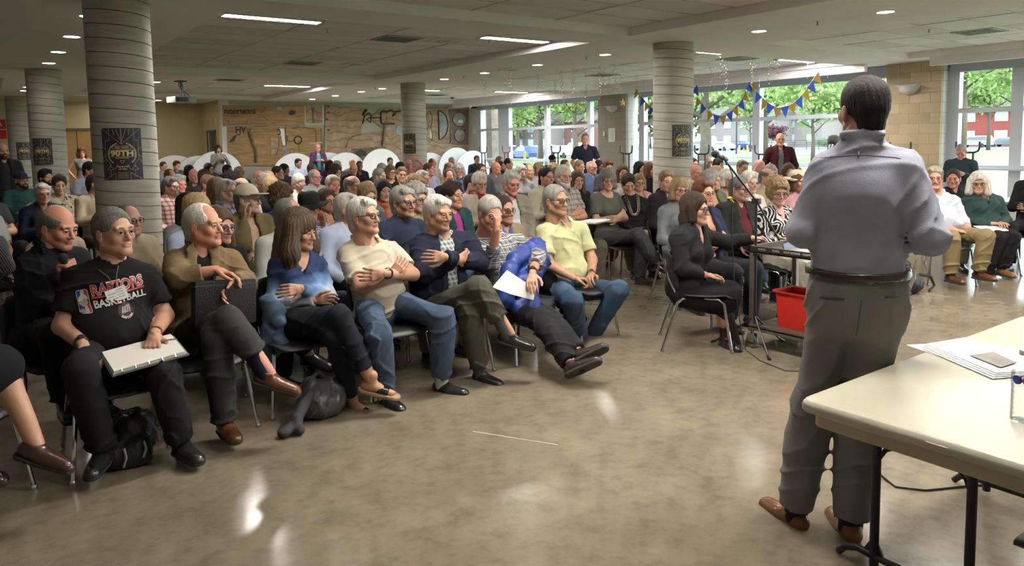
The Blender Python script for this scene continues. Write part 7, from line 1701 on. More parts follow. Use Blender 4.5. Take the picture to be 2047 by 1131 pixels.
# ------------------------------------------------------------------ posters on the columns
mpost = mat('poster_dark', (.016, .014, .024), .5, var=.35, vscale=14); mgold = mat('poster_gold', (.42, .36, .20), .5); mpur = mat('poster_panel', (.028, .026, .055), .5, var=.3, vscale=30); myel = mat('poster_yellow', (.72, .60, .22), .5)
PL = []
def seg(a, b_, w): PL.append((a, b_, w))
for s in (-1, 1):
    for a, b_ in (((.30, .69), (.30, .37)), ((.30, .37), (.41, .37)), ((.41, .37), (.41, -.13)), ((.41, -.13), (.30, -.25)), ((.30, -.25), (.30, -.36)), ((.47, .69), (.0, .27)), ((.012, .69), (.012, .27)), ((.12, .69), (.03, .40)), ((.20, .69), (.18, .52)), ((.49, .2), (.41, .12)), ((.49, -.10), (.41, -.02)),
                  ((.41, -.12), (.49, -.22)), ((.30, -.30), (.22, -.42)), ((.22, -.42), (.38, -.42)), ((.38, -.42), (.30, -.30)), ((.30, -.42), (.30, -.62)), ((.47, -.69), (.18, -.50)), ((.18, -.50), (.18, -.69)), ((.30, .02), (.10, .02)), ((.12, -.28), (.20, -.42))): seg((s*a[0], a[1]), (s*b_[0], b_[1]), .011)
    arc = [(s*(.34*math.cos(t_)), .0+.31*math.sin(t_)) for t_ in np.linspace(-.85, 1.25, 9)]
    for a, b_ in zip(arc[:-1], arc[1:]): seg(a, b_, .035)
hexo = [(-.24, .175), (-.18, .225), (.18, .225), (.24, .175), (.18, .115), (-.18, .115)]
for a, b_ in zip(hexo, hexo[1:]+hexo[:1]): seg(a, b_, .012)
box_ = [(-.31, .10), (.31, .10), (.31, -.07), (-.31, -.07)]
for a, b_ in zip(box_, box_[1:]+box_[:1]): seg(a, b_, .012)
for a, b_ in (((-.06, -.175), (.0, -.25)), ((.0, -.25), (.06, -.175)), ((.06, -.175), (-.06, -.175))): seg(a, b_, .012)
for k in range(5): seg((-.13, -.50-.036*k), (.13, -.50-.036*k), .010)
def strip(a, b_, w):
    a, b_ = nz(a), nz(b_); d = b_-a; L = np.linalg.norm(d); n = nz((-d[1], d[0]))/L*w/2; m = max(1, int(L/.12)); vs = []; fs = []
    for k in range(m+1): c = lerp(a, b_, k/m); vs += [c+n, c-n]
    for k in range(m): fs.append((2*k, 2*k+1, 2*k+3, 2*k+2))
    return vs, fs
TX = [(('EARL HAIG\u2019S', .085, .004), .17, .33, 'g'), (('90TH', .20, .010), .015, .56, 'y'), (('ANNIVERSARY', .05, .002), -.105, .34, 'g'), (('Friday May 3, 2019', .05, .002), -.34, .27, 'y'), (('6:30 - 9:00pm', .05, .002), -.405, .20, 'y')]
TXM = []
for (s_, sz, bo), yy, wd, k in TX:
    v, f = text_mesh(s_, sz, bold=bo); w_ = v[:, 0].max()-v[:, 0].min(); TXM.append((np.stack([v[:, 0]*wd/w_, v[:, 1]+yy], 1), f, k))
def poster(ci, u, v, wpx, label):
    cx, cy, r = COLS[ci]; 
    # where the sight line meets the column face
    d = ray(u, v); o = CAM; A = d[0]**2+d[1]**2; Bq = 2*((o[0]-cx)*d[0]+(o[1]-cy)*d[1]); Cq = (o[0]-cx)**2+(o[1]-cy)**2-(r+.003)**2
    disc = max(Bq*Bq-4*A*Cq, 0); t_ = (-Bq-math.sqrt(disc))/(2*A); h = o+d*t_; a0 = math.atan2(h[1]-cy, h[0]-cx); z0 = h[2]; W_ = .36 if ci == 0 else .34
    P_ = thing('poster', label, 'poster', (cx, cy, z0))
    def mp_(p, off): a = a0+p[0]*W_/r; return ((r+off)*math.cos(a), (r+off)*math.sin(a), p[1]*W_)
    n = 10; vs = []; fs = []
    for off in (.001, .003):
        for j in range(2):
            for i in range(n+1): vs.append(mp_((-.5+i/n, -.705 if j == 0 else .705), off))
    m = n+1
    for i in range(n): fs += [(2*m+i, 2*m+i+1, 3*m+i+1, 3*m+i), (i+1, i, m+i, m+i+1), (i, i+1, 2*m+i+1, 2*m+i), (m+i+1, m+i, 3*m+i, 3*m+i+1)]
    MB().add(vs, fs).build('sheet', mpost, P_)
    B = MB()
    for s in (-1, 1):
        for q in ([(.32, .69), (.49, .69), (.49, .39), (.43, .39), (.43, .35), (.32, .35)], [(.32, -.62), (.49, -.69), (.49, -.25), (.40, -.15)]): B.add([mp_((s*a, b_), .0036) for a, b_ in q], [tuple(range(len(q))) if s > 0 else tuple(range(len(q)-1, -1, -1))])
    B.build('panel_print', mpur, P_)
    B = MB()
    for a, b_, w in PL: v_, f_q = strip(a, b_, w); B.add([mp_(p, .0042) for p in v_], f_q)
    B.build('gold_lines', mgold, P_)['kind'] = 'stuff'
    for v_, f_q, k in TXM:
        v2, f2 = v_, f_q
        MB().add([mp_(p, .0050) for p in v2], f2).build('lettering', myel if k == 'y' else mgold, P_)
    return P_
poster(0, 244, 308, 79, 'dark art deco anniversary poster on the large first column'); poster(2, 83, 303, 39, 'dark anniversary poster on the second left column'); poster(4, 48, 302, 25, 'dark anniversary poster on the farthest left column')
poster(1, 1366, 281, 36, 'dark anniversary poster on the right side of second column'); poster(3, 817, 287, 26, 'small dark anniversary poster on column in front of the mural')
rb = thing('red_banner', 'red banner with white letter at the left edge by far wall', 'banner', (.55, 26.36, 2.22)); MB().box((-.6, -.012, -.28), (.28, .012, .28)).build('cloth', mat('banner_red', (.62, .03, .03), .7), rb)
MB().box((-.6, -.0135, -.02), (.28, -.0122, .0)).build('stripe', mpaper, rb)
v, f = text_mesh('A', .2, bold=.006); MB().add([(a+.12, -.014, b_+.15) for a, b_, c in v], f).build('lettering', mpaper, rb)

# ------------------------------------------------------------------ carved plywood mural
MY = 24.27
mply = mat('carved_plywood', (.43, .27, .13), .75, bump=.5, bscale=30); t, b = nodes_of(mply); oc = tcoord(t)
mp = t.nodes.new('ShaderNodeMapping'); mp.inputs['Scale'].default_value = (1.2, 1, 9); t.links.new(oc, mp.inputs[0]); n1 = noise(t, 1.3, 6, mp.outputs[0], .6); n2 = noise(t, 5, 5, oc, .7)
c = ramp(t, n1, [(.3, (.22, .125, .052)), (.5, (.36, .22, .095)), (.7, (.46, .295, .145))]); c = mixc(t, mathn(t, 'MULTIPLY', mathn(t, 'GREATER_THAN', n2, .66), .5), c, (.16, .09, .04)); t.links.new(c, b.inputs['Base Color'])
mply2 = mat('pale_plywood', (.50, .36, .23), .75, bump=.5, bscale=30); t, b = nodes_of(mply2); oc = tcoord(t); n1 = noise(t, 3, 6, oc, .65); n2 = noise(t, 9, 4, oc, .7)
c = ramp(t, n1, [(.3, (.28, .185, .105)), (.5, (.39, .27, .165)), (.7, (.50, .365, .24))]); wv = t.nodes.new('ShaderNodeTexWave'); wv.wave_type = 'RINGS'; wv.inputs['Scale'].default_value = 1.3; wv.inputs['Distortion'].default_value = 9; wv.inputs['Detail'].default_value = 2; t.links.new(oc, wv.inputs[0])
c = mixc(t, mathn(t, 'MULTIPLY', mathn(t, 'GREATER_THAN', wv.outputs[1], .88), .6), c, (.22, .13, .07)); t.links.new(c, b.inputs['Base Color'])
mplyd = mat('stained_plywood', (.17, .125, .085), .7, bump=.5, bscale=30, var=.3, vscale=6); mink = mat('mural_ink', (.035, .027, .02), .6); mvinyl = mat('blue_vinyl', (.30, .36, .42), .5, var=.3, vscale=12); mgrain = mat('mural_grey', (.28, .255, .24), .6, var=.4, vscale=8)
MU = thing('wood_mural', 'carved plywood mural of joined boards, letters and machine shapes across far wall', 'mural', (11, MY, 1.6))
mo = nz((11, MY, 1.6))
def board(name, px_, th, m, lift=0.):
    P = [at_y(u, v, MY) for u, v in px_]; vs = [(p[0]-11, -lift, p[2]-1.6) for p in P]; n = len(vs)
    a = sum(vs[i][0]*vs[(i+1) % n][2]-vs[(i+1) % n][0]*vs[i][2] for i in range(n))
    if a < 0: vs = vs[::-1]
    return MB().add(vs+[(x, y-th, z) for x, y, z in vs], [tuple(range(n-1, -1, -1)), tuple(range(n, 2*n))]+[(i, (i+1) % n, n+(i+1) % n, n+i) for i in range(n)]).build(name, m, MU)
def line(name, px_, w, m, lift, closed=False):
    P = [at_y(u, v, MY) for u, v in px_]; return MB().tube([(p[0]-11, -lift, p[2]-1.6) for p in P], w, 6, closed=closed).build(name, m, MU, smooth='all')
ZP = lambda L, o=(440, 190): [(o[0]+x/7.873, o[1]+y/7.873) for x, y in L]
QP = lambda L: ZP(L, (690, 190))
board('board', ZP([(40, 165), (1320, 170), (1330, 465), (45, 495)]), .03, mply); board('board', ZP([(110, 497), (1018, 497), (1045, 1110), (128, 1110)]), .025, mply); board('board', ZP([(1032, 482), (1600, 510), (1640, 1110), (1050, 1110)]), .028, mply)
board('pale_frame', ZP([(1318, 172), (1628, 172), (1640, 468), (1334, 470)]), .02, mat('mural_frame', (.52, .47, .36), .6)); board('board', ZP([(1345, 182), (1598, 186), (1605, 446), (1350, 448)]), .012, mply2, .02)
board('board', ZP([(1655, 155), (1970, 190), (2262, 215), (2222, 480), (2214, 1110), (1635, 1110)]), .03, mply2); board('board', QP([(246, 602), (560, 562), (740, 545), (870, 640), (895, 1110), (246, 1110)]), .024, mply2)
board('board', QP([(420, 300), (490, 290), (540, 210), (880, 208), (880, 482), (560, 505), (470, 430), (420, 400)]), .03, mply2); board('board', QP([(330, 215), (345, 230), (310, 290), (425, 300), (425, 400), (300, 410), (255, 490), (250, 300)]), .02, mply2)
board('board', QP([(650, 350), (720, 348), (640, 500), (610, 800), (565, 802), (600, 480)]), .02, mply, .032); board('board', QP([(1235, 190), (1620, 188), (1655, 748), (1450, 752), (1235, 640)]), .03, mply2); board('board', QP([(1630, 225), (1930, 225), (1930, 772), (1640, 765)]), .03, mplyd); board('board', QP([(1235, 650), (1450, 760), (1930, 780), (1950, 1110), (1235, 1110)]), .02, mply2)
board('dark_plate', QP([(88, 840), (642, 808), (645, 1020), (88, 1020)]), .012, mplyd, .025); board('half_disc', QP([(160, 905)]+[(240+95*math.cos(t_), 930-70*math.sin(t_)) for t_ in np.linspace(2.8, .2, 9)]+[(330, 960), (160, 960)]), .01, mink, .037)
board('blue_plate', QP([(815, 460), (880, 450), (868, 705), (772, 690)]), .012, mvinyl, .01); board('blue_plate', ZP([(980, 790), (1040, 785), (1045, 940), (980, 940)]), .01, mgrain, .028); board('blue_plate', ZP([(890, 182), (970, 182), (970, 238), (890, 238)]), .008, mvinyl, .03)
board('half_disc', QP([(1457, 245)]+[(1462+145*math.cos(t_), 475-228*math.sin(t_)) for t_ in np.linspace(1.5, -1.5, 14)]), .012, mgrain, .03); line('carved_line', QP([(1457, 245)]+[(1462+145*math.cos(t_), 475-228*math.sin(t_)) for t_ in np.linspace(1.5, -1.5, 14)]), .022, mink, .045, True)
for cx, cy, rx, ry, m in ((1790, 385, 105, 110, mgrain), (1797, 632, 85, 100, mgrain)):
    P = [(cx+rx*math.cos(t_), cy+ry*math.sin(t_)) for t_ in np.linspace(0, 6.28, 20)[:-1]]; board('disc', QP(P), .012, m, .03); line('carved_line', QP(P), .018, mplyd, .045, True)
board('label_plate', QP([(1770, 393), (1846, 393), (1846, 440), (1770, 440)]), .008, mpaper, .044)
line('carved_line', QP([(560, 440), (555, 270), (600, 250), (650, 268), (705, 242), (760, 266), (880, 252)]), .035, mink, .032); line('carved_line', QP([(545, 355), (565, 440), (600, 458), (700, 448), (770, 452)]), .032, mink, .032)
line('carved_line', QP([(262, 320), (335, 225)]), .04, mink, .03); line('carved_line', QP([(270, 450), (300, 330), (370, 280), (405, 330), (390, 430), (330, 380), (400, 350), (440, 360), (480, 355), (545, 355)]), .026, mink, .03); line('carved_line', QP([(740, 300), (760, 330)]), .03, mink, .034); line('carved_line', QP([(735, 330), (790, 285)]), .03, mink, .034)
line('carved_line', QP([(0, 830), (40, 720), (110, 650), (240, 620)]), .02, mplyd, .03); line('carved_line', QP([(570, 800), (600, 600), (608, 480)]), .03, mplyd, .055)
for P in ([(1320, 250), (1360, 320), (1365, 420), (1345, 480), (1350, 560), (1365, 640), (1355, 710)], [(1320, 250), (1275, 300), (1255, 500), (1290, 545), (1340, 500)], [(1295, 450), (1312, 480), (1300, 510)]): line('carved_line', QP(P), .018, mplyd, .032)
board('white_inlay', QP([(1340, 530), (1362, 600), (1358, 700), (1340, 690), (1322, 600)]), .006, mpaper, .03)
line('carved_line', ZP([(1220+58*math.cos(t_), 708+60*math.sin(t_)) for t_ in np.linspace(0, 6.28, 18)[:-1]]), .024, mink, .03, True); line('carved_line', ZP([(1238, 720), (1238, 880), (1360, 880)]), .012, mplyd, .03); line('carved_line', ZP([(1050, 640), (1055, 725), (1140, 722)]), .014, mink, .03); line('carved_line', ZP([(1130+38*math.cos(t_), 880+38*math.sin(t_)) for t_ in np.linspace(0, 6.28, 14)[:-1]]), .010, mplyd, .03, True)
line('carved_line', ZP([(1360, 520), (1500, 530), (1505, 740)]), .018, mplyd, .03); line('carved_line', ZP([(1580, 520), (1600, 900)]), .015, mplyd, .03); line('bar', ZP([(1390, 772), (1590, 745)]), .03, mat('silver_bar', (.55, .52, .45), .4), .04)
line('hammer_handle', ZP([(450, 570), (520, 800), (560, 870), (558, 1060)]), .055, mplyd, .03); board('hammer_head', ZP([(412, 515), (490, 520), (480, 565), (420, 560)]), .02, mplyd, .026); board('dark_shape', ZP([(128, 740), (180, 690), (210, 640), (320, 605), (310, 625), (250, 640), (215, 725), (140, 748)]), .012, mink, .026)
board('panel', ZP([(795, 670), (915, 672), (920, 800), (880, 935), (800, 930)]), .012, mply2, .025); line('carved_line', ZP([(915, 672), (920, 800), (880, 935)]), .012, mplyd, .038); board('dark_patch', ZP([(1075, 270), (1110, 235), (1180, 250), (1185, 290), (1120, 320), (1080, 310)]), .008, mink, .03)
board('dark_patch', ZP([(1430, 190), (1480, 195), (1470, 340), (1480, 440), (1440, 430), (1445, 320)]), .008, mplyd, .033); board('dark_patch', ZP([(1110, 520), (1200, 480), (1350, 500), (1350, 515), (1220, 520), (1150, 540)]), .008, mplyd, .03)
for x, y in ((1695, 183), (1693, 273), (1672, 380), (1698, 550)): board('dark_patch', ZP([(x-24, y-8), (x+20, y-14), (x+26, y+8), (x-8, y+14)]), .008, mink, .03)
for P in ([(130, 400), (140, 460), (410, 455), (420, 410)], [(640, 285), (720, 180)], [(690, 345), (740, 380)], [(540, 495), (750, 490)]): line('carved_line', ZP(P), .012, mplyd, .032)
board('pale_shape', ZP([(930, 525), (1000, 530), (1020, 790), (985, 790)]), .008, mpaper, .026)
def letters(s_, u0, u1, v, hpx, mir, rot, m):
    a = at_y(u0, v, MY); b_ = at_y(u1, v, MY); vv, ff = text_mesh(s_, 1., bold=.03); w_ = vv[:, 0].max()-vv[:, 0].min(); h_ = vv[:, 1].max()-vv[:, 1].min(); hz = hpx/FPX*pix(a)[2]
    X = vv[:, 0]/w_*(b_[0]-a[0])*(-1 if (mir ^ rot) else 1)*(1); Y = (vv[:, 1]-(vv[:, 1].max()+vv[:, 1].min())/2)/h_*hz*(-1 if rot else 1)
    c = (a+b_)/2; MB().add([(x+c[0]-11, -.036, y+c[2]-1.6) for x, y in zip(X, Y)], ff).build('lettering', m, MU)
letters('intersion', 447, 510, 222, 12, True, False, mink); letters('AH', 470, 491, 259.5, 13, False, True, mink); letters('C', 553.5, 560.5, 264, 13, True, False, mink)

# ------------------------------------------------------------------ round tables stored on edge
mlam = mat('white_laminate', (.86, .865, .86), .4, var=.02); medge = mat('table_rim', (.30, .29, .27), .5)
def round_table(u, vtop, y, label, r=.76):
    p = at_y(u, vtop, y); h = p[2]; t_ = thing('round_table', label, 'table', (p[0], y, 0)); cz = h-r
    M_ = TR(0, 0, cz, math.pi/2+.05)
    MB().lathe([(r-.004, -.012), (r, -.008), (r, .008), (r-.004, .012)], 56, 0, M_).build('tabletop', mlam, t_, smooth=True); MB().lathe([(r+.001, -.009), (r+.006, -.004), (r+.006, .004), (r+.001, .009)], 56, 0, M_, cap=False).build('edge_band', medge, t_, smooth=True)
    for s in (-1, 1): MB().tube([(s*.35, .05, cz+.35), (s*.38, .05, .05), (s*.38, -.12, .03)], .014, 8).tube([(s*.38, -.2, .02), (s*.38, .25, .02)], .016, 8).build('leg', black_metal, t_, smooth=True)
    MB().tube([(-.38, .06, cz), (.38, .06, cz)], .014, 8).build('stretcher', black_metal, t_, smooth=True)
for a in ((347, 310, 23.9, 'white round table on edge next to the first column'), (396, 311, 23.7, 'white round table on edge between column and camera woman'), (432, 302, 23.4, 'white round table on edge behind the woman with camera'), (589, 306, 23.2, 'white round table on edge left of purple jacket woman'),
          (655, 304.5, 23.5, 'white round table on edge right of purple jacket woman'), (690, 304.5, 23.3, 'white round table on edge left of the tall bluish one'), (761, 297, 23.1, 'tallest bluish white round table on edge left of mural column'), (858, 305, 23.6, 'greyish round table on edge right of mural column'), (911, 295, 23.4, 'bluish white round table on edge below the dark mural discs'), (943, 301, 23.1, 'bluish white round table on edge nearest the window corner')): round_table(*a)
# steel frames with upturned prongs by the windows
def prong_frame(u, v, d, label, red=False, yaw=1.57):
    p = at_d(u, v, d); h = p[2]; t_ = thing('steel_frame', label, 'frame', (p[0], p[1], 0), yaw); m = mat('red_paint', (.35, .05, .06), .4) if red else mat('frame_steel', (.06, .06, .065), .4, .4)
    MB().tube([(-.19, 0, h), (-.19, 0, h-.10), (-.17, 0, h-.16), (-.11, 0, h-.19), (.11, 0, h-.19), (.17, 0, h-.16), (.19, 0, h-.10), (.19, 0, h)], .018, 8).build('prong_bar', m, t_, smooth=True)
    for s in (-1, 1): MB().tube([(s*.09, 0, h-.19), (s*.09, 0, .06)], .018, 8).build('post', m, t_, smooth=True); MB().tube([(s*.09, -.28, .03), (s*.09, .28, .03)], .022, 8).build('foot', m, t_, smooth=True)
    MB().tube([(-.09, 0, .35), (.09, 0, .35)], .014, 8).build('crossbar', m, t_, smooth=True)
prong_frame(966, 293, 22.6, 'dark steel frame with upturned prongs at the left window end'); prong_frame(1012, 292, 22.0, 'red steel frame with upturned prongs by the left windows', True); prong_frame(1111, 291, 19.8, 'dark steel frame with spread prongs under the middle of left windows'); prong_frame(1252, 291, 17.4, 'dark steel frame with upturned prongs before grey block pillar'); prong_frame(1403, 290, 15.6, 'dark steel frame with upturned prongs right of second column'); prong_frame(1525, 290, 15.2, 'dark steel frame with upturned prongs left of maroon jacket man'); prong_frame(1935, 283, 13.0, 'dark steel frame with upturned prong behind the reading man'); prong_frame(1800, 284, 13.6, 'dark steel frame whose prong shows over the shoulder of standing man')
# folding tables under the windows
for (x, y, lab) in ((14.6, 20.6, 'grey rectangular table under the left window bay'), (14.4, 10.0, 'grey rectangular table under the right window bay'), (11.0, 4.5, 'pale grey table by the far right window behind the seated pair')):
    t_ = thing('side_table', lab, 'table', (x, y, 0), 1.57 if x > 12 else 1.5); slab(-.9, .9, -.38, .38, [(.004, .70), (0, .704), (0, .732), (.006, .738)], .03).build('tabletop', mat('grey_laminate', (.42, .45, .50), .35), t_, smooth=True)
    for sx in (-1, 1):
        for sy in (-1, 1): MB().tube([(sx*.75, sy*.28, .70), (sx*.78, sy*.3, .012)], .016, 8).build('leg', black_metal, t_, smooth=True)
    MB().tube([(-.75, 0, .66), (.75, 0, .66)], .012, 6).build('stretcher', black_metal, t_)

# ------------------------------------------------------------------ bunting, stars and streamers
mfg = mat('foil_gold', (.50, .35, .08), .35, .6); mfb = mat('pennant_blue', (.03, .085, .55), .45); mfs = mat('foil_streamer', (.55, .50, .38), .25, .9)
BO = lambda L: [(1250+x/3.232, 100+y/3.232) for x, y in L]
def bunting(label, px_, cols, X=13.4):
    P = [at_x(u, v, X) for u, v in px_]; t_ = thing('bunting', label, 'bunting', tuple(P[0])); o = P[0]; S = []
    MB().tube([p-o for p in P], .004, 5).build('string', mat('string', (.6, .6, .6), .6), t_, smooth='all')
    for e in (0, -1): MB().tube([P[e]-o, P[e]-o+nz((.0, .0, ceil_z(P[e][0], P[e][1])+.01-P[e][2]))], .002, 5).build('hanging_thread', mat('string', (.6, .6, .6), .6), t_)
    for i in range(len(P)):
        d = norm((P[min(i+1, len(P)-1)]-P[max(i-1, 0)])); dn = norm(np.cross(d, (1., 0, 0))); dn = dn if dn[2] < 0 else -dn; dn = norm(dn+nz((0, 0, -.5))); c = P[i]-o; w = .10; h = .225
        vs = [c-d*w, c+d*w, c+dn*h]; vs += [v+nz((.004, 0, 0)) for v in vs]
        MB().add(vs, [(0, 1, 2), (5, 4, 3), (0, 3, 4, 1), (1, 4, 5, 2), (2, 5, 3, 0)]).build('pennant', mfb if cols[i] == 'b' else mfg, t_)
bunting('blue and gold bunting garland left of the second column', BO([(80, 262), (115, 315), (143, 345), (170, 372), (200, 392), (260, 400), (320, 390), (380, 340), (448, 245)]), 'gbgbgbgbb')
bunting('blue and gold bunting garland between column and window mullion', BO([(478, 320), (508, 360), (550, 402), (590, 420), (630, 424), (672, 402), (708, 372), (742, 335), (766, 290), (790, 225), (822, 215)]), 'gbgbgbgbgbg')
bunting('blue and gold bunting garland at left of the standing man', BO([(865, 285), (905, 325), (940, 352), (983, 370), (1030, 366), (1075, 348), (1118, 315), (1158, 270), (1193, 220), (1230, 165)]), 'bgbgbgbgbg')
stm = []
for k in range(10): a = math.pi/2+k*math.pi/5; r_ = .09 if k % 2 == 0 else .04; stm.append((r_*math.cos(a), r_*math.sin(a)))
star_m = MB().add([(x, -.0, y) for x, y in stm]+[(0, -.012, 0), (0, .012, 0)], [(i, (i+1) % 10, 10) for i in range(10)]+[((i+1) % 10, i, 11) for i in range(10)]).add([(-.001, 0, .08), (.001, 0, .08), (.001, 0, .75), (-.001, 0, .75)], [(0, 1, 2, 3)]).mesh('gold_star', [mfg])
for (u, v, d, lab) in ((940, 213, 21, 'gold foil star hanging at the left window end'), (985, 217, 20, 'gold foil star hanging over left window pane'), (1066, 218, 19, 'gold foil star hanging in the middle of left windows'), (1097, 212, 19, 'pale gold foil star hanging on the left window mullion'), (1146, 216, 18, 'large gold foil star in cluster at left windows'), (1152, 208, 18.4, 'upper gold foil star in cluster at left windows'), (1168, 217, 18, 'right gold foil star in cluster at left windows'), (1245, 205, 15.5, 'big crumpled gold star before the grey block pillar'), (1427, 192, 14.5, 'gold foil star inside the bunting arc'), (1638, 190, 14, 'small gold foil star beside the bunting top right')):
    p_ = at_d(u, v, d); o = link('gold_star', star_m, None, tuple(p_)); o.rotation_euler = (0, rc.uniform(-.3, .3), rc.uniform(-.5, 1.)); tag(o, lab, 'star')
sw = MB(); hp = [(.03*math.cos(t_*2.4), .03*math.sin(t_*2.4), -t_*.042) for t_ in np.linspace(0, 11, 60)]
vs = []; fs = []
for i, p_ in enumerate(hp): vs += [p_, (p_[0], p_[1], p_[2]-.012)]
for i in range(len(hp)-1): fs.append((2*i, 2*i+1, 2*i+3, 2*i+2))
sw.add(vs, fs); sw_m = sw.mesh('streamer', [mfs], True)
rs = random.Random(5)
for k in range(46):
    if k < 34: u = rs.uniform(960, 1300); v = rs.uniform(140, 192)
    else: u = rs.uniform(1390, 1660); v = rs.uniform(118, 160)
    p_ = at_z(u, v, rs.uniform(2.95, 3.04)); 
    if p_[0] > 14.5: p_[0] = rs.uniform(12.5, 14.4)
    if p_[1] > 23: continue
    o = link('swirl_streamer', sw_m, None, (p_[0], p_[1], ceil_z(p_[0], p_[1])+.008)); o.rotation_euler = (0, 0, rs.uniform(0, 6)); s_ = rs.uniform(.7, 1.25); o.scale = (s_, s_, s_*rs.uniform(.8, 1.2)); tag(o, 'thin metallic swirl streamer hanging from the ceiling by the windows', 'streamer', 'swirl streamers')
# ------------------------------------------------------------------ outdoors
GZ = -.36
mgrass = mat('lawn', (.105, .185, .045), .9, var=.18, vscale=.6); mpave = mat('pavement', (.17, .15, .135), .9, var=.08, vscale=.7); masph = mat('asphalt', (.075, .077, .08), .9, var=.1, vscale=.5)
def flat(name, x0, x1, y0, y1, z, m): return struct(name, MB().box((x0, y0, z-.1), (x1, y1, z)), m)
flat('ground', 15.95, 260, -260, 260, GZ-.02, mgrass); flat('pavement', 15.95, 19.5, -60, 60, GZ, mpave)
flat('parking_lot', 62, 240, 45, 240, GZ+.005, masph); flat('street', 104, 116, -220, 46, GZ+.004, masph); flat('driveway', 118, 122, -60, 6, GZ+.003, mpave)
struct('wall_outside', MB().box((16.2, 23.6, GZ), (16.8, 24.2, 4.2)), mat('outside_brick', (.19, .15, .12), .9, var=.2, vscale=5))
mleaf = {'a': mat('leaf_spring', (.24, .32, .12), .7, var=.25, vscale=.9), 'b': mat('leaf_mid', (.19, .26, .11), .7, var=.3, vscale=.9), 'c': mat('leaf_dark', (.12, .18, .085), .7, var=.3, vscale=.9), 'p': mat('leaf_plum', (.09, .025, .035), .7, var=.3, vscale=.9)}
for m_ in mleaf.values():
    t, b = nodes_of(m_); tl = t.nodes.new('ShaderNodeBsdfTranslucent'); t.links.new(b.inputs['Base Color'].links[0].from_socket, tl.inputs[0]); ms = t.nodes.new('ShaderNodeMixShader'); ms.inputs[0].default_value = .45; o_ = t.nodes['Material Output']
    t.links.new(b.outputs[0], ms.inputs[1]); t.links.new(tl.outputs[0], ms.inputs[2]); t.links.new(ms.outputs[0], o_.inputs[0])
mbark = mat('bark', (.09, .07, .052), .9, bump=.6, bscale=20, var=.2)
rt = np.random.default_rng(4)
def tree(x, y, h, cr, label, kind='a', trunk=.22, base=.32, n=1500, leaf=.30, group=None, cz=None):
    n = int(n*2.2); leaf *= .62
    t_ = thing('tree', label, 'tree', (x, y, GZ), 0, group); zc = h*(base+1)/2; rz = h*(1-base)/2
    B = MB().tube([(0, 0, -.1), (.05, 0, h*base*.6), (0, .08, h*base), (.1, 0, h*.7)], [trunk*1.25, trunk, trunk*.85, trunk*.3], 9)
    for k in range(7):
        a = k*2.4; z0 = h*(base*.75+.05*k); B.tube([(0, 0, z0), (cr*.35*math.cos(a), cr*.35*math.sin(a), z0+h*.10), (cr*.75*math.cos(a), cr*.75*math.sin(a), z0+h*.17)], [trunk*.45, trunk*.28, trunk*.08], 6)
    B.build('trunk', mbark, t_, smooth='all')
    nb = 34; cb_ = rt.normal(size=(nb, 3)); cb_ /= np.linalg.norm(cb_, axis=1)[:, None]; cb_ *= (rt.random((nb, 1))**.45)*nz((cr*.78, cr*.78, rz*.80)); cb_[:, 2] += zc
    w = rt.integers(0, nb, n); P = cb_[w]+rt.normal(size=(n, 3))*nz((cr*.17, cr*.17, rz*.17))
    u = rt.normal(size=(n, 3)); u /= np.linalg.norm(u, axis=1)[:, None]; v = np.cross(u, rt.normal(size=(n, 3))); v /= np.linalg.norm(v, axis=1)[:, None]
    s = leaf*(.6+.8*rt.random((n, 1))); V = np.stack([P-u*s, P-v*s*.6, P+u*s, P+v*s*.6], 1).reshape(-1, 3)
    o = link('foliage', pymesh('foliage', V, np.arange(4*n).reshape(-1, 4), [mleaf[kind]]), t_); o['kind'] = 'stuff'
def near_tree(u, d, *a, **k): p = at_d(u, 300, d); tree(p[0], p[1], *a, **k)
near_tree(1410, 40, 11, 6.0, 'leafy tree with thick trunk on lawn right of second column', base=.30, trunk=.30, n=2600, leaf=.26)
near_tree(1080, 66, 11, 6.5, 'spring green tree beyond left window mullion', base=.34, n=2400, leaf=.34); near_tree(1150, 60, 10, 5.0, 'bright tree at the right of left window bay', base=.3, n=2000, leaf=.32); near_tree(1035, 82, 13, 6, 'tree with full crown at left of left window bay', base=.25, n=2000, leaf=.4)
near_tree(1530, 70, 12, 7.0, 'broad pale green tree behind the bunting', base=.35, n=2600, leaf=.36); near_tree(1625, 58, 9, 4.5, 'young tree on lawn left of standing man', base=.32, trunk=.14, n=1500, leaf=.3); near_tree(1500, 105, 9, 3.6, 'small street tree with thin trunk before beige house', base=.35, trunk=.12, n=1100, leaf=.36)
near_tree(1975, 90, 12, 6, 'street tree in front of red brick house', base=.40, trunk=.2, n=2000, leaf=.4); near_tree(1925, 62, 12, 4.5, 'leaning green tree at left of the right window', base=.5, n=1500, leaf=.34); near_tree(2030, 75, 13, 6, 'green tree at the right edge of the right window', base=.42, n=1800, leaf=.36); near_tree(1290, 50, 11, 5, 'tree showing between grey pillar and second column', base=.35, n=1600, leaf=.3)
near_tree(985, 70, 12, 5.5, 'tree seen through the leftmost window pane', base=.25, n=1700, leaf=.36)
near_tree(1545, 125, 4.2, 2.6, 'plum-leaved tree in front of the beige house', 'p', base=.3, trunk=.12, n=900, leaf=.3)
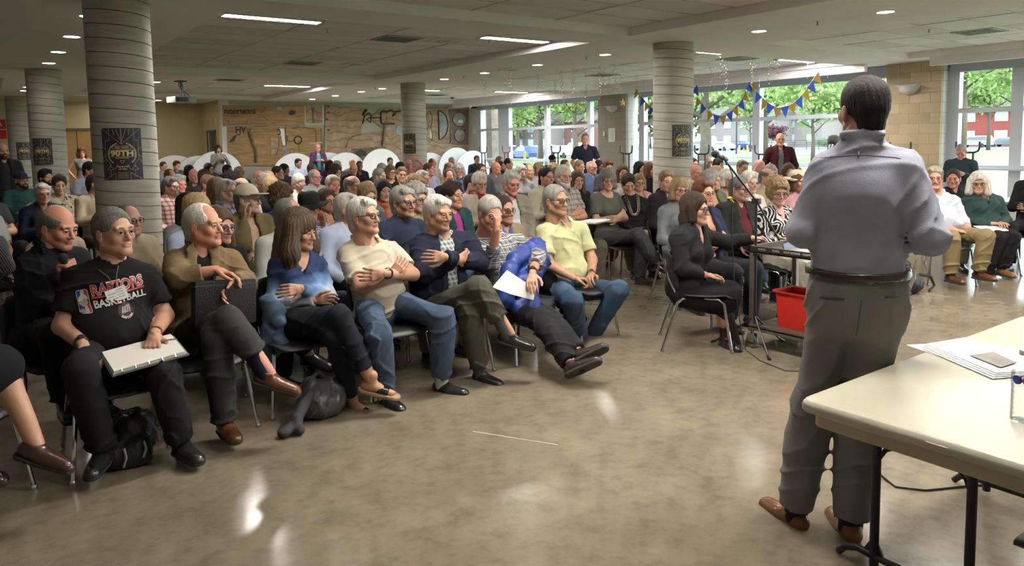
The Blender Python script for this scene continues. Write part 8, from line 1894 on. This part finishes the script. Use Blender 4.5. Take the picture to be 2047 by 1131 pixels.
for k, (u, d, h, r_, kd) in enumerate(((960, 175, 17, 11, 'b'), (1010, 165, 19, 11, 'b'), (1065, 180, 18, 12, 'b'), (1120, 170, 17, 11, 'c'), (1175, 178, 19, 12, 'b'), (1230, 165, 17, 11, 'b'), (1300, 170, 18, 11, 'b'), (1370, 185, 19, 12, 'b'), (1430, 190, 20, 12, 'b'), (1500, 195, 19, 12, 'b'), (1570, 190, 20, 12, 'b'), (1640, 185, 18, 11, 'b'), (1700, 180, 19, 12, 'b'), (1900, 175, 19, 11, 'b'), (1960, 180, 20, 12, 'b'), (2030, 175, 19, 12, 'b'))):
    near_tree(u, d, h, r_, 'tall full tree in the line beyond the street', kd, base=.12, n=1300, leaf=.95, group='trees beyond the street')
near_tree(1655, 120, 1.9, 2.4, 'clipped green shrub on the lawn at left of the standing man', 'c', base=.05, trunk=.05, n=800, leaf=.16)
# houses
def house(u, d, w, h, col, label, roof=(.07, .06, .055), yaw=0.):
    p = at_d(u, 300, d); t_ = thing('house', label, 'house', (p[0], p[1], GZ), yaw); m = mat('house_%d' % u, col, .9, var=.06); mw = mat('house_window', (.30, .36, .42), .2); mt = mat('house_trim', (.27, .27, .26), .6)
    MB().box((-.0, -w/2, 0), (9, w/2, h)).build('wall', m, t_)
    MB().add([(-.6, -w/2-.5, h), (9.6, -w/2-.5, h), (9.6, w/2+.5, h), (-.6, w/2+.5, h), (4.5, -w/2-.5, h+2.6), (4.5, w/2+.5, h+2.6)], [(3, 2, 1, 0), (0, 1, 4), (2, 3, 5), (0, 4, 5, 3), (1, 2, 5, 4)]).build('roof', mat('house_roof_%d' % u, roof, .9), t_)
    n = max(2, int(w/4))
    for k in range(n):
        y = -w/2+w*(k+.5)/n
        for z in ((1.0, 3.9) if h > 5 else (1.0,)):
            f = MB().box((-.08, y-.95, z), (-.0, y+.95, z+1.5)).build('window', mt, t_)
            for q in (-1, 0, 1): MB().box((-.10, y+q*.58-.25, z+.12), (-.07, y+q*.58+.25, z+1.38)).build('pane', mw, f)
    MB().box((-.06, w/2-3.4, .0), (.02, w/2-.6, 2.3)).build('garage_door', mt, t_)
house(1470, 150, 16, 5.8, (.17, .155, .145), 'beige townhouse behind white cars right of second column'); house(1560, 150, 18, 5.6, (.19, .172, .155), 'pale house with garage behind maroon jacket man'); house(1640, 152, 16, 5.6, (.165, .155, .145), 'grey-beige house at left of the standing man'); house(1935, 120, 14, 5.6, (.17, .035, .024), 'red brick house with white garage in the right window'); house(2020, 122, 12, 5.6, (.16, .032, .022), 'red brick house at the right edge of the right window'); house(1110, 165, 26, 6, (.12, .06, .045), 'brown brick building behind parked cars at left windows'); house(1040, 168, 20, 5.5, (.15, .135, .125), 'pale building behind parked cars, leftmost')
# cars
def car(u, d, col, label, yaw=1.4, kind='sedan'):
    p = at_d(u, 300, d); t_ = thing('car', label, 'car', (p[0], p[1], GZ), yaw); m = mat('paint_%d' % u, col, .25, .2); mg = mat('car_glass', (.05, .06, .07), .1); L, W_ = 2.25, .88
    hh = 1.45 if kind == 'sedan' else 1.72
    pr_ = [(-L, .35), (-L, .80), (-L+.15, .92), (-1.45, .98), (-.95, hh-.02), (.45, hh), (1.15, 1.0), (L-.1, .86), (L, .6), (L, .35)] if kind == 'sedan' else [(-L, .4), (-L, 1.05), (-L+.25, hh-.02), (.4, hh), (1.1, 1.1), (L-.1, .95), (L, .65), (L, .4)]
    vs = [(x, -W_, z) for x, z in pr_]+[(x, W_, z) for x, z in pr_]; n = len(pr_)
    vs = [(x, y*(.82 if z > 1.15 else 1), z) for x, y, z in vs]
    MB().add(vs, [tuple(range(n)), tuple(range(2*n-1, n-1, -1))]+[(i, n+i, n+(i+1) % n, (i+1) % n) for i in range(n)]).build('body', m, t_)
    g = [(-1.3, 1.0), (-.9, hh-.1), (.4, hh-.08), (.98, 1.02)] if kind == 'sedan' else [(-1.9, 1.1), (-1.8, hh-.1), (.35, hh-.1), (.95, 1.12)]
    for s in (-1, 1): MB().add([(x, s*(W_*(.83 if z > 1.15 else 1.0)+.012), z) for x, z in g], [(0, 1, 2, 3) if s < 0 else (3, 2, 1, 0)]).build('side_glass', mg, t_)
    MB().add([(1.13, -.7, 1.03), (1.13, .7, 1.03), (.52, .62, hh-.05), (.52, -.62, hh-.05)], [(0, 1, 2, 3)]).build('windscreen', mg, t_)
    for x in (-1.35, 1.4):
        for s in (-1, 1): MB().lathe([(.12, -.1), (.33, -.1), (.34, .0), (.33, .1), (.12, .1)], 16, 0, TR(x, s*.80, .34, math.pi/2)).build('wheel', mat('tyre', (.02, .02, .02), .8), t_, smooth=True)
BL = (.025, .055, .16); WH = (.30, .31, .32); SV = (.13, .14, .15)
for a in ((1020, 84, (.03, .05, .11), 'dark blue car parked farther left in left window bay'), (1052, 78, BL, 'blue sedan parked nearest in left window bay'), (1075, 96, SV, 'silver car parked behind the blue sedan'), (1100, 90, (.05, .07, .13), 'navy car parked beside the mullion of left window bay'), (1128, 86, WH, 'white car parked left of standing man in navy polo'), (1150, 98, WH, 'white car parked farther right in left window bay', 1.4, 'van'), (1030, 104, (.2, .22, .26), 'grey car in the rear parking row'), (1095, 110, (.28, .05, .05), 'dark red car in the rear parking row'),
          (1400, 122, WH, 'white van parked at right of second column', 1.55, 'van'), (1444, 118, WH, 'white sedan parked in middle of the right window'), (1487, 122, BL, 'blue sedan parked near window mullion behind bunting'), (1545, 124, WH, 'white car seen behind maroon jacket man'), (1947, 108, WH, 'white van parked before the red brick garage', 1.55, 'van'), (2010, 110, SV, 'silver car parked right of street tree in right window')): car(*a)
bm_ = MB().lathe([(.12, 0), (.12, .95), (.09, 1.02), (.001, 1.04)], 12).mesh('bollard', [mat('bollard_yellow', (.34, .24, .02), .6)], True)
for u, d in ((1049, 70), (1076, 71), (1478, 96), (1494, 96), (1536, 97)):
    p = at_d(u, 300, d); tag(link('bollard', bm_, None, (p[0], p[1], GZ)), 'yellow bollard at the lawn edge near the parked cars', 'bollard', 'yellow bollards by the car park')
lp_ = at_d(1472, 300, 92); t_ = thing('lamp_post', 'dark lamp post on the lawn edge beside the white sedan', 'lamp', (lp_[0], lp_[1], GZ)); MB().tube([(0, 0, 0), (0, 0, 6.5)], [.10, .06], 10).build('pole', black_metal, t_, smooth=True); MB().lathe([(.05, 6.4), (.22, 6.5), (.25, 6.8), (.05, 7.0)], 12).build('lantern', mat('lantern', (.3, .3, .3), .4), t_, smooth=True)
fp = at_d(1600, 300, 112); fn = thing('wire_fence', 'dark wire fence along lawn behind maroon jacket man', 'fence', (fp[0], fp[1], GZ))
for k in range(14): MB().tube([(0, -13+2*k, 0), (0, -13+2*k, 1.5)], .04, 6).build('post', black_metal, fn)
MB().tube([(0, -13, 1.45), (0, 13, 1.45)], .03, 6).tube([(0, -13, .8), (0, 13, .8)], .02, 6).tube([(0, -13, .2), (0, 13, .2)], .02, 6).build('rail', black_metal, fn)
